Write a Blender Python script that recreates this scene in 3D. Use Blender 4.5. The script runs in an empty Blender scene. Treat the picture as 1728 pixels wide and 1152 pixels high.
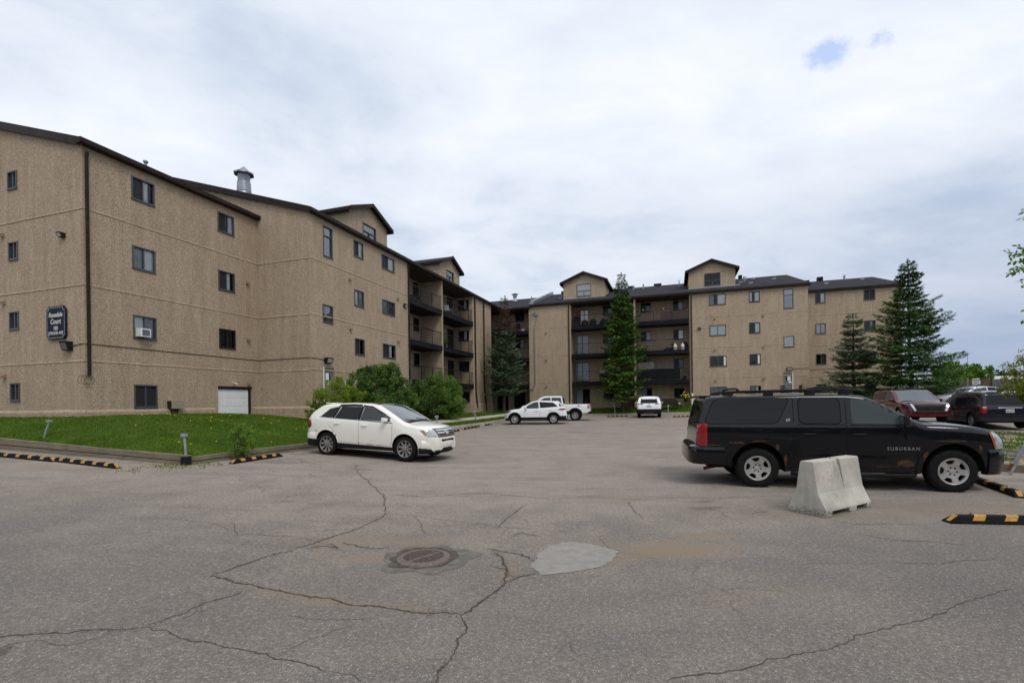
import bpy, bmesh, math, random
from mathutils import Vector, Matrix, noise
from mathutils.bvhtree import BVHTree
R = math.radians
rnd = random.Random(7)
SC = bpy.context.scene
COL = SC.collection

# ------------------------------------------------------------------ camera
FPX, CXP, CYP, CAMH, ROLL = 818.0, 864.0, 678.0, 1.78, 0.014
cam_d = bpy.data.cameras.new('camera')
cam_d.sensor_width = 36.0
cam_d.lens = FPX / 1728.0 * 36.0
cam_d.shift_y = (CYP - 576.0) / 1728.0
cam_d.clip_start = 0.05
cam_d.clip_end = 4000.0
cam = bpy.data.objects.new('camera', cam_d)
COL.objects.link(cam)
cam.matrix_world = Matrix.Translation((0, 0, CAMH)) @ Matrix.Rotation(R(90), 4, 'X') @ Matrix.Rotation(-ROLL, 4, 'Z')
SC.camera = cam

# ------------------------------------------------------------------ view, sky and sun
SC.view_settings.view_transform = 'Standard'
SC.view_settings.look = 'None'
SC.view_settings.exposure = 0.0
SC.view_settings.gamma = 1.0
SUN_EL, SUN_AZ = R(52), R(150)          # azimuth clockwise from +Y: behind the camera and to the right
wd = bpy.data.worlds.new('World')
SC.world = wd
wd.use_nodes = True
wn, wl = wd.node_tree.nodes, wd.node_tree.links
wn.clear()
def W(t, **k):
    n = wn.new(t)
    for a, b in k.items(): setattr(n, a, b)
    return n
w_out = W('ShaderNodeOutputWorld'); w_bg = W('ShaderNodeBackground')
w_bg.inputs['Strength'].default_value = 0.1
sky = W('ShaderNodeTexSky', sky_type='NISHITA'); sky.sun_disc = False
sky.sun_elevation = SUN_EL; sky.sun_rotation = SUN_AZ
sky.air_density = 1.0; sky.dust_density = 1.0; sky.ozone_density = 1.5
tc = W('ShaderNodeTexCoord')
sep = W('ShaderNodeSeparateXYZ'); wl.new(tc.outputs['Generated'], sep.inputs[0])
# project the view direction on to a cloud layer
zc = W('ShaderNodeMath', operation='MAXIMUM'); wl.new(sep.outputs['Z'], zc.inputs[0]); zc.inputs[1].default_value = 0.0
za = W('ShaderNodeMath', operation='ADD'); wl.new(zc.outputs[0], za.inputs[0]); za.inputs[1].default_value = 0.16
dx = W('ShaderNodeMath', operation='DIVIDE'); wl.new(sep.outputs['X'], dx.inputs[0]); wl.new(za.outputs[0], dx.inputs[1])
dy = W('ShaderNodeMath', operation='DIVIDE'); wl.new(sep.outputs['Y'], dy.inputs[0]); wl.new(za.outputs[0], dy.inputs[1])
cmb = W('ShaderNodeCombineXYZ'); wl.new(dx.outputs[0], cmb.inputs[0]); wl.new(dy.outputs[0], cmb.inputs[1])
def wnoise(scale, detail, rough, dist, off):
    m = W('ShaderNodeMapping'); m.inputs['Location'].default_value = off
    m.inputs['Rotation'].default_value = (0, 0, R(-20)); m.inputs['Scale'].default_value = (1.0, 1.35, 1)
    wl.new(cmb.outputs[0], m.inputs[0])
    n = W('ShaderNodeTexNoise'); n.inputs['Scale'].default_value = scale; n.inputs['Detail'].default_value = detail
    n.inputs['Roughness'].default_value = rough; n.inputs['Distortion'].default_value = dist
    wl.new(m.outputs[0], n.inputs['Vector']); return n
n1 = wnoise(0.75, 7, 0.55, 0.35, (3.1, 1.7, 0)); n2 = wnoise(2.6, 6, 0.6, 0.3, (0.4, 5.2, 0))
mx = W('ShaderNodeMath', operation='MULTIPLY_ADD'); wl.new(n2.outputs['Fac'], mx.inputs[0]); mx.inputs[1].default_value = 0.38; wl.new(n1.outputs['Fac'], mx.inputs[2])
rp = W('ShaderNodeValToRGB'); wl.new(mx.outputs[0], rp.inputs[0])
e = rp.color_ramp.elements
e[0].position = 0.48; e[0].color = (0.515, 0.60, 0.73, 1)
e[1].position = 0.86; e[1].color = (0.89, 0.915, 0.965, 1)
q = e.new(0.66); q.color = (0.73, 0.785, 0.875, 1)
# thicker, bluer cloud towards the horizon on the right
hz = W('ShaderNodeMapRange'); wl.new(sep.outputs['Z'], hz.inputs[0])
hz.inputs['From Min'].default_value = 0.0; hz.inputs['From Max'].default_value = 0.42; hz.inputs['To Min'].default_value = 1.0; hz.inputs['To Max'].default_value = 0.0
rx = W('ShaderNodeMapRange'); wl.new(sep.outputs['X'], rx.inputs[0])
rx.inputs['From Min'].default_value = -0.1; rx.inputs['From Max'].default_value = 0.75; rx.inputs['To Min'].default_value = 0.12; rx.inputs['To Max'].default_value = 1.0
hm = W('ShaderNodeMath', operation='MULTIPLY'); wl.new(hz.outputs[0], hm.inputs[0]); wl.new(rx.outputs[0], hm.inputs[1])
dk = W('ShaderNodeMix', data_type='RGBA'); wl.new(hm.outputs[0], dk.inputs['Factor']); wl.new(rp.outputs[0], dk.inputs['A']); dk.inputs['B'].default_value = (0.30, 0.375, 0.53, 1)
# a small torn gap in the cloud, upper right
gv = W('ShaderNodeVectorMath', operation='SUBTRACT'); gv.inputs[1].default_value = (0.47, 0.655, 0.0)
def dirv(px, py):
    x, y = px - CXP, CYP - py
    c, s = math.cos(ROLL), math.sin(ROLL)
    return Vector((x * c + y * s, FPX, -x * s + y * c)).normalized()
gd = dirv(1400, 92); gd2 = dirv(1485, 66)
def gap(d, r, amp):
    v = W('ShaderNodeVectorMath', operation='DISTANCE'); sc = W('ShaderNodeVectorMath', operation='MULTIPLY'); sc.inputs[1].default_value = (1, 1, 1.9); wl.new(tc.outputs['Generated'], sc.inputs[0]); wl.new(sc.outputs[0], v.inputs[0]); v.inputs[1].default_value = (d[0], d[1], d[2] * 1.9)
    a = W('ShaderNodeMapRange'); wl.new(v.outputs['Value'], a.inputs[0]); a.inputs['From Min'].default_value = 0; a.inputs['From Max'].default_value = r
    a.inputs['To Min'].default_value = amp; a.inputs['To Max'].default_value = 0
    return a
n3 = W('ShaderNodeTexNoise'); n3.inputs['Scale'].default_value = 22; n3.inputs['Detail'].default_value = 8; n3.inputs['Roughness'].default_value = 0.68; n3.inputs['Distortion'].default_value = 0.6
wl.new(tc.outputs['Generated'], n3.inputs['Vector'])
ga, gb = gap(gd, 0.075, 1.0), gap(gd2, 0.06, 0.75)
gm = W('ShaderNodeMath', operation='MAXIMUM'); wl.new(ga.outputs[0], gm.inputs[0]); wl.new(gb.outputs[0], gm.inputs[1])
gs = W('ShaderNodeMath', operation='MULTIPLY'); wl.new(gm.outputs[0], gs.inputs[0]); wl.new(n3.outputs['Fac'], gs.inputs[1])
gr = W('ShaderNodeMapRange'); wl.new(gs.outputs[0], gr.inputs[0]); gr.inputs['From Min'].default_value = 0.24; gr.inputs['From Max'].default_value = 0.40; gr.inputs['To Max'].default_value = 0.7
bl = W('ShaderNodeMix', data_type='RGBA'); wl.new(gr.outputs[0], bl.inputs['Factor']); wl.new(dk.outputs['Result'], bl.inputs['A']); bl.inputs['B'].default_value = (0.36, 0.52, 0.86, 1)
# cloud radiance is set against the physically bright sky (background strength 0.1)
up = W('ShaderNodeVectorMath', operation='SCALE'); wl.new(bl.outputs['Result'], up.inputs[0]); up.inputs['Scale'].default_value = 11.3
fin = W('ShaderNodeMix', data_type='RGBA'); fin.inputs['Factor'].default_value = 0.96
wl.new(sky.outputs[0], fin.inputs['A']); wl.new(up.outputs[0], fin.inputs['B'])
wl.new(fin.outputs['Result'], w_bg.inputs['Color']); wl.new(w_bg.outputs[0], w_out.inputs['Surface'])

sd = bpy.data.lights.new('sun', 'SUN'); sd.energy = 1.5; sd.angle = R(22); sd.color = (1.0, 0.965, 0.91)
so = bpy.data.objects.new('sun', sd); COL.objects.link(so)
sv = Vector((math.sin(SUN_AZ) * math.cos(SUN_EL), math.cos(SUN_AZ) * math.cos(SUN_EL), math.sin(SUN_EL)))
so.rotation_euler = sv.to_track_quat('Z', 'Y').to_euler(); so.location = (20, -20, 40)

# ------------------------------------------------------------------ geometry of the picture
CR, SR = math.cos(ROLL), math.sin(ROLL)
def ray(px, py):
    x, y = px - CXP, CYP - py
    return x * CR + y * SR, -x * SR + y * CR
def at(px, py, Y):
    a, b = ray(px, py)
    return Vector((a / FPX * Y, Y, CAMH + b / FPX * Y))
def sstep(x, a, b):
    t = min(1, max(0, (x - a) / (b - a))); return t * t * (3 - 2 * t)
def sramp(x, w):                      # a ramp with a soft start
    return 0 if x < -w else (x if x > w else (x + w) ** 2 / (4 * w))
def gz(X, Y):                         # height of the car park
    z = 0.0125 * sramp(min(Y, 62) - 14, 3)
    l = sramp(-max(X, -30) - 2.2, 1.0); l = min(l, 3.8) * 0.05 + max(0, l - 3.8) * 0.035
    z += l
    z += 0.02 * sramp(min(X, 45) - 6, 2) * sstep(Y, 18, 32)
    d = math.hypot(X - DRX, (Y - DRY)) if DRX is not None else 9
    z -= 0.05 * math.exp(-(d / 1.3) ** 2)
    return z
DRX = None; DRY = None
def gp(px, py, dz=0.0):               # where the ray through a pixel meets the car park
    a, b = ray(px, py); Y = 10.0
    for _ in range(60):
        Y = 0.5 * Y + 0.5 * max(1.0, min(200, (gz(a / FPX * Y, Y) + dz - CAMH) / (b / FPX)))
    return Vector((a / FPX * Y, Y, gz(a / FPX * Y, Y) + dz))
_d = gp(715, 937); DRX, DRY = _d.x, _d.y
U1 = Vector((273, FPX, 0)).normalized(); U2 = Vector((U1.y, -U1.x, 0))
A0 = at(141, 450, 17.3); A0.z = 0
def ab(a, b, z=0.0): return A0 + U1 * a + U2 * b + Vector((0, 0, z))
def to_ab(p):
    v = Vector((p[0], p[1], 0)) - A0; return v.dot(U1), v.dot(U2)

# ------------------------------------------------------------------ objects
def link(o, parent=None):
    COL.objects.link(o)
    if parent is not None: o.parent = parent
    return o
def tag(o, label=None, cat=None, group=None, kind=None):
    if label: o['label'] = label
    if cat: o['category'] = cat
    if group: o['group'] = group
    if kind: o['kind'] = kind
    return o
def empty(name, loc=(0, 0, 0), rz=0.0):
    o = bpy.data.objects.new(name, None); o.empty_display_size = 0.3
    o.location = loc; o.rotation_euler = (0, 0, rz); COL.objects.link(o); return o
def thing(name, label, cat, loc=(0, 0, 0), rz=0.0, group=None):
    return tag(empty(name, loc, rz), label, cat, group)
def kids(o): return [c for c in COL.objects if c.parent == o]
def copy_tree(o, parent=None):
    c = o.copy(); COL.objects.link(c)
    if parent is not None: c.parent = parent
    for ch in kids(o): copy_tree(ch, c)
    return c

class MB:
    """collects shapes into one mesh"""
    def __init__(s): s.v = []; s.f = []; s.m = []; s.mats = []
    def mi(s, mat):
        if mat is None: return 0
        if mat not in s.mats: s.mats.append(mat)
        return s.mats.index(mat)
    def add(s, vs, fs, mat=None):
        o = len(s.v); s.v += [tuple(p) for p in vs]; i = s.mi(mat)
        for f in fs: s.f.append(tuple(o + k for k in f)); s.m.append(i)
    def quad(s, a, b, c, d, mat=None): s.add([a, b, c, d], [(0, 1, 2, 3)], mat)
    def poly(s, ps, mat=None): s.add(ps, [tuple(range(len(ps)))], mat)
    def hexa(s, p, mat=None):           # 8 corners: bottom loop 0-3, top loop 4-7 (both counter-clockwise from above)
        s.add(p, [(3, 2, 1, 0), (4, 5, 6, 7), (0, 1, 5, 4), (1, 2, 6, 5), (2, 3, 7, 6), (3, 0, 4, 7)], mat)
    def box(s, lo, hi, M=None, mat=None):
        x0, y0, z0 = lo; x1, y1, z1 = hi
        p = [Vector(q) for q in ((x0, y0, z0), (x1, y0, z0), (x1, y1, z0), (x0, y1, z0), (x0, y0, z1), (x1, y0, z1), (x1, y1, z1), (x0, y1, z1))]
        if M is not None: p = [M @ q for q in p]
        s.hexa(p, mat)
    def obox(s, o, u, v, w, mat=None):  # origin and three edge vectors
        o, u, v, w = map(Vector, (o, u, v, w))
        s.hexa([o, o + u, o + u + v, o + v, o + w, o + u + w, o + u + v + w, o + v + w], mat)
    def tube(s, pts, r, n=8, mat=None, cap=True):
        pts = [Vector(p) for p in pts]; rs = r if isinstance(r, (list, tuple)) else [r] * len(pts)
        o = len(s.v); i = s.mi(mat); up = None
        for k, p in enumerate(pts):
            d = (pts[min(k + 1, len(pts) - 1)] - pts[max(k - 1, 0)]).normalized()
            if up is None or abs(up.dot(d)) > 0.98: up = Vector((0, 0, 1)) if abs(d.z) < 0.9 else Vector((1, 0, 0))
            a = d.cross(up).normalized(); b = a.cross(d).normalized(); up = b
            for j in range(n):
                t = 2 * math.pi * j / n
                s.v.append(tuple(p + (a * math.cos(t) + b * math.sin(t)) * rs[k]))
        for k in range(len(pts) - 1):
            for j in range(n):
                q = (o + k * n + j, o + k * n + (j + 1) % n, o + (k + 1) * n + (j + 1) % n, o + (k + 1) * n + j)
                s.f.append(q[::-1]); s.m.append(i)
        if cap:
            s.f.append(tuple(o + j for j in range(n))); s.m.append(i)
            e = o + (len(pts) - 1) * n; s.f.append(tuple(e + j for j in reversed(range(n)))); s.m.append(i)
    def lathe(s, prof, n=24, M=None, mat=None, close=False):   # prof: (r, h) round the local z axis
        o = len(s.v); i = s.mi(mat)
        for (r, h) in prof:
            for j in range(n):
                t = 2 * math.pi * j / n; p = Vector((r * math.cos(t), r * math.sin(t), h))
                s.v.append(tuple(M @ p if M is not None else p))
        m = len(prof)
        for k in range(m if close else m - 1):
            k2 = (k + 1) % m
            for j in range(n):
                s.f.append((o + k * n + j, o + k * n + (j + 1) % n, o + k2 * n + (j + 1) % n, o + k2 * n + j)); s.m.append(i)
    def build(s, name, mat=None, parent=None, smooth=False, ang=35, M=None):
        me = bpy.data.meshes.new(name); me.from_pydata(s.v, [], s.f)
        mats = s.mats if s.mats else ([mat] if mat else [])
        for q in mats: me.materials.append(q)
        if s.mats: me.polygons.foreach_set('material_index', s.m)
        if M is not None: me.transform(M)
        me.update()
        if smooth:
            me.shade_smooth()
            if ang < 180: me.set_sharp_from_angle(angle=R(ang))
        return link(bpy.data.objects.new(name, me), parent)
def fix_normals(o):
    bm = bmesh.new(); bm.from_mesh(o.data); bmesh.ops.recalc_face_normals(bm, faces=bm.faces); bm.to_mesh(o.data); bm.free()

# ------------------------------------------------------------------ materials
def nodes(name):
    m = bpy.data.materials.new(name); m.use_nodes = True
    t = m.node_tree; b = t.nodes['Principled BSDF']; return m, t.nodes, t.links, b
def ramp(N, L, src, stops):
    r = N.new('ShaderNodeValToRGB'); L.new(src, r.inputs[0]); e = r.color_ramp.elements
    e[0].position, e[0].color = stops[0][0], (*stops[0][1], 1) if len(stops[0][1]) == 3 else stops[0][1]
    e[1].position, e[1].color = stops[-1][0], (*stops[-1][1], 1)
    for p, c in stops[1:-1]:
        q = e.new(p); q.color = (*c, 1)
    return r.outputs[0]
def nz(N, L, vec, scale, detail=4, rough=0.55, dist=0.0, kind='noise'):
    if kind == 'noise':
        n = N.new('ShaderNodeTexNoise'); n.inputs['Scale'].default_value = scale; n.inputs['Detail'].default_value = detail
        n.inputs['Roughness'].default_value = rough; n.inputs['Distortion'].default_value = dist
        if vec is not None: L.new(vec, n.inputs['Vector'])
        return n.outputs['Fac']
    n = N.new('ShaderNodeTexVoronoi'); n.inputs['Scale'].default_value = scale
    if kind == 'edge': n.feature = 'DISTANCE_TO_EDGE'
    if vec is not None: L.new(vec, n.inputs['Vector'])
    return n.outputs['Color'] if kind == 'cells' else n.outputs['Distance']
def mixc(N, L, fac, a, b, mode='MIX'):
    m = N.new('ShaderNodeMix'); m.data_type = 'RGBA'; m.blend_type = mode; m.clamp_factor = True
    for k, v in (('Factor', fac), ('A', a), ('B', b)):
        if isinstance(v, (int, float)): m.inputs[k].default_value = v
        elif isinstance(v, tuple): m.inputs[k].default_value = (*v, 1)
        else: L.new(v, m.inputs[k])
    return m.outputs['Result']
def math_(N, L, op, a, b=None, clamp=False):
    m = N.new('ShaderNodeMath'); m.operation = op; m.use_clamp = clamp
    for k, v in ((0, a), (1, b)):
        if v is None: continue
        if isinstance(v, (int, float)): m.inputs[k].default_value = v
        else: L.new(v, m.inputs[k])
    return m.outputs[0]
def maprange(N, L, v, a, b, c=0.0, d=1.0, smooth=False):
    m = N.new('ShaderNodeMapRange'); L.new(v, m.inputs[0]); m.clamp = True
    if smooth: m.interpolation_type = 'SMOOTHSTEP'
    for k, x in zip(('From Min', 'From Max', 'To Min', 'To Max'), (a, b, c, d)): m.inputs[k].default_value = x
    return m.outputs[0]
def bump(N, L, b, h, strength=0.3, dist=0.02):
    n = N.new('ShaderNodeBump'); n.inputs['Strength'].default_value = strength; n.inputs['Distance'].default_value = dist
    L.new(h, n.inputs['Height']); L.new(n.outputs[0], b.inputs['Normal']); return n
def plain(name, col, rough=0.6, metal=0.0, var=0.12, scale=8, coat=0.0, bmp=0.0):
    m, N, L, b = nodes(name)
    b.inputs['Roughness'].default_value = rough; b.inputs['Metallic'].default_value = metal
    b.inputs['Coat Weight'].default_value = coat; b.inputs['Coat Roughness'].default_value = 0.06; b.inputs['Specular IOR Level'].default_value = (0.07 if max(col) < 0.05 else 0.2) if not (metal or coat) else 0.5
    tcn = N.new('ShaderNodeTexCoord'); f = nz(N, L, tcn.outputs['Object'], scale, 5, 0.6)
    c = mixc(N, L, maprange(N, L, f, 0.3, 0.7), tuple(x * (1 - var) for x in col), tuple(min(1, x * (1 + var)) for x in col))
    L.new(c, b.inputs['Base Color'])
    if bmp: bump(N, L, b, f, bmp, 0.01)
    return m
def geo(N): return N.new('ShaderNodeNewGeometry').outputs['Position']

def mat_stucco():
    m, N, L, b = nodes('pebble_stucco'); P = geo(N)
    big = nz(N, L, P, 0.35, 4, 0.6); mp = N.new('ShaderNodeMapping'); L.new(P, mp.inputs[0]); mp.inputs['Scale'].default_value = (1.6, 1.6, 0.22)
    streak = nz(N, L, mp.outputs[0], 2.2, 4, 0.6)
    c = ramp(N, L, big, [(0.3, (0.385, 0.284, 0.186)), (0.7, (0.465, 0.350, 0.238))])
    c = mixc(N, L, maprange(N, L, streak, 0.5, 0.68, 0, 0.5), c, (0.56, 0.45, 0.34))
    c = mixc(N, L, maprange(N, L, streak, 0.28, 0.45, 0.6, 0), c, (0.27, 0.20, 0.14))
    pt = nz(N, L, P, 0.9, 5, 0.7, 0.8); c = mixc(N, L, maprange(N, L, pt, 0.56, 0.7, 0, 0.35), c, (0.30, 0.235, 0.175))
    sp = nz(N, L, P, 40, 3, 0.85); sp2 = nz(N, L, P, 19, 4, 0.85); sp3 = nz(N, L, P, 5, 4, 0.8)
    c = mixc(N, L, maprange(N, L, sp2, 0.36, 0.52, 0.75, 0), c, (0.19, 0.138, 0.095))
    c = mixc(N, L, maprange(N, L, sp2, 0.52, 0.66, 0, 0.65), c, (0.66, 0.55, 0.43))
    c = mixc(N, L, maprange(N, L, sp, 0.36, 0.5, 0.75, 0), c, (0.16, 0.12, 0.085))
    c = mixc(N, L, maprange(N, L, sp, 0.53, 0.66, 0, 0.75), c, (0.70, 0.60, 0.48))
    c = mixc(N, L, maprange(N, L, sp3, 0.3, 0.5, 0.25, 0), c, (0.24, 0.18, 0.125))
    L.new(c, b.inputs['Base Color']); b.inputs['Roughness'].default_value = 0.95; b.inputs['Specular IOR Level'].default_value = 0.1
    bump(N, L, b, math_(N, L, 'ADD', sp, sp2), 0.7, 0.02); return m
def mat_shingle():
    m, N, L, b = nodes('asphalt_shingle'); P = geo(N)
    br = N.new('ShaderNodeTexBrick'); br.offset = 0.5
    mp = N.new('ShaderNodeMapping'); L.new(P, mp.inputs[0]); mp.inputs['Rotation'].default_value = (0, 0, 0)
    sepn = N.new('ShaderNodeSeparateXYZ'); L.new(P, sepn.inputs[0])
    cb = N.new('ShaderNodeCombineXYZ')
    hx = math_(N, L, 'ADD', sepn.outputs['X'], math_(N, L, 'MULTIPLY', sepn.outputs['Y'], 0.6)); L.new(hx, cb.inputs[0])
    L.new(math_(N, L, 'MULTIPLY', sepn.outputs['Z'], 3.3), cb.inputs[1]); L.new(cb.outputs[0], br.inputs['Vector'])
    br.inputs['Scale'].default_value = 1.0; br.inputs['Brick Width'].default_value = 0.33; br.inputs['Row Height'].default_value = 0.15; br.inputs['Mortar Size'].default_value = 0.012
    br.inputs['Color1'].default_value = (0.022, 0.022, 0.027, 1); br.inputs['Color2'].default_value = (0.040, 0.040, 0.047, 1); br.inputs['Mortar'].default_value = (0.012, 0.012, 0.015, 1)
    f = nz(N, L, P, 0.8, 5, 0.6); g = nz(N, L, P, 30, 2, 0.7)
    c = mixc(N, L, maprange(N, L, f, 0.35, 0.7, 0, 0.5), br.outputs['Color'], (0.05, 0.05, 0.056))
    c = mixc(N, L, maprange(N, L, g, 0.5, 0.7, 0, 0.5), c, (0.075, 0.075, 0.085))
    L.new(c, b.inputs['Base Color']); b.inputs['Roughness'].default_value = 0.95; b.inputs['Specular IOR Level'].default_value = 0.08; bump(N, L, b, g, 0.4, 0.01); return m
def ell(N, L, P, cx, cy, rx, ry, ang, nf):
    """soft-edged blotch on the ground: 1 inside, 0 outside"""
    mp = N.new('ShaderNodeMapping'); mp.vector_type = 'TEXTURE'; L.new(P, mp.inputs[0])
    mp.inputs['Location'].default_value = (cx, cy, 0); mp.inputs['Rotation'].default_value = (0, 0, ang); mp.inputs['Scale'].default_value = (rx, ry, 1e4)
    ln = N.new('ShaderNodeVectorMath'); ln.operation = 'LENGTH'; L.new(mp.outputs[0], ln.inputs[0])
    v = math_(N, L, 'ADD', ln.outputs['Value'], math_(N, L, 'MULTIPLY', nf, 3.0)); return maprange(N, L, v, 1.65, 2.35, 1, 0)
def mat_asphalt():
    m, N, L, b = nodes('worn_asphalt'); P = geo(N)
    big = nz(N, L, P, 0.16, 6, 0.62, 0.6); mid = nz(N, L, P, 1.1, 6, 0.65); fin_ = nz(N, L, P, 95, 3, 0.85); grn = nz(N, L, P, 26, 4, 0.85)
    sx = N.new('ShaderNodeSeparateXYZ'); L.new(P, sx.inputs[0])
    c = ramp(N, L, big, [(0.32, (0.335, 0.280, 0.232)), (0.5, (0.400, 0.334, 0.275)), (0.68, (0.455, 0.380, 0.309))])
    # dust and painted-in grazing-angle brightness further in; darker near the street
    yy = math_(N, L, 'ADD', sx.outputs['Y'], math_(N, L, 'MULTIPLY', math_(N, L, 'SUBTRACT', mid, 0.5), 3.5))
    nearf = maprange(N, L, yy, 4.0, 11.0, 1, 0, True)
    c = mixc(N, L, math_(N, L, 'MULTIPLY', nearf, 0.88), c, mixc(N, L, maprange(N, L, big, 0.35, 0.65), (0.185, 0.154, 0.132), (0.235, 0.197, 0.167)))
    c = mixc(N, L, maprange(N, L, mid, 0.35, 0.55, 0.35, 0), c, (0.15, 0.138, 0.127))
    c = mixc(N, L, maprange(N, L, mid, 0.5, 0.72, 0, 0.4), c, (0.36, 0.315, 0.262))
    mp = N.new('ShaderNodeMapping'); L.new(P, mp.inputs[0]); mp.inputs['Scale'].default_value = (0.35, 2.2, 1); tyre = nz(N, L, mp.outputs[0], 1.0, 4, 0.6, 0.4)
    c = mixc(N, L, maprange(N, L, tyre, 0.52, 0.68, 0, 0.35), c, (0.15, 0.14, 0.13))
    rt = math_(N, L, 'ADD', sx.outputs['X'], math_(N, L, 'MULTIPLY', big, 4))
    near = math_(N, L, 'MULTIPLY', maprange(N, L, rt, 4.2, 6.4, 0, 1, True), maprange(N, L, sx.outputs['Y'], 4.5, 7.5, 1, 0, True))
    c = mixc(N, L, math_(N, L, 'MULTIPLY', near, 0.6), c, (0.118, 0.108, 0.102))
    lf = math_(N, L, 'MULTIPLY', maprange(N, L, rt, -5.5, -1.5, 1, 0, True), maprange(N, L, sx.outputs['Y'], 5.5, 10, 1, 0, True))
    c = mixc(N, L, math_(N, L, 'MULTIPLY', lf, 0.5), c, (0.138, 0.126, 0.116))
    # stone showing through
    def stones(sc, hi, wt, off):
        nonlocal c
        vo = N.new('ShaderNodeTexVoronoi'); vo.inputs['Scale'].default_value = sc; mpp = N.new('ShaderNodeMapping'); mpp.inputs['Location'].default_value = (off, off, 0); L.new(P, mpp.inputs[0]); L.new(mpp.outputs[0], vo.inputs['Vector'])
        sepc = N.new('ShaderNodeSeparateColor'); L.new(vo.outputs['Color'], sepc.inputs[0])
        st = math_(N, L, 'MULTIPLY', math_(N, L, 'GREATER_THAN', sepc.outputs[0], hi), maprange(N, L, vo.outputs['Distance'], 0.2, 0.45, 1, 0))
        c = mixc(N, L, math_(N, L, 'MULTIPLY', st, wt), c, mixc(N, L, sepc.outputs[1], (0.34, 0.30, 0.27), (0.66, 0.61, 0.55)))
        pit = math_(N, L, 'MULTIPLY', math_(N, L, 'LESS_THAN', sepc.outputs[0], 0.3), maprange(N, L, vo.outputs['Distance'], 0.25, 0.5, 1, 0))
        c = mixc(N, L, math_(N, L, 'MULTIPLY', pit, 0.62), c, (0.055, 0.052, 0.05)); return st
    stone = stones(64, 0.83, 0.85, 0.0); stones(118, 0.74, 0.65, 3.3)
    c = mixc(N, L, maprange(N, L, fin_, 0.38, 0.6, 0.55, 0), c, (0.085, 0.078, 0.073))
    c = mixc(N, L, maprange(N, L, grn, 0.40, 0.52, 0.45, 0), c, (0.115, 0.106, 0.098)); c = mixc(N, L, maprange(N, L, grn, 0.53, 0.66, 0, 0.35), c, (0.45, 0.41, 0.36))
    # sand washed into the dips, oil under the bays
    nf = math_(N, L, 'SUBTRACT', nz(N, L, P, 2.1, 7, 0.72, 0.4), 0.1)
    sand = None
    for (px, py, rx_, ry_, an, w) in STAINS_SAND:
        g = gp(px, py); e_ = math_(N, L, 'MULTIPLY', ell(N, L, P, g.x, g.y, rx_, ry_, an, nf), w)
        sand = e_ if sand is None else math_(N, L, 'MAXIMUM', sand, e_)
    c = mixc(N, L, math_(N, L, 'MULTIPLY', sand, maprange(N, L, fin_, 0.3, 0.6, 0.55, 1)), c, (0.235, 0.180, 0.128))
    dirt = None
    for (px, py, rx_, ry_, an, w) in STAINS_DARK:
        g = gp(px, py); e_ = math_(N, L, 'MULTIPLY', ell(N, L, P, g.x, g.y, rx_, ry_, an, nf), w)
        dirt = e_ if dirt is None else math_(N, L, 'MAXIMUM', dirt, e_)
    c = mixc(N, L, dirt, c, (0.125, 0.108, 0.092))
    # hairline crazing
    dn = N.new('ShaderNodeTexNoise'); dn.inputs['Scale'].default_value = 1.3; dn.inputs['Detail'].default_value = 4; L.new(P, dn.inputs['Vector'])
    dv = N.new('ShaderNodeVectorMath'); dv.operation = 'MULTIPLY_ADD'; L.new(dn.outputs['Color'], dv.inputs[0]); dv.inputs[1].default_value = (0.9, 0.9, 0); L.new(P, dv.inputs[2])
    fl = N.new('ShaderNodeVectorMath'); fl.operation = 'MULTIPLY'; L.new(dv.outputs[0], fl.inputs[0]); fl.inputs[1].default_value = (1, 1, 0)
    ed = nz(N, L, fl.outputs[0], 0.85, kind='edge'); ed2 = nz(N, L, fl.outputs[0], 3.1, kind='edge')
    msk = maprange(N, L, nz(N, L, P, 0.23, 3, 0.5), 0.5, 0.62)
    msk2 = maprange(N, L, nz(N, L, P, 0.41, 3, 0.5), 0.56, 0.66)
    ck = math_(N, L, 'MULTIPLY', maprange(N, L, ed, 0.0, 0.010, 0.75, 0), msk)
    ck2 = math_(N, L, 'MULTIPLY', maprange(N, L, ed2, 0.0, 0.03, 0.6, 0), msk2)
    ck = math_(N, L, 'MAXIMUM', ck, ck2)
    c = mixc(N, L, ck, c, (0.045, 0.040, 0.036))
    L.new(c, b.inputs['Base Color']); b.inputs['Roughness'].default_value = 0.92; b.inputs['Specular IOR Level'].default_value = 0.12
    h = math_(N, L, 'SUBTRACT', math_(N, L, 'ADD', fin_, math_(N, L, 'MULTIPLY', stone, 0.5)), math_(N, L, 'MULTIPLY', ck, 1.5))
    bump(N, L, b, h, 0.5, 0.006); return m
def mat_grass(name, c1, c2, c3, earth=None, ecover=0.5):
    m, N, L, b = nodes(name); P = geo(N)
    f = nz(N, L, P, 1.1, 5, 0.6); g = nz(N, L, P, 45, 3, 0.7); h = nz(N, L, P, 7, 4, 0.6)
    c = ramp(N, L, f, [(0.3, c1), (0.5, c2), (0.72, c3)])
    c = mixc(N, L, maprange(N, L, g, 0.35, 0.6, 0.7, 0), c, tuple(x * 0.35 for x in c1))
    c = mixc(N, L, maprange(N, L, h, 0.55, 0.75, 0, 0.4), c, c3)
    if earth:
        n = nz(N, L, P, 1.5, 6, 0.62, 0.5)
        c = mixc(N, L, maprange(N, L, n, ecover - 0.03, ecover + 0.05, 0, 1), c, mixc(N, L, g, tuple(x * 0.55 for x in earth), tuple(x * 1.4 for x in earth)))
    L.new(c, b.inputs['Base Color']); b.inputs['Roughness'].default_value = 0.95; b.inputs['Specular IOR Level'].default_value = 0.1
    bump(N, L, b, g, 0.8, 0.03); return m
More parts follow.
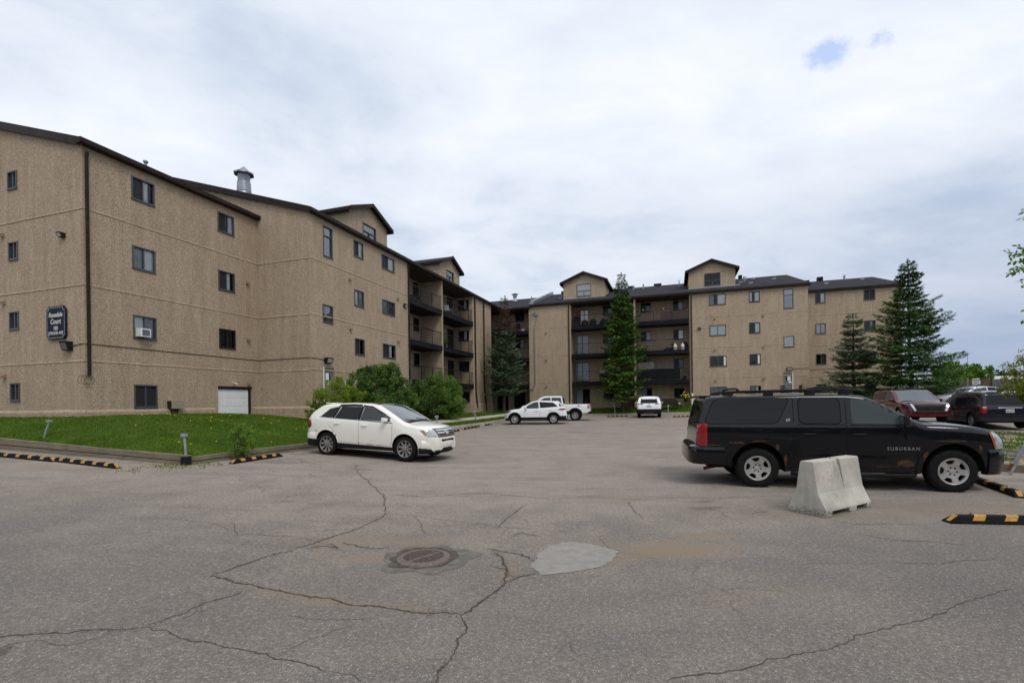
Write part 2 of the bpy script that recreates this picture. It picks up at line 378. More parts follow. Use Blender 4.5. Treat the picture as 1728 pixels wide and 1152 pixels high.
def mat_leaf(name, cols, rough=0.55, trans=0.25):
    m, N, L, b = nodes(name)
    oi = N.new('ShaderNodeAttribute'); oi.attribute_name = 'tint'
    c = ramp(N, L, oi.outputs['Fac'], [(i / (len(cols) - 1), c) for i, c in enumerate(cols)])
    L.new(c, b.inputs['Base Color']); b.inputs['Roughness'].default_value = rough; b.inputs['Specular IOR Level'].default_value = 0.12
    if trans:
        t = N.new('ShaderNodeBsdfTranslucent'); L.new(mixc(N, L, 1.0, c, (1.2, 1.25, 0.6), 'MULTIPLY'), t.inputs[0])
        ms = N.new('ShaderNodeMixShader'); ms.inputs[0].default_value = trans
        out = N['Material Output']; L.new(b.outputs[0], ms.inputs[1]); L.new(t.outputs[0], ms.inputs[2]); L.new(ms.outputs[0], out.inputs['Surface'])
    return m
def mat_wood(name, c1, c2, ax='x', sc=1.0):
    m, N, L, b = nodes(name); P = geo(N)
    mp = N.new('ShaderNodeMapping'); L.new(P, mp.inputs[0])
    mp.inputs['Scale'].default_value = {'x': (1.2, 1.2, 26), 'z': (22, 22, 1.0)}[ax]
    f = nz(N, L, mp.outputs[0], 1.6 * sc, 6, 0.65, 0.3); g = nz(N, L, P, 1.3, 4, 0.6)
    c = ramp(N, L, f, [(0.3, c1), (0.7, c2)]); c = mixc(N, L, maprange(N, L, g, 0.3, 0.6, 0.5, 0), c, tuple(x * 0.5 for x in c1))
    L.new(c, b.inputs['Base Color']); b.inputs['Roughness'].default_value = 0.9; bump(N, L, b, f, 0.5, 0.01); return m
def mat_glass(name, col=(0.02, 0.023, 0.027), rough=0.03, ior=1.36, coat=0.0):
    m, N, L, b = nodes(name); tcn = N.new('ShaderNodeTexCoord')
    f = nz(N, L, tcn.outputs['Object'], 0.9, 3, 0.5)
    L.new(mixc(N, L, f, tuple(x * 0.8 for x in col), tuple(x * 1.2 for x in col)), b.inputs['Base Color'])
    b.inputs['Roughness'].default_value = rough; b.inputs['IOR'].default_value = ior; b.inputs['Coat Weight'].default_value = coat; b.inputs['Coat Roughness'].default_value = 0.02
    bump(N, L, b, f, 0.02, 0.05); return m
def mat_pane(name, ior=1.55):                       # window glass one can see curtains through
    m, N, L, b = nodes(name)
    b.inputs['Base Color'].default_value = (0.8, 0.85, 0.88, 1); b.inputs['Roughness'].default_value = 0.03
    tr = N.new('ShaderNodeBsdfTransparent'); tr.inputs[0].default_value = (0.90, 0.93, 0.95, 1)
    gl = N.new('ShaderNodeBsdfGlossy'); gl.inputs['Roughness'].default_value = 0.02
    fr = N.new('ShaderNodeFresnel'); fr.inputs['IOR'].default_value = ior
    tcn = geo(N); wv = N.new('ShaderNodeBump'); wv.inputs['Strength'].default_value = 0.05; wv.inputs['Distance'].default_value = 0.1
    L.new(nz(N, L, tcn, 1.2, 2, 0.5), wv.inputs['Height']); L.new(wv.outputs[0], gl.inputs['Normal'])
    ms = N.new('ShaderNodeMixShader'); L.new(fr.outputs[0], ms.inputs[0]); L.new(tr.outputs[0], ms.inputs[1]); L.new(gl.outputs[0], ms.inputs[2])
    L.new(ms.outputs[0], N['Material Output'].inputs['Surface']); return m
def mat_paint(name, col, rough=0.25, flake=0.0, dirt=0.35, dirtcol=(0.2, 0.17, 0.13), rust=None, coat=0.7, zd=(0.2, 0.9)):
    m, N, L, b = nodes(name); tcn = N.new('ShaderNodeTexCoord'); P = tcn.outputs['Object']
    s = N.new('ShaderNodeSeparateXYZ'); L.new(P, s.inputs[0]); f = nz(N, L, P, 3.5, 6, 0.65); g = nz(N, L, P, 26, 4, 0.7)
    low = math_(N, L, 'MULTIPLY', maprange(N, L, s.outputs['Z'], zd[0], zd[1], 1, 0), maprange(N, L, f, 0.25, 0.75))
    c = mixc(N, L, math_(N, L, 'MULTIPLY', low, dirt), (*col,), dirtcol); rr = maprange(N, L, low, 0, 1, rough, 0.7)
    ct = maprange(N, L, low, 0, 0.8, coat, 0.1)
    if rust:
        acc = None
        for (x, z, rx_, rz_) in rust:
            mp = N.new('ShaderNodeMapping'); mp.vector_type = 'TEXTURE'; L.new(P, mp.inputs[0])
            mp.inputs['Location'].default_value = (x, 0, z); mp.inputs['Scale'].default_value = (rx_, 50, rz_)
            ln = N.new('ShaderNodeVectorMath'); ln.operation = 'LENGTH'; L.new(mp.outputs[0], ln.inputs[0])
            e_ = maprange(N, L, ln.outputs['Value'], 0.2, 1.0, 1, 0); acc = e_ if acc is None else math_(N, L, 'MAXIMUM', acc, e_)
        rm = maprange(N, L, math_(N, L, 'ADD', acc, math_(N, L, 'MULTIPLY', math_(N, L, 'SUBTRACT', nz(N, L, P, 9, 6, 0.7), 0.5), 1.6)), 0.58, 0.72)
        rm = math_(N, L, 'MULTIPLY', rm, maprange(N, L, acc, 0.0, 0.1))
        rc = ramp(N, L, g, [(0.3, (0.03, 0.015, 0.009)), (0.5, (0.075, 0.036, 0.019)), (0.7, (0.15, 0.085, 0.050))])
        c = mixc(N, L, math_(N, L, 'MULTIPLY', rm, 0.85), c, rc)
        rr = math_(N, L, 'MAXIMUM', rr, math_(N, L, 'MULTIPLY', rm, 0.8)); ct = math_(N, L, 'MULTIPLY', ct, math_(N, L, 'SUBTRACT', 1.0, rm))
    L.new(c, b.inputs['Base Color']); L.new(rr, b.inputs['Roughness']); L.new(ct, b.inputs['Coat Weight'])
    b.inputs['Coat Roughness'].default_value = 0.04; b.inputs['Metallic'].default_value = flake; b.inputs['Specular IOR Level'].default_value = 0.15; return m
def mat_concrete(name, c1, c2, c3, pink=False):
    m, N, L, b = nodes(name); tcn = N.new('ShaderNodeTexCoord'); P = tcn.outputs['Object']
    f = nz(N, L, P, 2.3, 6, 0.62); g = nz(N, L, P, 55, 3, 0.7); s = N.new('ShaderNodeSeparateXYZ'); L.new(P, s.inputs[0])
    mp = N.new('ShaderNodeMapping'); L.new(P, mp.inputs[0]); mp.inputs['Scale'].default_value = (9, 9, 0.8); st = nz(N, L, mp.outputs[0], 1.5, 4, 0.6)
    c = ramp(N, L, f, [(0.3, c1), (0.52, c2), (0.75, c3)])
    c = mixc(N, L, maprange(N, L, st, 0.55, 0.75, 0, 0.45), c, tuple(x * 0.55 for x in c1))
    low = maprange(N, L, math_(N, L, 'ADD', s.outputs['Z'], math_(N, L, 'MULTIPLY', f, 0.12)), 0.09, 0.2, 1, 0)
    c = mixc(N, L, math_(N, L, 'MULTIPLY', low, maprange(N, L, g, 0.4, 0.6)), c, (0.09, 0.083, 0.072))
    c = mixc(N, L, maprange(N, L, g, 0.62, 0.72, 0, 0.5), c, tuple(x * 0.5 for x in c1))
    if pink:
        n = nz(N, L, P, 3.6, 1, 0.4, 1.8); band = math_(N, L, 'ABSOLUTE', math_(N, L, 'SUBTRACT', n, 0.5))
        ln = maprange(N, L, band, 0.0, 0.035, 0.85, 0); zz = maprange(N, L, s.outputs['Z'], 0.42, 0.50, 0, 1)
        fd = maprange(N, L, f, 0.4, 0.6, 0.2, 1)
        c = mixc(N, L, math_(N, L, 'MULTIPLY', math_(N, L, 'MULTIPLY', ln, zz), fd), c, (0.50, 0.25, 0.21))
    L.new(c, b.inputs['Base Color']); b.inputs['Roughness'].default_value = 0.9
    bump(N, L, b, math_(N, L, 'ADD', g, math_(N, L, 'MULTIPLY', low, g)), 0.35, 0.01); return m

STAINS_SAND = [(1120, 925, 0.95, 0.36, 0.05, 1.0), (1195, 903, 0.5, 0.16, 0, 0.8), (1040, 945, 0.5, 0.16, 0.2, 0.7), (640, 912, 1.1, 0.22, 0.05, 0.75), (640, 945, 0.8, 0.2, -0.1, 0.75), (540, 918, 0.6, 0.22, 0.1, 0.5),
    (100, 790, 2.2, 0.3, -0.3, 0.45), (490, 1003, 0.7, 0.09, -0.35, 0.7), (620, 1022, 0.7, 0.07, -0.15, 0.7), (1640, 855, 2.6, 0.35, -0.1, 0.6), (1500, 870, 1.6, 0.22, 0, 0.4), (1290, 870, 1.0, 0.22, 0, 0.35), (260, 788, 1.2, 0.25, -0.2, 0.4), (1030, 838, 1.2, 0.2, 0, 0.5), (860, 965, 0.12, 0.35, -0.2, 0.8), (800, 800, 4, 0.35, 0, 0.25), (950, 760, 4, 0.4, 0, 0.2), (1280, 1000, 0.8, 0.1, 0.2, 0.2)]
STAINS_DARK = [(1200, 857, 0.34, 0.15, 0.1, 0.7), (1190, 846, 0.2, 0.08, 0, 0.5), (478, 780, 0.95, 0.3, 0, 0.55), (615, 792, 0.5, 0.13, 0, 0.55), (655, 765, 1.6, 0.5, -0.2, 0.35), (905, 716, 2, 1.0, 0, 0.35), (190, 792, 0.6, 0.09, -0.1, 0.4), (1700, 810, 0.9, 0.4, 0, 0.35), (850, 722, 1.5, 0.25, 0, 0.35), (1000, 740, 2.5, 0.16, 0, 0.2), (1450, 815, 2.0, 0.5, -.2, 0.3), (690, 972, 0.5, 0.2, 0, 0.2)]
M = {}
M['stucco'] = mat_stucco()
M['shingle'] = mat_shingle()
M['asphalt'] = mat_asphalt()
M['grass'] = mat_grass('lawn_grass', (0.036, 0.075, 0.006), (0.055, 0.105, 0.009), (0.10, 0.155, 0.018))
M['verge'] = mat_grass('rough_grass', (0.055, 0.085, 0.015), (0.085, 0.12, 0.025), (0.15, 0.17, 0.05), (0.33, 0.275, 0.21), 0.50)
M['far'] = mat_grass('far_ground', (0.04, 0.075, 0.02), (0.055, 0.095, 0.025), (0.09, 0.12, 0.04))
M['brown'] = plain('brown_metal', (0.030, 0.022, 0.019), 0.45, 0.0, 0.25, 3)
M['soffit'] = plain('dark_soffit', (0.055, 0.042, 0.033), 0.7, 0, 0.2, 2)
M['slab'] = plain('slab_fascia', (0.014, 0.0145, 0.018), 0.5, 0, 0.3, 2)
M['rail'] = plain('rail_metal', (0.012, 0.012, 0.014), 0.45, 0.3, 0.2, 3)
M['frame'] = plain('window_frame', (0.070, 0.072, 0.078), 0.45, 0.2, 0.12, 3)
M['dframe'] = plain('dark_frame', (0.016, 0.017, 0.020), 0.45, 0.2, 0.15, 3)
M['pane'] = mat_pane('window_glass'); M['pane_sky'] = mat_pane('coated_glass', 3.2)
M['bglass'] = mat_glass('dark_glass', (0.008, 0.009, 0.011))
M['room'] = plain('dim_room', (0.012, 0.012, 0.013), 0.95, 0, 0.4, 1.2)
M['curtain'] = plain('curtain', (0.86, 0.86, 0.85), 0.9, 0, 0.08, 4)
M['curtain2'] = plain('grey_curtain', (0.40, 0.41, 0.43), 0.9, 0, 0.2, 4)
M['white'] = plain('white_paint', (0.72, 0.73, 0.74), 0.5, 0, 0.06, 4)
M['door'] = plain('grey_door', (0.19, 0.175, 0.145), 0.55, 0, 0.1, 3)
M['galv'] = plain('galvanised', (0.27, 0.29, 0.32), 0.42, 0.65, 0.3, 5)
M['gpost'] = plain('grey_post', (0.27, 0.28, 0.32), 0.6, 0.1, 0.3, 9)
M['black'] = plain('black_rubber', (0.012, 0.012, 0.012), 0.75, 0, 0.35, 12)
M['blackp'] = plain('black_plastic', (0.016, 0.016, 0.018), 0.5, 0, 0.25, 6)
M['yellow'] = plain('yellow_mark', (0.46, 0.26, 0.065), 0.7, 0, 0.3, 14)
M['timber'] = mat_wood('old_timber', (0.13, 0.105, 0.072), (0.27, 0.225, 0.16))
M['fence'] = mat_wood('fence_boards', (0.075, 0.050, 0.035), (0.155, 0.110, 0.078), 'z')
M['fencegrey'] = mat_wood('grey_boards', (0.10, 0.092, 0.085), (0.19, 0.178, 0.165), 'z')
M['bark'] = plain('bark', (0.075, 0.058, 0.045), 0.95, 0, 0.4, 9, 0, 0.8)
M['bark2'] = plain('pale_bark', (0.17, 0.15, 0.125), 0.95, 0, 0.4, 9, 0, 0.8)
M['concrete'] = mat_concrete('weathered_concrete', (0.32, 0.305, 0.255), (0.46, 0.44, 0.375), (0.56, 0.54, 0.465), True)
M['kerb'] = plain('kerb_concrete', (0.36, 0.325, 0.27), 0.9, 0, 0.25, 6)
M['patch'] = plain('patch_concrete', (0.262, 0.244, 0.216), 0.9, 0, 0.16, 7, 0, 0.3)
M['crack'] = plain('crack_dirt_shade', (0.075, 0.062, 0.050), 0.98, 0, 0.5, 25)  # dirt tone with the shade of a recess in it, for flat strips
M['cast'] = plain('cast_iron', (0.17, 0.135, 0.118), 0.7, 0.3, 0.3, 30, 0, 0.4)
M['pit'] = plain('drain_pit', (0.006, 0.006, 0.006), 0.9, 0, 0.2, 5)
M['rust'] = plain('rust', (0.16, 0.06, 0.028), 0.9, 0, 0.5, 30)
M['stone'] = plain('pale_stone', (0.36, 0.335, 0.29), 0.9, 0, 0.3, 8, 0, 0.4)
M['path'] = plain('path_slab', (0.42, 0.38, 0.30), 0.9, 0, 0.2, 3)
# ================================================================== the ground
def grid(name, xs, ys, fz, mat, kind='structure', fxy=None, parent=None):
    mb = MB(); n = len(ys)
    for x in xs:
        for y in ys:
            p = fxy(x, y) if fxy else Vector((x, y, 0)); mb.v.append((p.x, p.y, fz(p.x, p.y, x, y)))
    for i in range(len(xs) - 1):
        for j in range(n - 1):
            mb.f.append((i * n + j, (i + 1) * n + j, (i + 1) * n + j + 1, i * n + j + 1)); mb.m.append(0)
    o = mb.build(name, mat, parent, True, 180); tag(o, kind=kind); return o
def span(*seg):
    out = []
    for a, b, st in seg:
        n = max(1, round((b - a) / st)); out += [a + (b - a) * k / n for k in range(n)]
    return out + [seg[-1][1]]
def small(x, y, s, a): return a * noise.noise(Vector((x * s, y * s, 3.3)))
grid('ground', span((-900, -60, 60), (-60, 80, 4), (80, 900, 60)), span((-300, -20, 40), (-20, 80, 4), (80, 1200, 60)), lambda X, Y, a, b: gz(X, Y) - 0.16, M['far'])
grid('parking_lot', span((-46, -12, 1), (-12, 12, 0.3), (12, 56, 1)), span((-10, 2, 1), (2, 16, 0.25), (16, 60, 0.8)), lambda X, Y, a, b: gz(X, Y) + small(X, Y, 0.55, 0.012), M['asphalt'])
def gzz(X, Y): return gz(X, Y) + small(X, Y, 0.55, 0.012)

def edge_pts(pts, step=0.05, amp=0.02, seed=0, closed=False):
    out = []; L_ = 0; pts = [Vector((p[0], p[1], 0)) for p in pts]
    if closed: pts = pts + [pts[0]]
    for a, b in zip(pts[:-1], pts[1:]):
        d = b - a; n = max(1, int(d.length / step)); t = Vector((-d.y, d.x, 0)).normalized()
        for k in range(n):
            q = a + d * k / n; L_ += d.length / n
            w = amp * (noise.noise(Vector((L_ * 3.1, seed, 0))) * 1.6 + noise.noise(Vector((L_ * 11, seed, 5))) * 0.8 + noise.noise(Vector((L_ * 31, seed, 9))) * 0.35)
            out.append(q + t * w)
    if not closed: out.append(pts[-1])
    return out
def sheet(name, px, mat, h=0.004, amp=0.03, kind='structure', label=None):
    g = [gp(*p) for p in px]; c = sum((Vector((q.x, q.y, 0)) for q in g), Vector()) / len(g)
    e = edge_pts(g, 0.04, amp, len(px), True); mb = MB(); rings = (1.0, 0.75, 0.5, 0.25)
    for r_ in rings:
        for q in e:
            p = c + (q - c) * r_; mb.v.append((p.x, p.y, gzz(p.x, p.y) + h))
    n = len(e)
    for k in range(3):
        for j in range(n):
            mb.f.append((k * n + j, k * n + (j + 1) % n, (k + 1) * n + (j + 1) % n, (k + 1) * n + j)); mb.m.append(0)
    mb.f.append(tuple(3 * n + j for j in range(n))); mb.m.append(0)
    o = mb.build(name, mat, None, True, 180); fix_normals(o); tag(o, kind=kind); return o
sheet('pavement_patch', [(903, 938), (928, 919), (965, 913), (1008, 919), (1042, 930), (1036, 946), (1008, 957), (962, 966), (912, 970), (898, 955)], M['patch'], 0.005, 0.045)
def ellipse_sheet(name, cx, cy, rx, ry, mat, h, amp, seed, rot=0.0):
    e = []; n = 90
    for k in range(n):
        t = 2 * math.pi * k / n; w = 1 + amp * noise.noise(Vector((math.cos(t) * 2, math.sin(t) * 2, seed)))
        x, y = rx * w * math.cos(t), ry * w * math.sin(t); e.append((cx + x * math.cos(rot) - y * math.sin(rot), cy + x * math.sin(rot) + y * math.cos(rot)))
    mb = MB(); mb.v = [(cx + (x - cx) * r_, cy + (y - cy) * r_, gzz(cx + (x - cx) * r_, cy + (y - cy) * r_) + h) for r_ in (1, 0.7, 0.4) for x, y in e]
    for k in range(2):
        for j in range(n): mb.f.append((k * n + j, k * n + (j + 1) % n, (k + 1) * n + (j + 1) % n, (k + 1) * n + j)); mb.m.append(0)
    mb.f.append(tuple(2 * n + j for j in range(n))); mb.m.append(0)
    o = mb.build(name, mat, None, True, 180); fix_normals(o); tag(o, kind='structure'); return o
M['apron'] = plain('drain_apron', (0.142, 0.130, 0.112), 0.9, 0, 0.3, 9, 0, 0.4)
M['silt'] = plain('drain_silt', (0.085, 0.070, 0.055), 0.95, 0, 0.45, 14, 0, 0.5)
ellipse_sheet('pavement_drain_apron', DRX + 0.06, DRY + 0.03, 0.54, 0.50, M['apron'], 0.004, 0.34, 2.0)
ellipse_sheet('pavement_drain_silt', DRX, DRY + 0.05, 0.40, 0.39, M['silt'], 0.008, 0.35, 5.0)

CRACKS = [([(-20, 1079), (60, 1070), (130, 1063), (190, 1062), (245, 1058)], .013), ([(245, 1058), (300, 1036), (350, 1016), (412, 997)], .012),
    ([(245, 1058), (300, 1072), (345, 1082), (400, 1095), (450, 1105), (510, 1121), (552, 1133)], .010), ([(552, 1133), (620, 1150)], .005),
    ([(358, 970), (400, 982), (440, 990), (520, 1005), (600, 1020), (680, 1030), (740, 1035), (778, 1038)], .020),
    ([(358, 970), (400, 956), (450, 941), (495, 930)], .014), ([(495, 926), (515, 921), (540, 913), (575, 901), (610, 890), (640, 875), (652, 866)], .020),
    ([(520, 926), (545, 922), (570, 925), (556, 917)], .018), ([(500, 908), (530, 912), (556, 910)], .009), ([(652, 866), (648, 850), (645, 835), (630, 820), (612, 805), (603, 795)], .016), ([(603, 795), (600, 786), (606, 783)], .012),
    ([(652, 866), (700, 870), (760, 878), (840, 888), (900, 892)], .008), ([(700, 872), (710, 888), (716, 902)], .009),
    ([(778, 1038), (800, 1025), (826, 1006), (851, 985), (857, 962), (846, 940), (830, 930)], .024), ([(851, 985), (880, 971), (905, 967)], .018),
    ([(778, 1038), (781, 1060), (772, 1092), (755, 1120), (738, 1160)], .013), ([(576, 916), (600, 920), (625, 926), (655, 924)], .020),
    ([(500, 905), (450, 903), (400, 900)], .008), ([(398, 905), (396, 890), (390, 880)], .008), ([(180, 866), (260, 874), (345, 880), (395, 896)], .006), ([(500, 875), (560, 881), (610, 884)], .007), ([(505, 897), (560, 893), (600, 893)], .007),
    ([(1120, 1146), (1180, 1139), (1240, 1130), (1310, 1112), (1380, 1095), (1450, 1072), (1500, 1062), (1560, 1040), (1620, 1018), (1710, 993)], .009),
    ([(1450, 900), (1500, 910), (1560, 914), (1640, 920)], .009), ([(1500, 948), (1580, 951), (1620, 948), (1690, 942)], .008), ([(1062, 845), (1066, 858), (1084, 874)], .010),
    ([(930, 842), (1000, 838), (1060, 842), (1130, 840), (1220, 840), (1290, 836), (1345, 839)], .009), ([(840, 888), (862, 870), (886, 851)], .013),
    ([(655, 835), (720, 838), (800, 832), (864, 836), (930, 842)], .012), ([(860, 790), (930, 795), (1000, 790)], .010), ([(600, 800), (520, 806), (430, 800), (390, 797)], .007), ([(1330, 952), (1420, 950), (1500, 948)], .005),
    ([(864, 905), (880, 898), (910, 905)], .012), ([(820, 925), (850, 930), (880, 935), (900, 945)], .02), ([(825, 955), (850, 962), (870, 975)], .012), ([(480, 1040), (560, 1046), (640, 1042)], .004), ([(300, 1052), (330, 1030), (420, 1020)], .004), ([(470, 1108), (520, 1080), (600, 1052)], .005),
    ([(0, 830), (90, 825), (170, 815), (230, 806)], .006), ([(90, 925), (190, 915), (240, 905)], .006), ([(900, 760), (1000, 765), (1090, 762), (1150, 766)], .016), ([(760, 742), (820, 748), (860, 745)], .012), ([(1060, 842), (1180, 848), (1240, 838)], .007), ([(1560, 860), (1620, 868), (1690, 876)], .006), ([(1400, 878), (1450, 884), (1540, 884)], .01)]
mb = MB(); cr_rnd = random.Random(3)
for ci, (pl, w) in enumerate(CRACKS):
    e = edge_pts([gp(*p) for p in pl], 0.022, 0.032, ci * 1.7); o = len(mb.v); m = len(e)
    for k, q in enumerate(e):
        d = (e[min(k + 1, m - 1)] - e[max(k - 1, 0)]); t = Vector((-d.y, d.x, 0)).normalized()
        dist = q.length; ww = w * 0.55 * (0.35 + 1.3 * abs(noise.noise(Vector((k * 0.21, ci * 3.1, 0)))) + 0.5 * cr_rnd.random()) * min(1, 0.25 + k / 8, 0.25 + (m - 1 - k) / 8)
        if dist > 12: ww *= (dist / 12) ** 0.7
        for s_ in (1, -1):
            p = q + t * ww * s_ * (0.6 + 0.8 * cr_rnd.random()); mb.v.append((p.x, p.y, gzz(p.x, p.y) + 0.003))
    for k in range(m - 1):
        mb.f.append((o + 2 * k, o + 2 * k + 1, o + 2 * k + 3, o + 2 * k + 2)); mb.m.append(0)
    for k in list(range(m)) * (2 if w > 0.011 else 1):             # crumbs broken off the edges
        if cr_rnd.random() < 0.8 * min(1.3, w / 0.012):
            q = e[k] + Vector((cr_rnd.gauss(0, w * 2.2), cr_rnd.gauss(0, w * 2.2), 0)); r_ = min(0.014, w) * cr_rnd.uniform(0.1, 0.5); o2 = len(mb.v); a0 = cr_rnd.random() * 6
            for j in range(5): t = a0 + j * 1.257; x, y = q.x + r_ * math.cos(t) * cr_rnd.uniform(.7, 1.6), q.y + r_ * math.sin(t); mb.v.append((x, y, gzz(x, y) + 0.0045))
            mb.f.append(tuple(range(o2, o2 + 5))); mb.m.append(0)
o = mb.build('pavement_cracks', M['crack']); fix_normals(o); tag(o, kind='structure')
# loose grit
mb = MB()
for k in range(700):
    if k < 320:
        px, py = cr_rnd.choice([(cr_rnd.gauss(1000, 110), cr_rnd.gauss(930, 22)), (cr_rnd.gauss(620, 70), cr_rnd.gauss(925, 22)), (cr_rnd.gauss(860, 30), cr_rnd.gauss(955, 22)), (cr_rnd.gauss(300, 90), cr_rnd.gauss(796, 5)), (cr_rnd.gauss(1650, 60), cr_rnd.gauss(806, 6))])
    else: px, py = cr_rnd.uniform(0, 1728), cr_rnd.uniform(860, 1150)
    g = gp(px, max(790, py)); r_ = cr_rnd.uniform(0.003, 0.008) * (1.6 if g.y > 8 else 1); a0 = cr_rnd.random() * 6
    vs = [(g.x + r_ * math.cos(a0 + j * 2.09), g.y + r_ * math.sin(a0 + j * 2.09), gzz(g.x, g.y)) for j in range(3)] + [(g.x, g.y, gzz(g.x, g.y) + r_ * 1.1)]
    mb.add(vs, [(0, 1, 3), (1, 2, 3), (2, 0, 3)])
o = mb.build('grit', M['stone']); tag(o, 'loose grit and small stones scattered on the asphalt', 'grit', kind='stuff')

# ------------------------------------------------------------------ drain grate
gr0 = thing('drain_grate', 'round rusty iron drain grate set in the cracked asphalt', 'drain grate', (DRX, DRY, gzz(DRX, DRY) + 0.020), R(48))
mb = MB(); mb.lathe([(0.235, 0.004), (0.235, 0.026), (0.25, 0.030), (0.268, 0.026), (0.272, 0.019), (0.29, 0.020), (0.305, 0.012), (0.312, -0.008)], 64); mb.build('frame', M['cast'], gr0, True, 40)
mb = MB(); mb.lathe([(0.0, 0.006), (0.236, 0.006)], 48); mb.build('pit', M['pit'], gr0)
mb = MB()
mb.box((-0.236, -0.013, 0.004), (0.236, 0.013, 0.020))
for k in range(-7, 8):
    x = (k + 0.5) * 0.036 if k < 7 else 9
    h = math.sqrt(max(0, 0.238 ** 2 - x * x))
    if h > 0.03:
        for s_ in (1, -1): mb.box((x - 0.0065, min(s_ * 0.0135, s_ * h), 0.010), (x + 0.0065, max(s_ * 0.0135, s_ * h), 0.019))
mb.build('bars', M['cast'], gr0)

# ------------------------------------------------------------------ lawns
BK, AK = 8.07, -2.47                      # kerb lines in building coordinates (b along the bays, a along the street)
def wall_z(a): return 1.46 + (0.84 - 1.46) * sstep(a, 3.0, 11.0) if a < 12 else 0.84 + 0.06 * sstep(a, 15, 40)
def kerb_top(a, b):
    if a <= AK + 0.01:                    # street side
        return 0.455 + (BK - b) * 0.052
    return 0.455 + 0.0 * a + (0.02 * (a - AK)) * (1 if a < 6 else 0) if False else gz(*(ab(a, b)[:2])) + 0.17
def kt_bay(a):                            # top of the edging along the bays
    p = ab(a, BK); return gz(p.x, p.y) + 0.20
def kt_st(b):
    p = ab(AK, b); return gz(p.x, p.y) + 0.24 + 0.012 * (BK - b)
def lawn_z(a, b):
    da, db = max(0, a - AK), max(0, BK - b)
    zk = kt_bay(a) if db * 1.0 < da * 1.0 else kt_st(b)
    w = min(1, abs(db - da) / 1.5); zk = zk * (0.5 + 0.5 * w) + (kt_st(b) if db < da else kt_bay(a)) * (0.5 - 0.5 * w)
    top = wall_z(a)
    if a < 9: t = min(da / 2.45, db / 5.6)
    else: t = db / 4.6
    t = max(0, min(1, t)); return zk - 0.03 + (top - zk + 0.03) * (1 - (1 - t) ** 1.7)
def lz(X, Y):
    a, b = to_ab((X, Y)); return lawn_z(a, b) + small(X, Y, 1.3, 0.03)
# the near berm and the strip beside the bays
grid('lawn', span((AK + 0.05, 12, 0.3), (12, 36.5, 0.6)), span((-22, 0, 1.2), (0, BK - 0.05, 0.28)), lambda X, Y, a, b: lz(X, Y), M['grass'], 'structure', lambda a, b: ab(a, b))
AF = 32.7                                 # far kerb
def far_wall(b): return 0.98 + 0.30 * sstep(b, 10, 22)
def flz(X, Y):
    a, b = to_ab((X, Y)); p = ab(AF, b); k = gz(p.x, p.y) + 0.13; t = max(0, min(1, (a - AF) / 2.6))
    return k + (far_wall(b) - k) * t * (1.15 - 0.15 * t) + small(X, Y, 1.3, 0.03)
grid('lawn_far', span((AF + 0.05, 39.5, 0.5)), span((BK - 0.05, 44, 0.6)), lambda X, Y, a, b: flz(X, Y), M['grass'], 'structure', lambda a, b: ab(a, b))
# path in the strip beside the bays
grid('path', span((13.2, 31.5, 0.7)), [6.05, 6.5, 6.95], lambda X, Y, a, b: lz(X, Y) + 0.035, M['path'], 'structure', lambda a, b: ab(a, b + 0.0))
# verge on the right, between the black car's bay and the cars behind
VG = [gp(1612, 789), gp(1745, 802), gp(2100, 828), Vector((38, 18, 0)), Vector((26.0, 19.5, 0)), Vector((16.2, 18.9, 0)), Vector((12.5, 15.5, 0))]
vc = to_ab(VG[0])
V0, V1 = gp(1600, 790), gp(1740, 799)
vd = Vector((V1.x - V0.x, V1.y - V0.y, 0)).normalized(); vn = Vector((-vd.y, vd.x, 0))
if vn.y < 0: vn = -vn
def vz(X, Y, s, t): return gz(X, Y) + 0.16 + 0.16 * sstep(t, 0, 6) + small(X, Y, 0.9, 0.06) + small(X, Y, 3.1, 0.03)
VO = Vector((V0.x, V0.y, 0))
def vxy(s, t): return VO + vd * s + vn * t
grid('verge', span((0, 12, 0.3), (12, 30, 1.5)), span((0.0, 10.6, 0.3)), vz, M['verge'], 'structure', vxy)
grid('lawn_right', span((-1, 50, 1.5)), span((0, 24, 1.5)), lambda X, Y, a, b: gz(X, Y) + 0.06 + 0.02 * b, M['grass'], 'structure', lambda s, t: Vector((27.0, 35.5, 0)) + U2 * s + U1 * t)

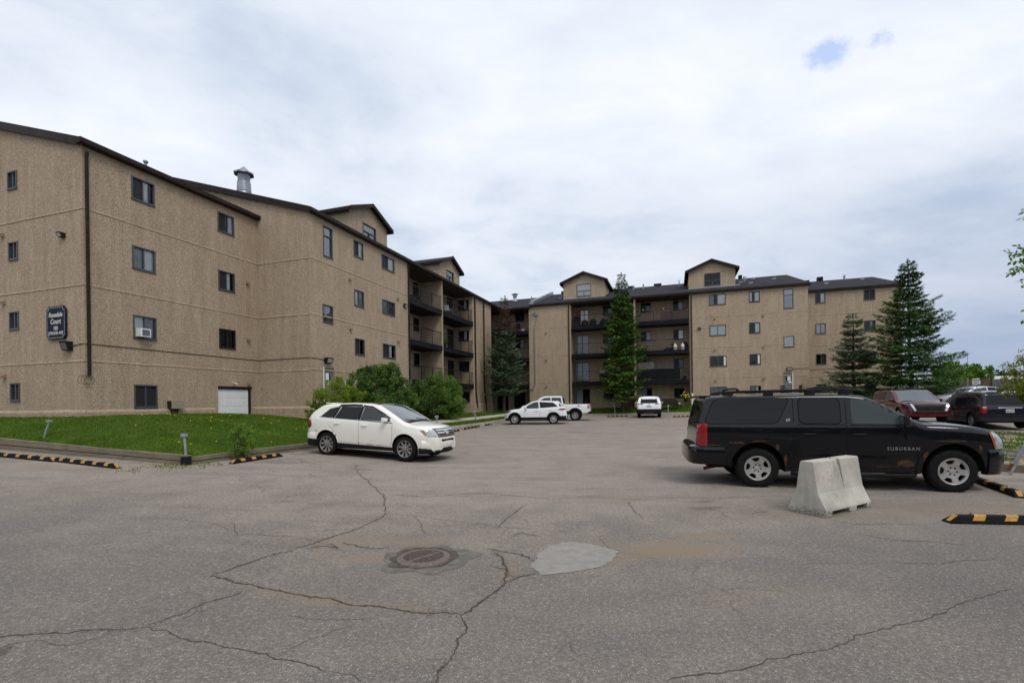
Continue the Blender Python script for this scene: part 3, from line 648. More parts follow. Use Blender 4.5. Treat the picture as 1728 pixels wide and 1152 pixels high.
# ------------------------------------------------------------------ edging timbers and kerbs
def edging(name, pts, tops, thick, bott, label, group, mat, joints=3.0, lays=2, seed=1):
    """stacked timbers along a line; each timber is part of one low wall"""
    r_ = random.Random(seed); o = thing(name, label, 'edging', (pts[0].x, pts[0].y, bott[0]), 0, group); base = Vector(o.location)
    L_ = 0
    for i in range(len(pts) - 1):
        a, b = pts[i], pts[i + 1]; d = (b - a); d.z = 0; n = max(1, round(d.length / joints)); dn = d.normalized(); t = Vector((-dn.y, dn.x, 0))
        for k in range(n):
            f0, f1 = k / n, (k + 1) / n
            for l in range(lays):
                mb = MB(); zz = []
                for f in (f0, f1):
                    zt = tops[i] + (tops[i + 1] - tops[i]) * f; zb = bott[i] + (bott[i + 1] - bott[i]) * f - 0.06; zz.append((zb + (zt - zb) * l / lays + (0.008 if l else 0), zb + (zt - zb) * (l + 1) / lays - (0.006 if l < lays - 1 else 0)))
                j = r_.uniform(-0.008, 0.008); g0, g1 = 0.006, 0.006
                p0, p1 = a + d * f0 + dn * g0 + t * j, a + d * f1 - dn * g1 + t * j; jz = r_.uniform(-0.01, 0.01) if l == lays - 1 else 0
                q = [Vector((p.x, p.y, 0)) + t * w for p, w in ((p0, 0), (p1, 0), (p1, thick), (p0, thick))]
                z0 = [zz[0][0], zz[1][0], zz[1][0], zz[0][0]]; z1 = [zz[0][1] - 0.006 + jz, zz[1][1] - 0.006 + jz, zz[1][1] - 0.006 + jz, zz[0][1] - 0.006 + jz]
                mb.hexa([Vector((v.x, v.y, z)) - base for v, z in zip(q, z0)] + [Vector((v.x, v.y, z)) - base for v, z in zip(q, z1)])
                ob = mb.build('timber', mat, o); fix_normals(ob)
                bv = ob.modifiers.new('b', 'BEVEL'); bv.width = 0.012; bv.segments = 2
    return o
K0 = ab(AK, BK)
def bay(a): return ab(a, BK)
pb = [bay(AK), bay(1.5), bay(6.2)]
edging('timber_edging', pb, [kt_bay(AK) + 0.02, kt_bay(1.5) + 0.02, kt_bay(6.2) + 0.02], 0.16, [gz(p.x, p.y) for p in pb], 'weathered grey timber edging running from the black corner bracket to behind the cream car', 'timber edgings round the lawns', M['timber'], 2.4, 2, 2)
ps = [ab(AK, BK), ab(AK, 3.4), ab(AK, -1.5), ab(AK, -9)]
edging('timber_edging', ps, [kt_st(to_ab(p)[1]) + 0.02 for p in ps], -0.16, [gz(p.x, p.y) for p in ps], 'long weathered timber edging under the lawn at the left edge', 'timber edgings round the lawns', M['timber'], 2.4, 2, 3)
mb = MB(); p = K0; mb.box((-0.085, -0.085, -0.20), (0.085, 0.085, 0.006), Matrix.Translation((p.x - 0.03, p.y + 0.03, kt_bay(AK) + 0.02)) @ Matrix.Rotation(math.atan2(U1.y, U1.x), 4, 'Z'))
o = mb.build('corner_bracket', M['blackp']); tag(o, 'black corner bracket where two timber edgings meet', 'bracket')
# kerb along the far bays, curving into the far side
kp = [bay(a) for a in (9.5, 13, 16, 19, 22, 25)] + [ab(a, b) for a, b in ((27.5, 8.0), (29.8, 7.9), (31.6, 8.0), (32.45, 8.5), (32.7, 9.5))] + [ab(32.7, b) for b in (12, 15, 18, 21, 24, 27, 30, 34, 38)]
mb = MB(); o_ = 0
for k, p in enumerate(kp):
    d = kp[min(k + 1, len(kp) - 1)] - kp[max(k - 1, 0)]; t = Vector((-d.y, d.x, 0)).normalized(); z = gz(p.x, p.y)
    hh = 0.23 if k < 9 else 0.17
    for w, h in ((0, -0.1), (0.0, hh - 0.03), (0.02, hh), (0.16, hh), (0.18, -0.1)): q = p + t * w; mb.v.append((q.x, q.y, z + h))
for k in range(len(kp) - 1):
    for j in range(4): mb.f.append((k * 5 + j, (k + 1) * 5 + j, (k + 1) * 5 + j + 1, k * 5 + j + 1)); mb.m.append(0)
o = mb.build('kerb', M['kerb']); fix_normals(o); tag(o, kind='structure')
pv = [vxy(0, -0.02), vxy(2.4, -0.02), vxy(9, -0.02)]
edging('timber_edging', pv, [gz(p.x, p.y) + 0.19 for p in pv], 0.15, [gz(p.x, p.y) for p in pv], 'brown timber edging in front of the black car under the leaning post', 'timber edgings round the lawns', M['timber'], 2.4, 1, 5)

# ------------------------------------------------------------------ leaves and grass blades
class LM:
    """many small faces with a tint each"""
    def __init__(s): s.v = []; s.f = []; s.t = []
    def tri(s, a, b, c, t): o = len(s.v); s.v += [tuple(a), tuple(b), tuple(c)]; s.f.append((o, o + 1, o + 2)); s.t.append(t)
    def quad(s, a, b, c, d, t): o = len(s.v); s.v += [tuple(a), tuple(b), tuple(c), tuple(d)]; s.f.append((o, o + 1, o + 2, o + 3)); s.t.append(t)
    def leaf(s, p, d, n, L, w, t):       # kite-shaped leaf at p pointing along d
        sd = d.cross(n)
        if sd.length < 1e-4: sd = Vector((1, 0, 0))
        sd = sd.normalized() * w * 0.5; s.quad(p, p + d * L * 0.45 + sd, p + d * L, p + d * L * 0.45 - sd, t)
    def build(s, name, mat, parent=None):
        me = bpy.data.meshes.new(name); me.from_pydata(s.v, [], s.f); me.materials.append(mat)
        a = me.attributes.new('tint', 'FLOAT', 'FACE'); a.data.foreach_set('value', s.t); me.update()
        return link(bpy.data.objects.new(name, me), parent)
def rv(r_): 
    while True:
        v = Vector((r_.uniform(-1, 1), r_.uniform(-1, 1), r_.uniform(-1, 1)))
        if 0.05 < v.length < 1: return v.normalized()
M['blade'] = mat_leaf('grass_blades', [(0.034, 0.070, 0.004), (0.066, 0.125, 0.008), (0.125, 0.19, 0.018), (0.27, 0.27, 0.08)], 0.7, 0.2)
def blades(name, n, fxy, fz, h, seed, mask=None, w=0.012):
    lm = LM(); r_ = random.Random(seed); k = 0
    while k < n:
        p = fxy(r_)
        if mask and not mask(p, r_): k += 1; continue
        z = fz(p.x, p.y); hh = h * r_.uniform(0.5, 1.5); a = r_.random() * 6.28; l = Vector((r_.gauss(0, 0.35), r_.gauss(0, 0.35), 1)) * hh
        b = Vector((math.cos(a), math.sin(a), 0)) * w; q = Vector((p.x, p.y, z - 0.01)); t = min(1, max(0, 0.42 + 0.22 * noise.noise(p * 0.9) + r_.gauss(0, 0.12) + (0.45 if r_.random() < 0.03 else 0)))
        lm.tri(q - b, q + b, q + l, t); k += 1
    o = lm.build(name, M['blade']); tag(o, 'short green grass blades growing on the ' + ('rough verge' if 'rough' in name else 'lawn'), 'grass', kind='stuff'); return o
def near_ab(r_):
    a = AK + 0.05 + (10 - AK) * r_.random() ** 1.3; return ab(a, r_.uniform(-8 if a < 0 else 0, BK - 0.02))
blades('grass', 52000, near_ab, lz, 0.05, 1, w=0.013)
blades('grass', 14000, lambda r_: ab(r_.uniform(10, 32), r_.uniform(3, BK)), lz, 0.06, 2, lambda p, r_: not 5.9 < to_ab(p)[1] < 7.05, 0.03)
blades('grass', 9000, lambda r_: ab(r_.uniform(AF, 35.3), r_.uniform(8.2, 26)), flz, 0.07, 3, None, 0.035)
blades('rough_grass', 15000, lambda r_: vxy(r_.uniform(0, 13), r_.uniform(0, 10)), lambda X, Y: vz(X, Y, 0, (Vector((X, Y, 0)) - VO).dot(vn)), 0.09, 4, lambda p, r_: noise.noise(Vector((p.x * 0.8, p.y * 0.8, 0))) > -0.08 or r_.random() < 0.25, 0.014)
# rubble on the verge
mb = MB(); r_ = random.Random(11)
for k in range(330):
    s_, t_ = r_.uniform(0.3, 13), r_.uniform(1.0, 9.5); p = vxy(s_, t_); z = vz(p.x, p.y, s_, t_)
    if noise.noise(Vector((p.x * 0.8, p.y * 0.8, 0))) > 0.12: continue
    ra = r_.uniform(0.03, 0.12) * (1.9 if r_.random() < 0.12 else 1); o0 = len(mb.v); a0 = r_.random() * 6; n = 7
    for lay, (f, h) in enumerate(((1, -0.02), (0.95, ra * 0.3), (0.55, ra * 0.45))):
        for j in range(n): t = a0 + j * 6.283 / n; w = ra * f * r_.uniform(0.75, 1.25); mb.v.append((p.x + w * 1.4 * math.cos(t + a0), p.y + w * r_.uniform(0.8, 1.2) * math.sin(t), z + h * r_.uniform(0.6, 1.3)))
    for l in range(2):
        for j in range(n): mb.f.append((o0 + l * n + j, o0 + l * n + (j + 1) % n, o0 + (l + 1) * n + (j + 1) % n, o0 + (l + 1) * n + j)); mb.m.append(0)
    mb.f.append(tuple(o0 + 2 * n + j for j in range(n))); mb.m.append(0)
M['rubble'] = plain('rubble_stone', (0.27, 0.245, 0.205), 0.95, 0, 0.45, 5, 0, 0.5); o = mb.build('rubble', M['rubble']); tag(o, 'broken pale stones lying in the rough grass of the verge', 'rubble', kind='stuff')
# dandelions and weeds by the edging
M['petal'] = plain('dandelion', (0.62, 0.42, 0.02), 0.8); lmb = MB(); r_ = random.Random(5)
for k in range(62):
    a_, b_ = r_.uniform(AK + 0.2, 8), r_.uniform(0.3, BK - 0.1); p = ab(a_, b_) if a_ > 0 else ab(a_, r_.uniform(-8, BK)); z = lz(p.x, p.y) + 0.07
    lmb.lathe([(0.0, 0.012), (0.016, 0.008), (0.021, 0), (0.0, -0.008)], 7, Matrix.Translation((p.x, p.y, z)) @ Matrix.Rotation(R(35), 4, 'X'))
o = lmb.build('dandelions', M['petal']); tag(o, 'tiny yellow dandelion heads dotted over the lawn', 'dandelions', kind='stuff')
lm = LM(); r_ = random.Random(8)
for (px, py, sx, sy, n) in ((300, 787, 46, 3, 260), (345, 783, 30, 3, 120), (220, 795, 25, 3, 40)):
    for k in range(n):
        g = gp(r_.gauss(px, sx * .6), py + r_.gauss(0, sy)); d = (rv(r_) + Vector((0, 0, 0.9))).normalized()
        lm.leaf(g + Vector((0, 0, 0.005)), d, rv(r_), r_.uniform(0.03, 0.09), 0.02, r_.uniform(0.3, 1.0))
o = lm.build('weeds', M['blade']); tag(o, 'low weeds growing along the foot of the timber edging corner', 'weeds', kind='stuff')

# unseen leaf belt added behind the camera to darken reflections in paint and glass
lm = LM(); r_ = random.Random(77)
for k in range(9000):
    a = R(r_.uniform(-105, 105)); d = r_.uniform(24, 32) ; x, y = d * math.sin(a) * 1.25, -d * math.cos(a) * 0.95
    if y > 6 or (x > 13 and y > 0): continue
    h = 5.5 + 2.5 * noise.noise(Vector((x * 0.15, y * 0.15, 0))); z = gz(x, y) + h * r_.random() ** 0.8
    lm.leaf(Vector((x, y, z)), rv(r_), rv(r_), r_.uniform(0.8, 1.6), r_.uniform(0.6, 1.0), min(1, max(0, r_.gauss(0.4, 0.2))))
M['belt'] = mat_leaf('added_belt_leaves', [(0.008, 0.012, 0.006), (0.014, 0.020, 0.010), (0.022, 0.030, 0.014)], 0.8, 0.0)
o = lm.build('added_dark_belt', M['belt']); tag(o, 'unseen belt of leaves added behind the viewpoint to darken reflections', 'trees', kind='stuff')
# ================================================================== the apartment building
BLD = thing('apartment_building', 'four storey tan stucco apartment building with dormers and black balconies around the car park', 'apartment building', ab(0, 0, 0))
BO = Vector(BLD.location)
Z3 = Vector((0, 0, 1))
def bbuild(mb, name, mat=None, parent=None, smooth=False):
    par = parent or BLD
    o = mb.build(name, mat, par, smooth, 40, Matrix.Translation(-BO)); return o
class Face:
    """a vertical plane: origin p (z=0), direction u, outward normal n"""
    def __init__(s, p, u, n): s.p, s.u, s.n = Vector((p.x, p.y, 0)), u.normalized(), n.normalized()
    def P(s, t, z, d=0.0): return s.p + s.u * t + s.n * d + Z3 * z
NF, NS = U2, -U1                          # outward normals of the two families of fronts
def FA(b): return Face(ab(0, b), U1, NF)   # t = a
def FB(a): return Face(ab(a, 0), U2, NS)   # t = b
def wall(mb, F, t0, t1, z0, z1, holes=(), reveal=0.10, topf=None):
    ts = sorted({t0, t1, *[h[0] for h in holes], *[h[1] for h in holes]}); zs = sorted({z0, z1, *[h[2] for h in holes], *[h[3] for h in holes]})
    ts = [t for t in ts if t0 <= t <= t1]; zs = [z for z in zs if z0 <= z <= z1]
    for a, b in zip(ts[:-1], ts[1:]):
        for c, d in zip(zs[:-1], zs[1:]):
            m, k = (a + b) / 2, (c + d) / 2
            if any(h[0] < m < h[1] and h[2] < k < h[3] for h in holes): continue
            mb.quad(F.P(a, c), F.P(b, c), F.P(b, d), F.P(a, d))
    for h in holes:
        a, b, c, d = h[:4]
        for (x0, y0), (x1, y1) in (((a, c), (b, c)), ((b, c), (b, d)), ((b, d), (a, d)), ((a, d), (a, c))):
            mb.quad(F.P(x0, y0), F.P(x1, y1), F.P(x1, y1, -reveal), F.P(x0, y0, -reveal))
def band(mb, F, t0, t1, z, h=0.06, d=0.02):      # weathered ledge where two lifts of stucco meet
    n = max(2, int((t1 - t0) / 0.8)); ps = []
    for k in range(n + 1):
        t = t0 + (t1 - t0) * k / n; w = 0.012 * noise.noise(Vector((t * 0.7, z, F.p.x)))
        ps.append((F.P(t, z + w - 0.003, 0.001), F.P(t, z + w, d), F.P(t, z + h + w, 0.001)))
    for p, q in zip(ps[:-1], ps[1:]):
        mb.quad(p[0], q[0], q[1], p[1]); mb.quad(p[1], q[1], q[2], p[2])
def plinth(mb, F, t0, t1, zt, zb=-0.3, d=0.07):
    mb.quad(F.P(t0, zb, d), F.P(t1, zb, d), F.P(t1, zt, d), F.P(t0, zt, d))
    mb.quad(F.P(t0, zt, d), F.P(t1, zt, d), F.P(t1, zt + 0.10, 0.001), F.P(t0, zt + 0.10, 0.001))
    for t in (t0, t1): mb.poly([F.P(t, zb, d), F.P(t, zt, d), F.P(t, zt + 0.1, 0), F.P(t, zb, 0)])
def fbox(mb, F, t0, t1, z0, z1, d0, d1, mat=None):
    mb.obox(F.P(t0, z0, d0), F.u * (t1 - t0), F.n * (d1 - d0) if False else F.n * (d1 - d0), Z3 * (z1 - z0), mat)
wrnd = random.Random(21)
def window(F, t0, t1, z0, z1, style='slide', L='d', Rr='c', fr='frame', room=True, name='window', d0=-0.10, label=None, parent=None):
    """frame, panes and whatever hangs behind the glass"""
    fm = M[fr]; mb = MB(); w = 0.036; e = 0.014
    def bar(a, b, c, d, dd=0.03): fbox(mb, F, a, b, c, d, d0, dd if dd else 0.0, fm)
    bar(t0 - e, t1 + e, z0 - e, z0 + w); bar(t0 - e, t1 + e, z1 - w, z1 + e); bar(t0 - e, t0 + w, z0 + w, z1 - w); bar(t1 - w, t1 + e, z0 + w, z1 - w)
    fbox(mb, F, t0 - 0.03, t1 + 0.03, z0 - 0.035, z0 - e - 0.001, -0.02, 0.05, fm)
    cells = []
    tm = (t0 + t1) / 2
    if style in ('slide', 'patio'):
        fbox(mb, F, tm - 0.022, tm + 0.022, z0 + w, z1 - w, d0, 0.0, fm); cells = [(t0 + w, tm - 0.022, z0 + w, z1 - w, L), (tm + 0.022, t1 - w, z0 + w, z1 - w, Rr)]
    elif style == 'fix': cells = [(t0 + w, t1 - w, z0 + w, z1 - w, L)]
    elif style == 'tall':
        zt = z0 + (z1 - z0) * 0.68; fbox(mb, F, t0 + w, t1 - w, zt - 0.025, zt + 0.025, d0, 0.01, fm); cells = [(t0 + w, t1 - w, z0 + w, zt - 0.025, L), (t0 + w, t1 - w, zt + 0.025, z1 - w, Rr)]
    elif style == 'dormer':
        zt = z0 + (z1 - z0) * 0.42; fbox(mb, F, t0 + w, t1 - w, zt - 0.03, zt + 0.03, d0, 0.01, fm); fbox(mb, F, tm - 0.03, tm + 0.03, z0 + w, zt - 0.03, d0, 0.01, fm)
        cells = [(t0 + w, t1 - w, zt + 0.03, z1 - w, L), (t0 + w, tm - 0.03, z0 + w, zt - 0.03, Rr), (tm + 0.03, t1 - w, z0 + w, zt - 0.03, Rr)]
    # the dim room behind
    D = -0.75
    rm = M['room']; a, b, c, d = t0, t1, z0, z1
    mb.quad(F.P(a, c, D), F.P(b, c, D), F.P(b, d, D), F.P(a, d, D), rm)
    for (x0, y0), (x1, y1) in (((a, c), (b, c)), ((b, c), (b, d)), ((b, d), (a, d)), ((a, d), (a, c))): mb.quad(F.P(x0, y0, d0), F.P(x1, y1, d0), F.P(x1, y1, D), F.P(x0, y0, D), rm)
    o = bbuild(mb, name, None, parent)
    if label: o['label'] = label
    pb, cb, sb = MB(), MB(), MB()
    for (a, b, c, d, k) in cells:
        pd = -0.055 + wrnd.uniform(-0.004, 0.004); tl = wrnd.uniform(-0.004, 0.004)
        pb.quad(F.P(a, c, pd), F.P(b, c, pd + tl), F.P(b, d, pd + tl), F.P(a, d, pd))
        if k in 'cgCG':                   # hanging curtain with folds
            cm = M['curtain'] if k in 'cC' else M['curtain2']; n = max(8, int((b - a) / 0.035)); f0, f1 = (0, 1) if k in 'cg' else ((0, 0.55) if wrnd.random() < 0.5 else (0.4, 1))
            ph = wrnd.random() * 6; prev = None
            for j in range(n + 1):
                f = f0 + (f1 - f0) * j / n; t = a + (b - a) * f; q = -0.076 - 0.010 * math.sin(j * 1.35 + ph)
                cur = (F.P(t, c, q), F.P(t, d, q))
                if prev: cb.quad(prev[0], cur[0], cur[1], prev[1], cm)
                prev = cur
        elif k == 's': sb.quad(F.P(a, c, -0.03), F.P(b, c, -0.03), F.P(b, d, -0.03), F.P(a, d, -0.03))
    bbuild(pb, 'pane', M['pane_sky'] if style in ('fix', 'tall') or (style == 'dormer' and L != 'd') else M['pane'], o)
    if cb.v: bbuild(cb, 'curtain', None, o)
    if sb.v: bbuild(sb, 'insect_screen', M['screen'], o)
    return o
def mat_screen():
    m, N, L, b = nodes('insect_screen'); tr = N.new('ShaderNodeBsdfTransparent'); ms = N.new('ShaderNodeMixShader'); ms.inputs[0].default_value = 0.55
    f = nz(N, L, geo(N), 3, 3, 0.5); L.new(mixc(N, L, f, (0.02, 0.022, 0.026), (0.04, 0.042, 0.048)), b.inputs['Base Color']); b.inputs['Roughness'].default_value = 0.8
    L.new(tr.outputs[0], ms.inputs[1]); L.new(b.outputs[0], ms.inputs[2]); L.new(ms.outputs[0], N['Material Output'].inputs['Surface']); return m
M['screen'] = mat_screen()

EV = 11.25; JZ = (3.45, 6.17, 8.90)
f1, f2, s1, s2 = FA(0), FA(3.2), FB(0), FB(7.65)
# ---- front of the near block, facing the bays
W1 = []
for (a0, a1) in ((1.66, 2.52), (5.42, 6.27)):
    for z in (9.92, 7.21, 4.50) + ((1.78,) if a0 < 5 else ()): W1.append((a0, a1, z, z + 0.87))
G1 = (5.26, 7.10, 0.2, 2.62)
mb = MB(); wall(mb, f1, 0, 7.65, -0.3, EV, W1 + [G1])
for z in JZ: band(mb, f1, 0, 7.65, z)
plinth(mb, f1, 0.0, 5.16, 1.62); plinth(mb, f1, 7.2, 7.6, 1.62)
# gable end facing the street
b_r = -5.55; RS = 0.315
W0 = [(-4.27, -3.72, z, z + 0.66) for z in (10.2, 7.5, 4.83, 2.1)] + [(-9.5, -8.9, z, z + 0.66) for z in (10.2, 7.5, 4.83, 2.1)]
wall(mb, s1, -14.3, 0, -0.3, EV, W0)
mb.poly([s1.P(-14.3, EV), s1.P(0, EV), s1.P(b_r, EV + RS * 5.55)])
for z in JZ: band(mb, s1, -14.3, 0, z)
plinth(mb, s1, -14.3, 0.07, 1.62)
bbuild(mb, 'wall', M['stucco'])
# ---- return wall and its gable
mb = MB(); wall(mb, s2, 0, 3.2, -0.3, EV)
mb.poly([s2.P(-14.3, EV), s2.P(3.2, EV), s2.P(b_r, EV + RS * 8.75)])
for z in JZ: band(mb, s2, 0, 3.2, z)
plinth(mb, s2, 0, 3.27, 1.62)
# ---- middle front
W2 = [(11.15, 12.0, z, z + 0.87) for z in (10.03, 7.27, 4.56)] + [(13.87, 15.24, z, z + 0.82) for z in (10.06, 7.31, 4.62)]
WT = (8.68, 9.36, 9.33, 10.85); WS = (8.58, 9.32, 5.97, 6.84); DR = (8.54, 9.36, 1.55, 3.68)
WG = [(11.15, 12.0, 1.85, 2.7), (13.87, 15.24, 1.85, 2.7)]
AR0, AR1, ADV, AP1 = 16.98, 27.9, 21.95, 32.4          # recess start and end, divider, end of the pilaster
wall(mb, f2, 7.65, AR0, -0.3, EV, W2 + WG + [WT, WS, DR])
for z in JZ: band(mb, f2, 7.65, AR0 - 0.1, z + 0.05)
plinth(mb, f2, 7.6, 8.4, 1.55); plinth(mb, f2, 9.5, AR0, 1.55)
wall(mb, f2, AR1, AP1, -0.3, EV)
for z in JZ: band(mb, f2, AR1, AP1, z + 0.08)
plinth(mb, f2, AR1, AP1, 1.55)
# recess: back, ends and divider
RD = 1.86; f2b = FA(3.2 - RD)
hb = [(20.8, 21.6, z, z + 0.95) for z in (10.0, 7.3, 4.6)] + [(18.2, 19.6, z, z + 1.9) for z in (9.0, 6.3, 3.6, 0.9)] + [(26.6, 27.75, z, z + 1.95) for z in (9.0, 6.27, 3.55)] + [(24.0, 25.4, z, z + 0.95) for z in (10.0, 7.3, 4.6, 1.9)] + [(20.8, 21.6, 1.9, 2.85), (26.6, 27.6, 0.9, 2.75)]
wall(mb, f2b, AR0, AR1, -0.3, EV, hb)
eR = FB(AR1); hR = [(1.85, 2.80, z, z + 0.86) for z in (9.98, 7.27, 4.56, 1.85)]
wall(mb, eR, 3.2 - RD, 3.2, -0.3, EV, hR)
eL = Face(ab(AR0, 0), U2, U1); wall(mb, eL, 3.2 - RD, 3.2, -0.3, EV)
for aa, nn in ((ADV - 0.09, -U1), (ADV + 0.09, U1)):
    ff = Face(ab(aa, 0), U2, nn); wall(mb, ff, 3.2 - RD, 3.2, -0.3, EV)
bbuild(mb, 'wall', M['stucco'])
mb = MB(); ff = f2; mb.quad(ff.P(ADV - 0.09, -0.3), ff.P(ADV + 0.09, -0.3), ff.P(ADV + 0.09, EV), ff.P(ADV - 0.09, EV)); bbuild(mb, 'divider_edge', M['edge'] if 'edge' in M else M['stucco'])
# ---- the inner corner with its own recess
b3 = 6.14; a3 = 35.4
mb = MB()
e1 = Face(ab(AP1, 0), U2, U1); wall(mb, e1, 3.2 - RD, 3.2, -0.3, EV)
fcb = FA(3.2 - RD); hc = [(33.2, 35.1, z, z + 2.0) for z in (8.95, 6.2, 3.5, 0.9)] + [(35.9, 36.9, z, z + 2.0) for z in (0.9,)]
wall(mb, fcb, AP1, a3 + RD, -0.3, EV, hc)
f3b = FB(a3 + RD); hc3 = [(4.12, 5.08, z, z + 0.93) for z in (10.22, 7.4, 4.62)] + [(2.0, 3.2, 0.9, 2.9), (3.9, 5.1, 0.9, 2.9)]
wall(mb, f3b, 3.2 - RD, b3, -0.3, EV, hc3)
e2 = Face(ab(0, b3), U1, -U2); wall(mb, e2, a3, a3 + RD, -0.3, EV)
# ---- far wing
z3 = 0.22; EV3 = 11.42; b4, b4d, b5, b6 = 10.42, 16.5, 21.36, 30.83
f3 = FB(a3)
wall(mb, f3, b3, b4, -0.3, EV3)
WB = [(23.05, 24.41, z, z + 0.92) for z in (10.22, 7.47, 4.72, 1.95)] + [(26.30, 27.14, z, z + 0.88) for z in (10.25, 7.53, 4.78, 2.0)]
WT3 = (29.0, 29.72, 9.50, 11.12); WS3 = (28.97, 29.75, 6.18, 7.08); DR3 = (28.88, 29.62, 1.7, 3.95)
wall(mb, f3, b5, b6, -0.3, EV3, WB + [WT3, WS3, DR3])
for z in JZ:
    band(mb, f3, b3, b4, z + z3 - 0.02); band(mb, f3, b5, b6, z + z3 + 0.04)
plinth(mb, f3, b3, b4, 1.6); plinth(mb, f3, b5, 28.8, 1.75); plinth(mb, f3, 29.7, b6, 1.75)
hb3 = [(11.02, 11.86, 9.15, 10.98), (10.55, 11.86, 6.45, 8.42), (10.5, 11.86, 3.75, 5.65), (10.5, 11.9, 1.05, 2.95)] + [(19.98, 20.86, z, z + 0.92) for z in (10.28, 7.50, 4.74, 1.95)] + [(16.98, 17.92, 7.50, 8.42), (16.98, 17.92, 4.74, 5.66), (16.98, 17.92, 1.55, 2.95), (16.98, 17.92, 10.28, 11.2)] + [(13.3, 14.3, z, z + 0.92) for z in (10.28, 7.5, 4.74, 1.95)]
wall(mb, f3b, b4, b5, -0.3, EV3, hb3)
for bb, nn in ((b4, U2), (b4d - 0.09, -U2), (b4d + 0.09, U2), (b5, -U2)):
    ff = Face(ab(0, bb), U1, nn); wall(mb, ff, a3, a3 + RD, -0.3, EV3)
e6 = Face(ab(0, b6), U1, U2); wall(mb, e6, a3, a3 + 16, -0.3, EV3); mb.poly([e6.P(a3, EV3), e6.P(a3 + 16, EV3), e6.P(a3 + 8, EV3 + RS * 8.0)])
a4 = 38.1; f4 = FB(a4); b7 = 38.4; EV4 = 11.3
W4 = [(32.03, 32.8, z, z + 0.88) for z in (10.22, 7.48, 4.78, 2.1)] + [(35.7, 36.52, z, z + 0.9) for z in (10.2, 7.5, 4.75, 2.05)]
wall(mb, f4, b6, b7, -0.3, EV4, W4)
for z in JZ: band(mb, f4, b6, b7, z + 0.24)
plinth(mb, f4, b6, b7, 1.75)
e7 = Face(ab(0, b7), U1, U2); wall(mb, e7, a4, a4 + 13, -0.3, EV4); mb.poly([e7.P(a4, EV4), e7.P(a4 + 13, EV4), e7.P(a4 + 6.5, EV4 + RS * 6.5)])
bbuild(mb, 'wall', M['stucco'])
mb = MB(); mb.quad(f3.P(b4d - 0.09, -0.3), f3.P(b4d + 0.09, -0.3), f3.P(b4d + 0.09, EV3), f3.P(b4d - 0.09, EV3)); bbuild(mb, 'divider_edge', M['stucco'])

# ---- windows
for k, (h, st) in enumerate(zip(W1, ['sC', 'gc', 'Cc', 'sg', 'sC', 'sC', 'ss', 'ss'])):
    if k == 3: window(f1, *h, L='s', Rr='s')
    elif k == 2: window(f1, *h, L='c', Rr='g', fr='frame', label='window with white blinds above an air conditioner')
    elif k == 6: window(f1, *h, L='d', Rr='d', fr='dframe')
    else: window(f1, *h, L=st[0], Rr=st[1])
for h in W0: window(s1, *h, L='s', Rr='g')
for k, h in enumerate(W2): window(f2, *h, L=['s', 'c', 's', 's', 'g', 's'][k], Rr=['c', 'g', 'd', 'c', 's', 'C'][k])
for h in WG: window(f2, *h, L='s', Rr='d')
window(f2, *WT, 'tall', L='g', Rr='g', label='tall window with an upper light'); window(f2, *WS, 'fix', L='C')
for h in hb: window(f2b, *h, 'patio' if h[3] - h[2] > 1.5 else 'slide', L='s', Rr='g' if h[0] == 24.0 else 'd', fr='dframe', name='patio_door' if h[3] - h[2] > 1.5 else 'window')
for k, h in enumerate(hR): window(eR, *h, L='s', Rr='C' if k in (0, 1) else 's', fr='dframe')
for h in hc: window(fcb, *h, 'patio', L='d', Rr='c', fr='dframe', name='patio_door')
for k, h in enumerate(hc3): window(f3b, *h, L='s', Rr='d' if k != 1 else 'g', fr='dframe', name='window' if h[3] - h[2] < 1.5 else 'patio_door')
for k, h in enumerate(WB):
    st = ['Gc', 'cc', 'dd', 'gg', 'Cc', 'dc', 'dd', 'gC'][k]; o = window(f3, *h, L=st[0], Rr=st[1], fr='frame' if k < 4 else 'dframe')
    if k in (2, 6):                      # white portable cooler panel in the right edge
        mb = MB(); fbox(mb, f3, h[1] - 0.21, h[1] - 0.05, h[2] + 0.05, h[3] - 0.05, -0.03, -0.01); bbuild(mb, 'vent_panel', M['white'], o)
window(f3, *WT3, 'tall', L='g', Rr='g', label='tall window with an upper light'); window(f3, *WS3, 'fix', L='c')
for k, h in enumerate(hb3):
    tall = h[3] - h[2] > 1.2
    window(f3b, *h, 'patio' if tall else 'slide', L='sc'[0] if not tall else ('c' if k == 0 else 'g'), Rr='c' if k in (0, 5) else ('g' if k in (1, 2, 4, 8) else 'd'), fr='dframe', name='patio_door' if tall else 'window')
for k, h in enumerate(W4): window(f4, *h, L=['d', 'c', 'd', 's', 's', 'd', 's', 's'][k], Rr=['c', 'c', 's', 'g', 's', 'G', 's', 's'][k])

# ---- garage door and the two grey side doors
mb = MB(); n = 6
for k in range(n):
    z0 = 0.2 + 2.36 * k / n; fbox(mb, f1, G1[0] + 0.03, G1[1] - 0.1, z0, z0 + 2.36 / n - 0.007, -0.07, -0.035)
    for j in range(4):
        t = G1[0] + 0.12 + j * 0.41; fbox(mb, f1, t, t + 0.33, z0 + 0.09, z0 + 0.31, -0.035, -0.031)
o = bbuild(mb, 'garage_door', M['white'])
mb = MB(); fbox(mb, f1, G1[0] - 0.08, G1[0] + 0.03, 0.2, G1[3] + 0.08, -0.12, 0.03, M['stucco']); fbox(mb, f1, G1[1] - 0.09, G1[1] + 0.02, 0.2, G1[3] + 0.0, -0.16, 0.02, M['brown']); fbox(mb, f1, G1[0] + 0.03, G1[1] + 0.06, G1[3] - 0.02, G1[3] + 0.09, -0.16, 0.05, M['brown']); bbuild(mb, 'frame', None, o)
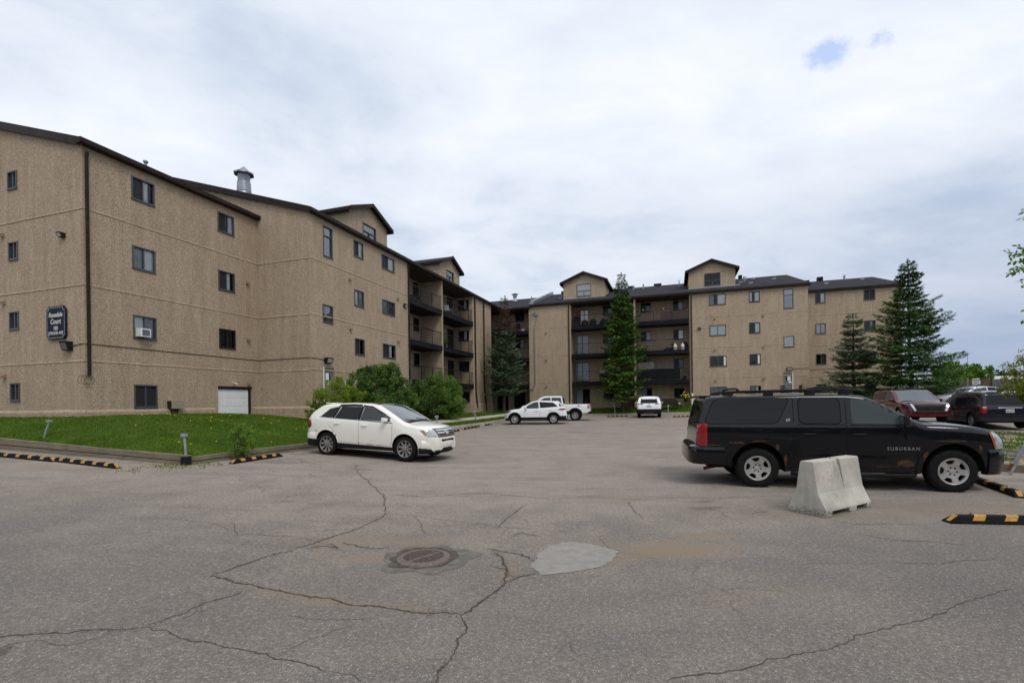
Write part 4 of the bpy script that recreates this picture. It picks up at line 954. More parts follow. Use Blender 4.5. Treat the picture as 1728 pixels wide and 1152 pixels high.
mb = MB(); fbox(mb, f1, G1[0], G1[1], -0.3, 3.0, -0.20, -0.16); bbuild(mb, 'backing', M['gpost'], o)
def side_door(F, h, strip_left):
    a, b, c, d = h; mb = MB(); fbox(mb, F, a + 0.06, b - 0.06, c, d - 0.05, -0.08, -0.03); o = bbuild(mb, 'side_door', M['door'])
    mb = MB()
    for x0, x1, y0, y1 in ((a - 0.01, a + 0.06, c, d), (b - 0.06, b + 0.01, c, d), (a + 0.06, b - 0.06, d - 0.05, d + 0.01)): fbox(mb, F, x0, x1, y0, y1, -0.1, 0.015, M['door'])
    x = a - 0.015 if strip_left else b - 0.055; fbox(mb, F, x, x + 0.07, c, d, 0.016, 0.03, M['white']); bbuild(mb, 'frame', None, o)
    mb = MB(); x = b - 0.36 if strip_left else a + 0.20; fbox(mb, F, x, x + 0.12, d - 0.68, d - 0.3, -0.029, -0.024); bbuild(mb, 'pane', M['bglass'], o)
    mb = MB(); x = a + 0.22 if strip_left else a + 0.32; fbox(mb, F, x, x + 0.24, d - 0.66, d - 0.3, -0.029, -0.023, M['white']); fbox(mb, F, x + 0.1, x + 0.3, d - 0.88, d - 0.71, -0.029, -0.023, M['curtain']); bbuild(mb, 'notice', None, o)
    mb = MB(); x = b - 0.16 if strip_left else a + 0.1; fbox(mb, F, x, x + 0.05, c + 0.98, c + 1.1, -0.03, 0.02); bbuild(mb, 'handle', M['galv'], o)
side_door(f2, DR, True); side_door(f3, DR3, False)
for F, t0, t1, z in ((f3, 28.55, 28.86, 1.7), (f3, 29.95, 30.2, 1.7)):      # black panels of the step rails
    mb = MB()
    for k in range(7): fbox(mb, F, t0 + k * (t1 - t0) / 7, t0 + k * (t1 - t0) / 7 + 0.03, z, z + 1.15, 0.5, 0.52)
    fbox(mb, F, t0, t1, z + 1.13, z + 1.17, 0.49, 0.53); mb.tube([F.P(t1, z + 1.15, 0.5), F.P(t1 + 0.25, z + 0.35, 1.5)], 0.02, 6); mb.tube([F.P(t1 + 0.25, z + 0.35, 1.5), F.P(t1 + 0.25, z - 0.6, 1.5)], 0.02, 6); bbuild(mb, 'step_railing', M['rail'])
mb = MB(); fbox(mb, f3, 28.4, 30.3, 0.9, 1.68, 0.07, 1.3); bbuild(mb, 'doorstep', M['kerb'])
mb = MB(); fbox(mb, f2, 8.3, 9.7, 0.6, 1.5, 0.07, 1.2); bbuild(mb, 'doorstep', M['kerb'])

# ---- balconies
def balcony(F, t0, t1, zf, d0, d1, rail=True, label=None, ends=(False, False), thick=0.36):
    mb = MB(); fbox(mb, F, t0, t1, zf - thick, zf - 0.05, d0, d1 + 0.03, M['slab']); fbox(mb, F, t0, t1, zf - 0.05, zf, d0, d1 + 0.045, M['slab'])
    o = bbuild(mb, 'balcony')
    if label: o['label'] = label
    mb = MB(); h = 1.02
    fbox(mb, F, t0 + 0.02, t1 - 0.02, zf + h - 0.045, zf + h, d1 - 0.05, d1 - 0.005); fbox(mb, F, t0 + 0.02, t1 - 0.02, zf + 0.08, zf + 0.105, d1 - 0.04, d1 - 0.015)
    n = int((t1 - t0) / 0.125)
    for k in range(1, n):
        t = t0 + (t1 - t0) * k / n; w = 0.006 if k % 13 else 0.02; fbox(mb, F, t - w, t + w, zf + (0.105 if k % 13 else 0), zf + h - 0.045, d1 - 0.03 - w, d1 - 0.03 + w)
    bbuild(mb, 'railing', M['rail'], o); return o
for z in (8.85, 6.12, 3.40):
    balcony(f2, AR0 + 0.02, ADV - 0.1, z, -RD, 0.0); balcony(f2, ADV + 0.1, AR1 - 0.02, z, -RD, 0.0)
for z in (9.13, 6.37, 3.66):
    balcony(f3, b4 + 0.1, b4d - 0.1, z, -RD, 0.0); balcony(f3, b4d + 0.1, b5 - 0.1, z, -RD, 0.0)
for z in (8.95, 6.2, 3.5):
    balcony(f3, 3.2, b3 - 0.02, z, -RD + 0.01, 0.0); balcony(f2, AP1 + 0.02, a3, z, -RD + 0.01, 0.0); 
    mb = MB(); fbox(mb, f3, 3.2 - RD + 0.02, 3.19, z - 0.36, z - 0.002, -RD + 0.01, -0.002); bbuild(mb, 'balcony_corner', M['slab'])
# ceilings under the roof
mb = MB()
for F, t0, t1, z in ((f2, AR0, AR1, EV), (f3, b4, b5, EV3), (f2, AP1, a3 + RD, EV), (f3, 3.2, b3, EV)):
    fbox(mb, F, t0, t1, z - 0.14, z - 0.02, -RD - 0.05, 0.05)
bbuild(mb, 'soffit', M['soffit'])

# ---- roofs
def slope(mb, F, t0, t1, ze, run, ov=0.16, th=0.16, rs=RS, back=True, tr=None):
    """roof plane rising away from the front F; tr trims the ridge end"""
    t0r, t1r = tr or (t0, t1)
    e0, e1 = F.P(t0, ze - rs * ov, ov), F.P(t1, ze - rs * ov, ov); r0, r1 = F.P(t0r, ze + rs * run, -run), F.P(t1r, ze + rs * run, -run)
    up = Z3 * th
    mb.hexa([e0, e1, r1, r0, e0 + up, e1 + up, r1 + up, r0 + up])
    if back:
        g0, g1 = F.P(t0, ze - rs * ov, -2 * run - ov), F.P(t1, ze - rs * ov, -2 * run - ov)
        mb.hexa([r0, r1, g1, g0, r0 + up, r1 + up, g1 + up, g0 + up])
RF = MB()
slope(RF, f1, -0.12, 7.64, EV, 5.55); slope(RF, f2, 7.5, 50, EV, 8.75)
slope(RF, f3, 6.35, b6 + 0.15, EV3, 8.75); slope(RF, f3, -5.0, 6.3, EV, 8.6, th=0.14)
slope(RF, f4, b6 + 0.16, b7 + 0.15, EV4, 6.6)
roof = bbuild(RF, 'roof', M['shingle']); fix_normals(roof)
mb = MB()
def eave(F, t0, t1, ze, ov=0.16): 
    z = ze - RS * ov; fbox(mb, F, t0, t1, z - 0.03, z + 0.13, ov - 0.01, ov + 0.10); fbox(mb, F, t0, t1, z - 0.06, z - 0.035, -0.0, ov + 0.08)
eave(f1, -0.2, 7.72, EV); eave(f2, 7.5, a3 - 0.15, EV); eave(f3, 3.3, 6.3, EV); eave(f3, 6.3, b6 + 0.2, EV3); eave(f4, b6 + 0.02, b7 + 0.2, EV4)
def rake(F, ta, tb, z0, z1, d=0.13, h=0.27):
    o = F.P(ta, z0 - 0.14, d - 0.04); mb.hexa([o, F.P(tb, z1 - 0.14, d - 0.04), F.P(tb, z1 - 0.14, d), F.P(ta, z0 - 0.14, d), F.P(ta, z0 - 0.14 + h, d - 0.04), F.P(tb, z1 - 0.14 + h, d - 0.04), F.P(tb, z1 - 0.14 + h, d), F.P(ta, z0 - 0.14 + h, d)])
rake(s1, 0.2, b_r, EV - 0.05, EV + RS * 5.55); rake(s1, -11.3, b_r, EV - 0.05, EV + RS * 5.55)
rake(s2, 3.4, b_r, EV - 0.05, EV + RS * 8.75, 0.16)
rake(e6, a3 - 0.15, a3 + 8.75, EV3 - 0.05, EV3 + RS * 8.75, 0.16); rake(e7, a4 - 0.15, a4 + 6.6, EV4 - 0.05, EV4 + RS * 6.6, 0.16)
o = bbuild(mb, 'fascia', M['brown']); fix_normals(o)
mb = MB(); run = 8.9      # metal-capped fire wall across the far roof
a0_, r0_ = f3.P(6.32, EV3 - 0.05, 0.12), f3.P(6.32, EV3 + RS * 8.7, -8.7)
mb.hexa([a0_, a0_ + U2 * 0.34, r0_ + U2 * 0.34, r0_] + [q + Z3 * 0.5 for q in (a0_, a0_ + U2 * 0.34, r0_ + U2 * 0.34, r0_)]); bbuild(mb, 'roof_flashing', M['galv']); 

# ---- dormers
def dormer(F, t0, t1, wn_, ze=13.78, zp=14.62, zb=11.7, ins=-2.0, ov=0.32, L='g', Rr='g', depth=6.5, back=0.0):
    mb = MB(); tm = (t0 + t1) / 2; P = lambda t, z, d=0.0: F.P(t, z, ins + d)
    FF = Face(F.p + F.n * ins, F.u, F.n)
    wall(mb, FF, t0, t1, zb, ze, [wn_]); mb.poly([P(t0, ze), P(t1, ze), P(tm, zp)])
    for t, s_ in ((t0, -1), (t1, 1)): mb.quad(P(t, zb), P(t, ze), P(t, ze, -depth), P(t, zb, -depth))
    o = bbuild(mb, 'dormer', M['stucco'])
    m2 = MB(); sl = (zp - ze) / (tm - t0)
    for s_ in (-1, 1):
        te = (t0 - ov) if s_ < 0 else (t1 + ov); z_e = ze - sl * ov + 0.04; q = [P(te, z_e, 0.3), P(tm, zp + 0.04, 0.3), P(tm, zp + 0.04, -depth), P(te, z_e, -depth)]
        m2.hexa(q + [v + Z3 * 0.1 for v in q])
    r_ = bbuild(m2, 'roof', M['shingle'], o); fix_normals(r_)
    m3 = MB()
    for s_ in (-1, 1):
        te = (t0 - ov) if s_ < 0 else (t1 + ov); z_e = ze - sl * ov; q = [P(te, z_e - 0.06, 0.31), P(tm, zp - 0.06, 0.31), P(tm, zp - 0.06, 0.35), P(te, z_e - 0.06, 0.35)]
        m3.hexa(q + [v + Z3 * 0.24 for v in q]); tt = te - 0.02 if s_ < 0 else te - 0.02; fq = [P(tt, z_e - 0.05, 0.31), P(tt + 0.04, z_e - 0.05, 0.31), P(tt + 0.04, z_e - 0.05, -depth), P(tt, z_e - 0.05, -depth)]
        m3.hexa(fq + [v + Z3 * 0.2 for v in fq])
    fb = bbuild(m3, 'bargeboard', M['brown'], o); fix_normals(fb)
    m4 = MB(); fbox(m4, FF, t0 - 0.05, t1 + 0.05, zb + 0.42, zb + 0.50, 0.0, 0.14); bbuild(m4, 'flashing', M['galv'], o)
    # the window is a part of the dormer
    window(FF, *wn_, 'dormer', L=L, Rr=Rr, name='dormer_window', parent=o); return o
dormer(f2, 13.5, 17.6, (14.85, 16.25, 12.55, 13.4)); dormer(f2, 25.6, 29.6, (26.9, 28.3, 12.6, 13.45))
dormer(f3, 9.31, 13.5, (10.7, 12.12, 12.42, 13.62), 13.85, 14.68, 11.75, L='c', Rr='c'); dormer(f3, 21.41, 25.45, (22.8, 24.17, 12.42, 13.55), 13.85, 14.66, 11.75, L='d', Rr='d')

# ---- downpipes
def pipe(pts, mat='brown', r=0.045, name='downpipe'):
    mb = MB()
    for p, q in zip(pts[:-1], pts[1:]):
        d = (q - p).normalized(); a = d.cross(U1 if abs(d.dot(U1)) < 0.9 else U2).normalized(); b = a.cross(d).normalized()
        mb.obox(p - a * r - b * r * 0.8, a * 2 * r, b * 1.6 * r, q - p)
    o = bbuild(mb, name, M[mat]); fix_normals(o)
pipe([f1.P(0.10, 10.95, 0.11), f1.P(0.10, 10.7, 0.07), f1.P(0.10, 2.95, 0.07)], r=0.046)
pipe([f2.P(AR0 - 0.08, 11.1, 0.06), f2.P(AR0 - 0.08, 1.8, 0.06)]); pipe([f2.P(28.25, 11.05, 0.06), f2.P(28.25, 3.0, 0.06), f2.P(28.5, 1.3, 0.1)], r=0.06); pipe([f2.P(30.35, 11.05, 0.06), f2.P(30.35, 3.0, 0.06), f2.P(30.7, 1.0, 0.1)], r=0.06)
pipe([f3.P(b4 - 0.18, 11.25, 0.07), f3.P(b4 - 0.18, 1.0, 0.07)], r=0.05); pipe([f3.P(b5 + 0.17, 11.2, 0.07), f3.P(b5 + 0.17, 2.4, 0.07)], r=0.05); pipe([f3.P(b5 + 0.17, 2.35, 0.09), f3.P(b5 + 0.15, 1.2, 0.2)], 'white', 0.06)
# grey conduit with its junction box
pipe([f3.P(6.95, 10.45, 0.05), f3.P(6.95, 10.2, 0.05), f3.P(6.72, 9.4, 0.05), f3.P(6.72, 3.6, 0.05), f3.P(6.5, 3.0, 0.05), f3.P(6.0, 2.95, 0.05)], 'galv', 0.035, 'conduit')
mb = MB(); fbox(mb, f3, 6.8, 7.12, 10.4, 10.75, 0.0, 0.14); bbuild(mb, 'junction_box', M['galv'])
# thin cable along the joint
mb = MB()
mb.tube([s1.P(-0.75, 4.02, 0.02), s1.P(-0.3, 4.06, 0.02), s1.P(0.01, 4.08, 0.02)], 0.012, 5); mb.tube([f1.P(0, 4.08, 0.02), f1.P(7.62, 4.05, 0.02)], 0.012, 5); mb.tube([s2.P(0.02, 4.05, 0.02), s2.P(3.2, 4.08, 0.02)], 0.012, 5); mb.tube([f2.P(7.66, 4.08, 0.02), f2.P(8.7, 4.05, 0.02)], 0.012, 5)
bbuild(mb, 'cable', M['brown']); mb = MB()
mb.tube([f3.P(29.5, 4.25, 0.02), f3.P(30.83, 4.3, 0.02)], 0.012, 5); mb.tube([f4.P(30.83, 4.3, 0.02), f4.P(37, 4.3, 0.02)], 0.012, 5)
bbuild(mb, 'cable', M['brown'])
mb = MB()
for k in range(3): 
    c_ = f1.P(0.0 + 0.1 * (k - 1), 2.78, 0.06); mb.tube([c_ + U1 * 0.16 * math.cos(t) + Z3 * 0.16 * math.sin(t) + U2 * 0.02 * math.sin(3 * t) for t in [j * 0.5 for j in range(13)]], 0.006, 5)
bbuild(mb, 'cable_loop', M['black'])
# exhaust hoods
M['hood'] = plain('vent_hood', (0.27, 0.19, 0.125), 0.8)
for F, t, z in ((f1, 7.0, 7.85), (f1, 7.0, 5.05), (f1, 7.0, 2.88), (s1, -4.6, 5.9), (s1, -4.6, 8.5), (s1, -4.6, 3.05), (f2, 10.75, 8.6), (f2, 10.75, 5.9), (f2, 15.6, 8.5), (f2, 15.6, 5.75), (f2, 31.5, 8.3), (f2, 31.5, 5.7), (f3, 7.9, 8.65), (f3, 7.9, 5.95), (f3, 7.9, 3.3), (f3, 23.5, 9.0), (f3, 23.5, 6.2), (f3, 23.5, 3.45), (f3, 27.4, 9.0), (f3, 27.4, 6.3), (f3, 27.4, 3.55)):
    mb = MB(); p = [F.P(t - 0.07, z - 0.07, 0), F.P(t + 0.07, z - 0.07, 0), F.P(t + 0.07, z - 0.09, 0.13), F.P(t - 0.07, z - 0.09, 0.13), F.P(t - 0.07, z + 0.08, 0), F.P(t + 0.07, z + 0.08, 0), F.P(t + 0.06, z + 0.02, 0.13), F.P(t - 0.06, z + 0.02, 0.13)]
    mb.hexa(p); o = bbuild(mb, 'exhaust_hood', M['hood']); fix_normals(o)
# roof vents and pipes
def on_roof(F, ev, t, run): return F.P(t, ev + RS * run + 0.15, -run)
mb = MB()
for F, ev, t, run in ((f3, EV3, 8.6, 3.5), (f3, EV3, 26.9, 3.0), (f3, EV3, 26.2, 4.4), (f3, EV3, 25.7, 2.2), (f3, EV3, 29.2, 5.2), (f3, EV3, 27.7, 7.2), (f3, EV3, 24.8, 6.3), (f4, EV4, 31.4, 2.6), (f4, EV4, 33.9, 3.8), (f4, EV4, 37.2, 5.0), (f3, EV, 5.6, 2.6)):
    p = on_roof(F, ev, t, run); mb = MB(); mb.obox(p - F.u * 0.17, F.u * 0.34, -F.n * 0.3, Z3 * 0.12); bbuild(mb, 'roof_vent', M['galv'])
mb = MB()
for F, ev, t, run, h, r_ in ((f3, EV3, 8.9, 6.8, 0.45, 0.07), (f3, EV3, 26.6, 5.3, 0.5, 0.08), (f3, EV3, 26.9, 6.2, 0.4, 0.05), (f3, EV3, 16.0, 6.0, 0.4, 0.07), (f3, EV3, 17.0, 6.5, 0.5, 0.08), (f3, EV3, 14.5, 6.0, 0.35, 0.07), (f3, EV3, 20.6, 6.4, 0.6, 0.05), (f4, EV4, 36.0, 6.0, 0.45, 0.09), (f3, EV, 4.7, 6.2, 0.4, 0.07)):
    p = on_roof(F, ev, t, run); mb = MB(); mb.tube([p - Z3 * 0.3, p + Z3 * h], r_, 8); bbuild(mb, 'vent_pipe', M['galv'])
mb = MB()
for t, w, h in ((7.6, 0.9, 0.28), (8.4, 0.3, 0.42), (18.0, 0.8, 0.22), (15.2, 0.7, 0.2), (25.3, 0.7, 0.25), (26.5, 0.35, 0.35)):
    p = f3.P(t, EV3 + RS * 8.6 + 0.1, -8.6); mb = MB(); mb.obox(p, U2 * w, U1 * 0.4, Z3 * (h + 0.1)); bbuild(mb, 'ridge_vent', M['blackp'])
for t, w, h in ((33.8, 0.5, 0.4), (32.6, 0.5, 0.16)):
    p = f4.P(t, EV4 + RS * 6.4 + 0.1, -6.4); mb = MB(); mb.obox(p, U2 * w, U1 * 0.4, Z3 * (h + 0.1)); bbuild(mb, 'ridge_vent', M['blackp'])
# small cowl on the inner roof
p = f3.P(2.6, EV + RS * 6.5, -6.5); mb = MB()
mb.lathe([(0.34, 0.1), (0.17, 0.42), (0.17, 0.55), (0.24, 0.6), (0.24, 0.85), (0.3, 0.87), (0.42, 0.93), (0.02, 1.1)], 16, Matrix.Translation(p)); bbuild(mb, 'roof_cowl', M['galv'], None, True)
# big galvanised flue above the return wall
g = at(412, 330, 26.8); mb = MB(); T = Matrix.Translation((g.x, g.y, 0))
z0 = 12.4
mb.lathe([(0.36, z0), (0.36, 13.52), (0.33, 13.56), (0.33, 13.60), (0.31, 13.62), (0.31, 14.52), (0.33, 14.56)], 28, T); mb.lathe([(0.52, 14.52), (0.53, 14.57), (0.50, 14.62), (0.02, 14.84)], 8, T); mb.lathe([(0.0, 15.0), (0.5, 14.52)], 8, T)
mb.lathe([(0.34, 13.56), (0.365, 13.55), (0.365, 13.59), (0.34, 14.1)], 28, T)
bbuild(mb, 'flue', M['galv'], None, True)
g = at(279, 299, 19.3); mb = MB(); mb.lathe([(0.05, 11.2), (0.05, 11.62), (0.09, 11.66), (0.09, 11.72), (0.0, 11.76)], 12, Matrix.Translation((g.x - 1.0, g.y + 0.3, 0.0))); bbuild(mb, 'vent_cowl', M['galv'])
# ================================================================== vehicles
def tab(T, x):                            # monotone smooth interpolation of a table
    if x <= T[0][0]: return T[0][1]
    if x >= T[-1][0]: return T[-1][1]
    n = len(T)
    d = [(T[i + 1][1] - T[i][1]) / (T[i + 1][0] - T[i][0]) for i in range(n - 1)]
    for i in range(n - 1):
        if T[i][0] <= x <= T[i + 1][0]:
            def m(k):
                if k == 0: return d[0]
                if k == n - 1: return d[-1]
                a, b = d[k - 1], d[k]; return 0 if a * b <= 0 else 2 * a * b / (a + b)
            h = T[i + 1][0] - T[i][0]; t = (x - T[i][0]) / h; m0, m1 = m(i) * h, m(i + 1) * h
            return (2 * t ** 3 - 3 * t * t + 1) * T[i][1] + (t ** 3 - 2 * t * t + t) * m0 + (-2 * t ** 3 + 3 * t * t) * T[i + 1][1] + (t ** 3 - t * t) * m1
class Car:
    def __init__(s, name, label, cat, pos, head, sp, paint, pitch=0.0, group=None):
        s.o = thing(name, label, cat, pos, head, group); s.o.rotation_euler = (0, pitch, head); s.sp = sp; s.paint = paint; s.bvh = None
    # ---- shell
    def body(s, name='body', mats=None):
        sp = s.sp; x0, x1 = sp['R'][0][0], sp['R'][-1][0]; xs = []; n = 700; acc = 0; last = None; step = sp.get('step', 0.07)
        for k in range(n + 1):
            x = x0 + (x1 - x0) * k / n; q = (x, tab(sp['R'], x) * 1.0, tab(sp['W'], x))
            if last is None or math.dist(q, last) >= step or k == n: xs.append(x); last = q
        NS, NA, NC = 15, 6, 5; mb = MB(); ring = []
        for x in xs:
            Rz, B, w, zb = tab(sp['R'], x), tab(sp['B'], x), tab(sp['W'], x), tab(sp['Z'], x); cr = tab(sp['cr'], x); cn = tab(sp['cn'], x)
            cr = min(cr, (Rz - B) * 0.45); cn = min(cn, (Rz - B) * 0.15); zr = Rz - cn - cr; zbl = min(zb, zr)
            def hw(z):
                if z <= zbl or zbl >= zr - 1e-4:
                    t = min(1, max(0, (z - B) / max(0.05, zbl - B))); f = 1 - sp.get('tuck', 0.045) * (1 - t) ** 2.2 * 1.0 - sp.get('sho', 0.02) * max(0, (t - 0.72) / 0.28) ** 2
                    return w * f
                return w * (1 - sp.get('sho', 0.02)) - sp['tum'] * (z - zbl) - 0.006 * min(1, (z - zbl) / 0.03)
            pts = [(0, B), (hw(B) * 0.6, B), (hw(B) - 0.03, B)]
            zs = [B + 0.02 + (zbl - B - 0.02) * k / 9 for k in range(10)] + [zbl + 0.03 + (zr - zbl - 0.03) * k / 5 for k in range(6)] if zr - zbl > 0.08 else [B + 0.02 + (zr - B - 0.02) * k / 15 for k in range(16)]
            pts += [(hw(z), z) for z in zs]; wy = hw(zr)
            for k in range(1, NA + 1):
                a = math.pi / 2 * k / NA; pts.append((wy - cr + cr * math.cos(a), zr + cr * math.sin(a)))
            wy -= cr
            for k in range(1, NC + 1):
                y = wy * (1 - k / NC); pts.append((y, Rz - cn * (y / max(wy, .01)) ** 2))
            loop = [(y, z) for y, z in pts] + [(-y, z) for y, z in reversed(pts[1:-1])]
            ring.append([Vector((x, y, z)) for y, z in loop])
        m = len(ring[0])
        for r_ in ring: mb.v += [tuple(p) for p in r_]
        for i in range(len(ring) - 1):
            for j in range(m): mb.f.append((i * m + j, i * m + (j + 1) % m, (i + 1) * m + (j + 1) % m, (i + 1) * m + j)); mb.m.append(0)
        mb.f.append(tuple(range(m))[::-1]); mb.m.append(0); e = (len(ring) - 1) * m; mb.f.append(tuple(e + j for j in range(m))); mb.m.append(0)
        o = mb.build(name, s.paint, s.o); fix_normals(o)
        s.bvh = BVHTree.FromPolygons([Vector(v) for v in mb.v], [f for f in mb.f]); s.body_o = o; return o
    def arches(s):
        sp = s.sp; o = s.body_o; cut = MB()
        for ax in (0, sp['wb']):
            ra = sp['ra']; 
            for sg in (1, -1):
                w = tab(sp['W'], ax); T = Matrix.Translation((ax, sg * (w - 0.34 + 0.6), sp['wz'] + 0.02)) @ Matrix.Rotation(R(90), 4, 'X')
                cut.lathe([(0, -0.6), (ra, -0.6), (ra, 0.6), (0, 0.6)], 56, T)
        c = cut.build('cut', M['blackp']); fix_normals(c); bm = bmesh.new(); bm.from_mesh(c.data); bmesh.ops.remove_doubles(bm, verts=bm.verts, dist=1e-4); bmesh.ops.recalc_face_normals(bm, faces=bm.faces); bm.to_mesh(c.data); bm.free()
        md = o.modifiers.new('a', 'BOOLEAN'); md.operation = 'DIFFERENCE'; md.object = c; md.solver = 'EXACT'
        o.parent = None; c.parent = None
        bpy.context.view_layer.update(); dg = bpy.context.evaluated_depsgraph_get(); me = bpy.data.meshes.new_from_object(o.evaluated_get(dg))
        o.modifiers.clear(); o.data = me; o.parent = s.o; bpy.data.objects.remove(c)
        if len(me.materials) < 2: me.materials.append(M['blackp'])
        for p in me.polygons:
            p.material_index = 0
            for ax in (0, sp['wb']):
                d = math.hypot(p.center.x - ax, p.center.z - sp['wz'] - 0.02)
                if d < sp['ra'] * 1.002 and abs(p.center.y) < tab(sp['W'], ax) * 1.0 and (abs(p.normal.y) > 0.98 or (p.normal.x * (p.center.x - ax) + p.normal.z * (p.center.z - sp['wz'] - 0.02)) < -0.5 * max(d, .01)): p.material_index = 1
            if p.normal.z < -0.9 and p.center.z < 0.6: p.material_index = 1
        me.shade_smooth(); me.set_sharp_from_angle(angle=R(32))
    # ---- things lying on the shell
    def cast(s, a, b, view):
        o, d = {'L': ((a, 4, b), (0, -1, 0)), 'R': ((a, -4, b), (0, 1, 0)), 'T': ((a, b, 6), (0, 0, -1)), 'F': ((12, a, b), (-1, 0, 0)), 'B': ((-12, a, b), (1, 0, 0))}[view]
        h = s.bvh.ray_cast(Vector(o), Vector(d))
        if h[0] is None:
            h = s.bvh.find_nearest(Vector(o) + Vector(d) * {'L': 3.1, 'R': 3.1, 'T': 4.5, 'F': 12 - s.sp['R'][-1][0], 'B': 12 + s.sp['R'][0][0]}[view]); 
            return Vector(h[0]), -Vector(d)
        n = Vector(h[1]); 
        if n.dot(Vector(d)) > 0: n = -n
        return Vector(h[0]), n
    def patch(s, name, poly, view, mat, off=0.004, res=0.07, parent=None, smooth=True, thick=0.012, label=None):
        bm = bmesh.new(); f = bm.faces.new([bm.verts.new((a, b, 0)) for a, b in poly])
        for ax in (0, 1):
            lo, hi = min(p[ax] for p in poly), max(p[ax] for p in poly); n = int((hi - lo) / res)
            for k in range(1, n + 1):
                co = [0, 0, 0]; no = [0, 0, 0]; co[ax] = lo + (hi - lo) * k / (n + 1); no[ax] = 1
                bmesh.ops.bisect_plane(bm, geom=bm.verts[:] + bm.edges[:] + bm.faces[:], plane_co=co, plane_no=no)
        nd = {}
        for v in bm.verts:
            p, n = s.cast(v.co.x, v.co.y, view); nd[v] = (p, n)
        vd = {'L': Vector((0, 1, 0)), 'R': Vector((0, -1, 0)), 'T': Vector((0, 0, 1)), 'F': Vector((1, 0, 0)), 'B': Vector((-1, 0, 0))}[view]
        be = [e for e in bm.edges if len(e.link_faces) == 1]
        for v, (p, n) in nd.items(): v.co = p + (n + vd * 0.5).normalized() * off
        r_ = bmesh.ops.extrude_edge_only(bm, edges=be); nv = [g for g in r_['geom'] if isinstance(g, bmesh.types.BMVert)]
        for v in nv: v.co = v.co - vd * (off + thick)
        bmesh.ops.recalc_face_normals(bm, faces=bm.faces)
        me = bpy.data.meshes.new(name); bm.to_mesh(me); bm.free(); me.materials.append(mat)
        big = max(me.polygons, key=lambda p: p.area)
        if big.normal.dot(vd) < 0: me.flip_normals()
        if smooth: me.shade_smooth(); me.set_sharp_from_angle(angle=R(40))
        o = link(bpy.data.objects.new(name, me), parent or s.o)
        if label: o['label'] = label
        return o
    def strip(s, name, pts, w, view, mat, off=0.003, parent=None, res=0.08, h=0.0, add=None):
        mb = add or MB(); base = len(mb.v); P2 = []
        for (a, b) in zip(pts[:-1], pts[1:]):
            n = max(1, int(math.dist(a, b) / res)); P2 += [(a[0] + (b[0] - a[0]) * k / n, a[1] + (b[1] - a[1]) * k / n) for k in range(n)]
        P2.append(pts[-1]); L_ = []
        for k, p in enumerate(P2):
            q0, q1 = P2[max(0, k - 1)], P2[min(len(P2) - 1, k + 1)]; dx, dy = q1[0] - q0[0], q1[1] - q0[1]; l = math.hypot(dx, dy) or 1
            for sg in (-1, 1):
                a, n = s.cast(p[0] - dy / l * w / 2 * sg, p[1] + dx / l * w / 2 * sg, view); L_.append((a - n * 0.01, a + n * (off + h)))
        for k in range(len(P2)):
            (a0, a1), (b0, b1) = L_[2 * k], L_[2 * k + 1]; mb.v += [tuple(a0), tuple(a1), tuple(b1), tuple(b0)]
        for k in range(len(P2) - 1):
            for j in range(3): mb.f.append((base + 4 * k + j, base + 4 * k + j + 1, base + 4 * k + 5 + j, base + 4 * k + 4 + j)); mb.m.append(0)
        for k in (0, len(P2) - 1): mb.f.append(tuple(base + 4 * k + j for j in range(4))); mb.m.append(0)
        if add is not None: return None
        o = mb.build(name, mat, parent or s.o, True, 40); fix_normals(o); return o
    def sides(s, view): return {'L': 1, 'R': -1}[view]
    def arc(s, ax, r, a0, a1, n=28): return [(ax + r * math.cos(R(a0 + (a1 - a0) * k / n)), s.sp['wz'] + 0.02 + r * math.sin(R(a0 + (a1 - a0) * k / n))) for k in range(n + 1)]
    def lip(s, view, w, mat, a0=-12, a1=192, name='wheel_arch', off=0.012, dr=0.0):
        for ax in (0, s.sp['wb']): s.strip(name, s.arc(ax, s.sp['ra'] + w / 2 + dr, a0, a1), w, view, mat, off)
    def bumper(s, name, path, prof, mat, flip=False):
        P_ = [Vector((x, y, 0)) for x, y in path] + [Vector((x, -y, 0)) for x, y in reversed(path[:-1] if path[-1][1] == 0 else path)]; mb = MB(); n = len(prof)
        for k, p in enumerate(P_):
            d = P_[min(k + 1, len(P_) - 1)] - P_[max(0, k - 1)]; nn = Vector((d.y, -d.x, 0)).normalized()
            if nn.dot(Vector((1 if not flip else -1, 0, 0)) + Vector((0, p.y, 0)) * 0.5) < 0: nn = -nn
            for o_, z in prof: q = p + nn * o_; mb.v.append((q.x, q.y, z))
        for k in range(len(P_) - 1):
            for j in range(n): mb.f.append((k * n + j, k * n + (j + 1) % n, (k + 1) * n + (j + 1) % n, (k + 1) * n + j)); mb.m.append(0)
        for k in (0, len(P_) - 1): mb.f.append(tuple(k * n + j for j in range(n))); mb.m.append(0)
        o = mb.build(name, mat, s.o, True, 40); fix_normals(o); return o
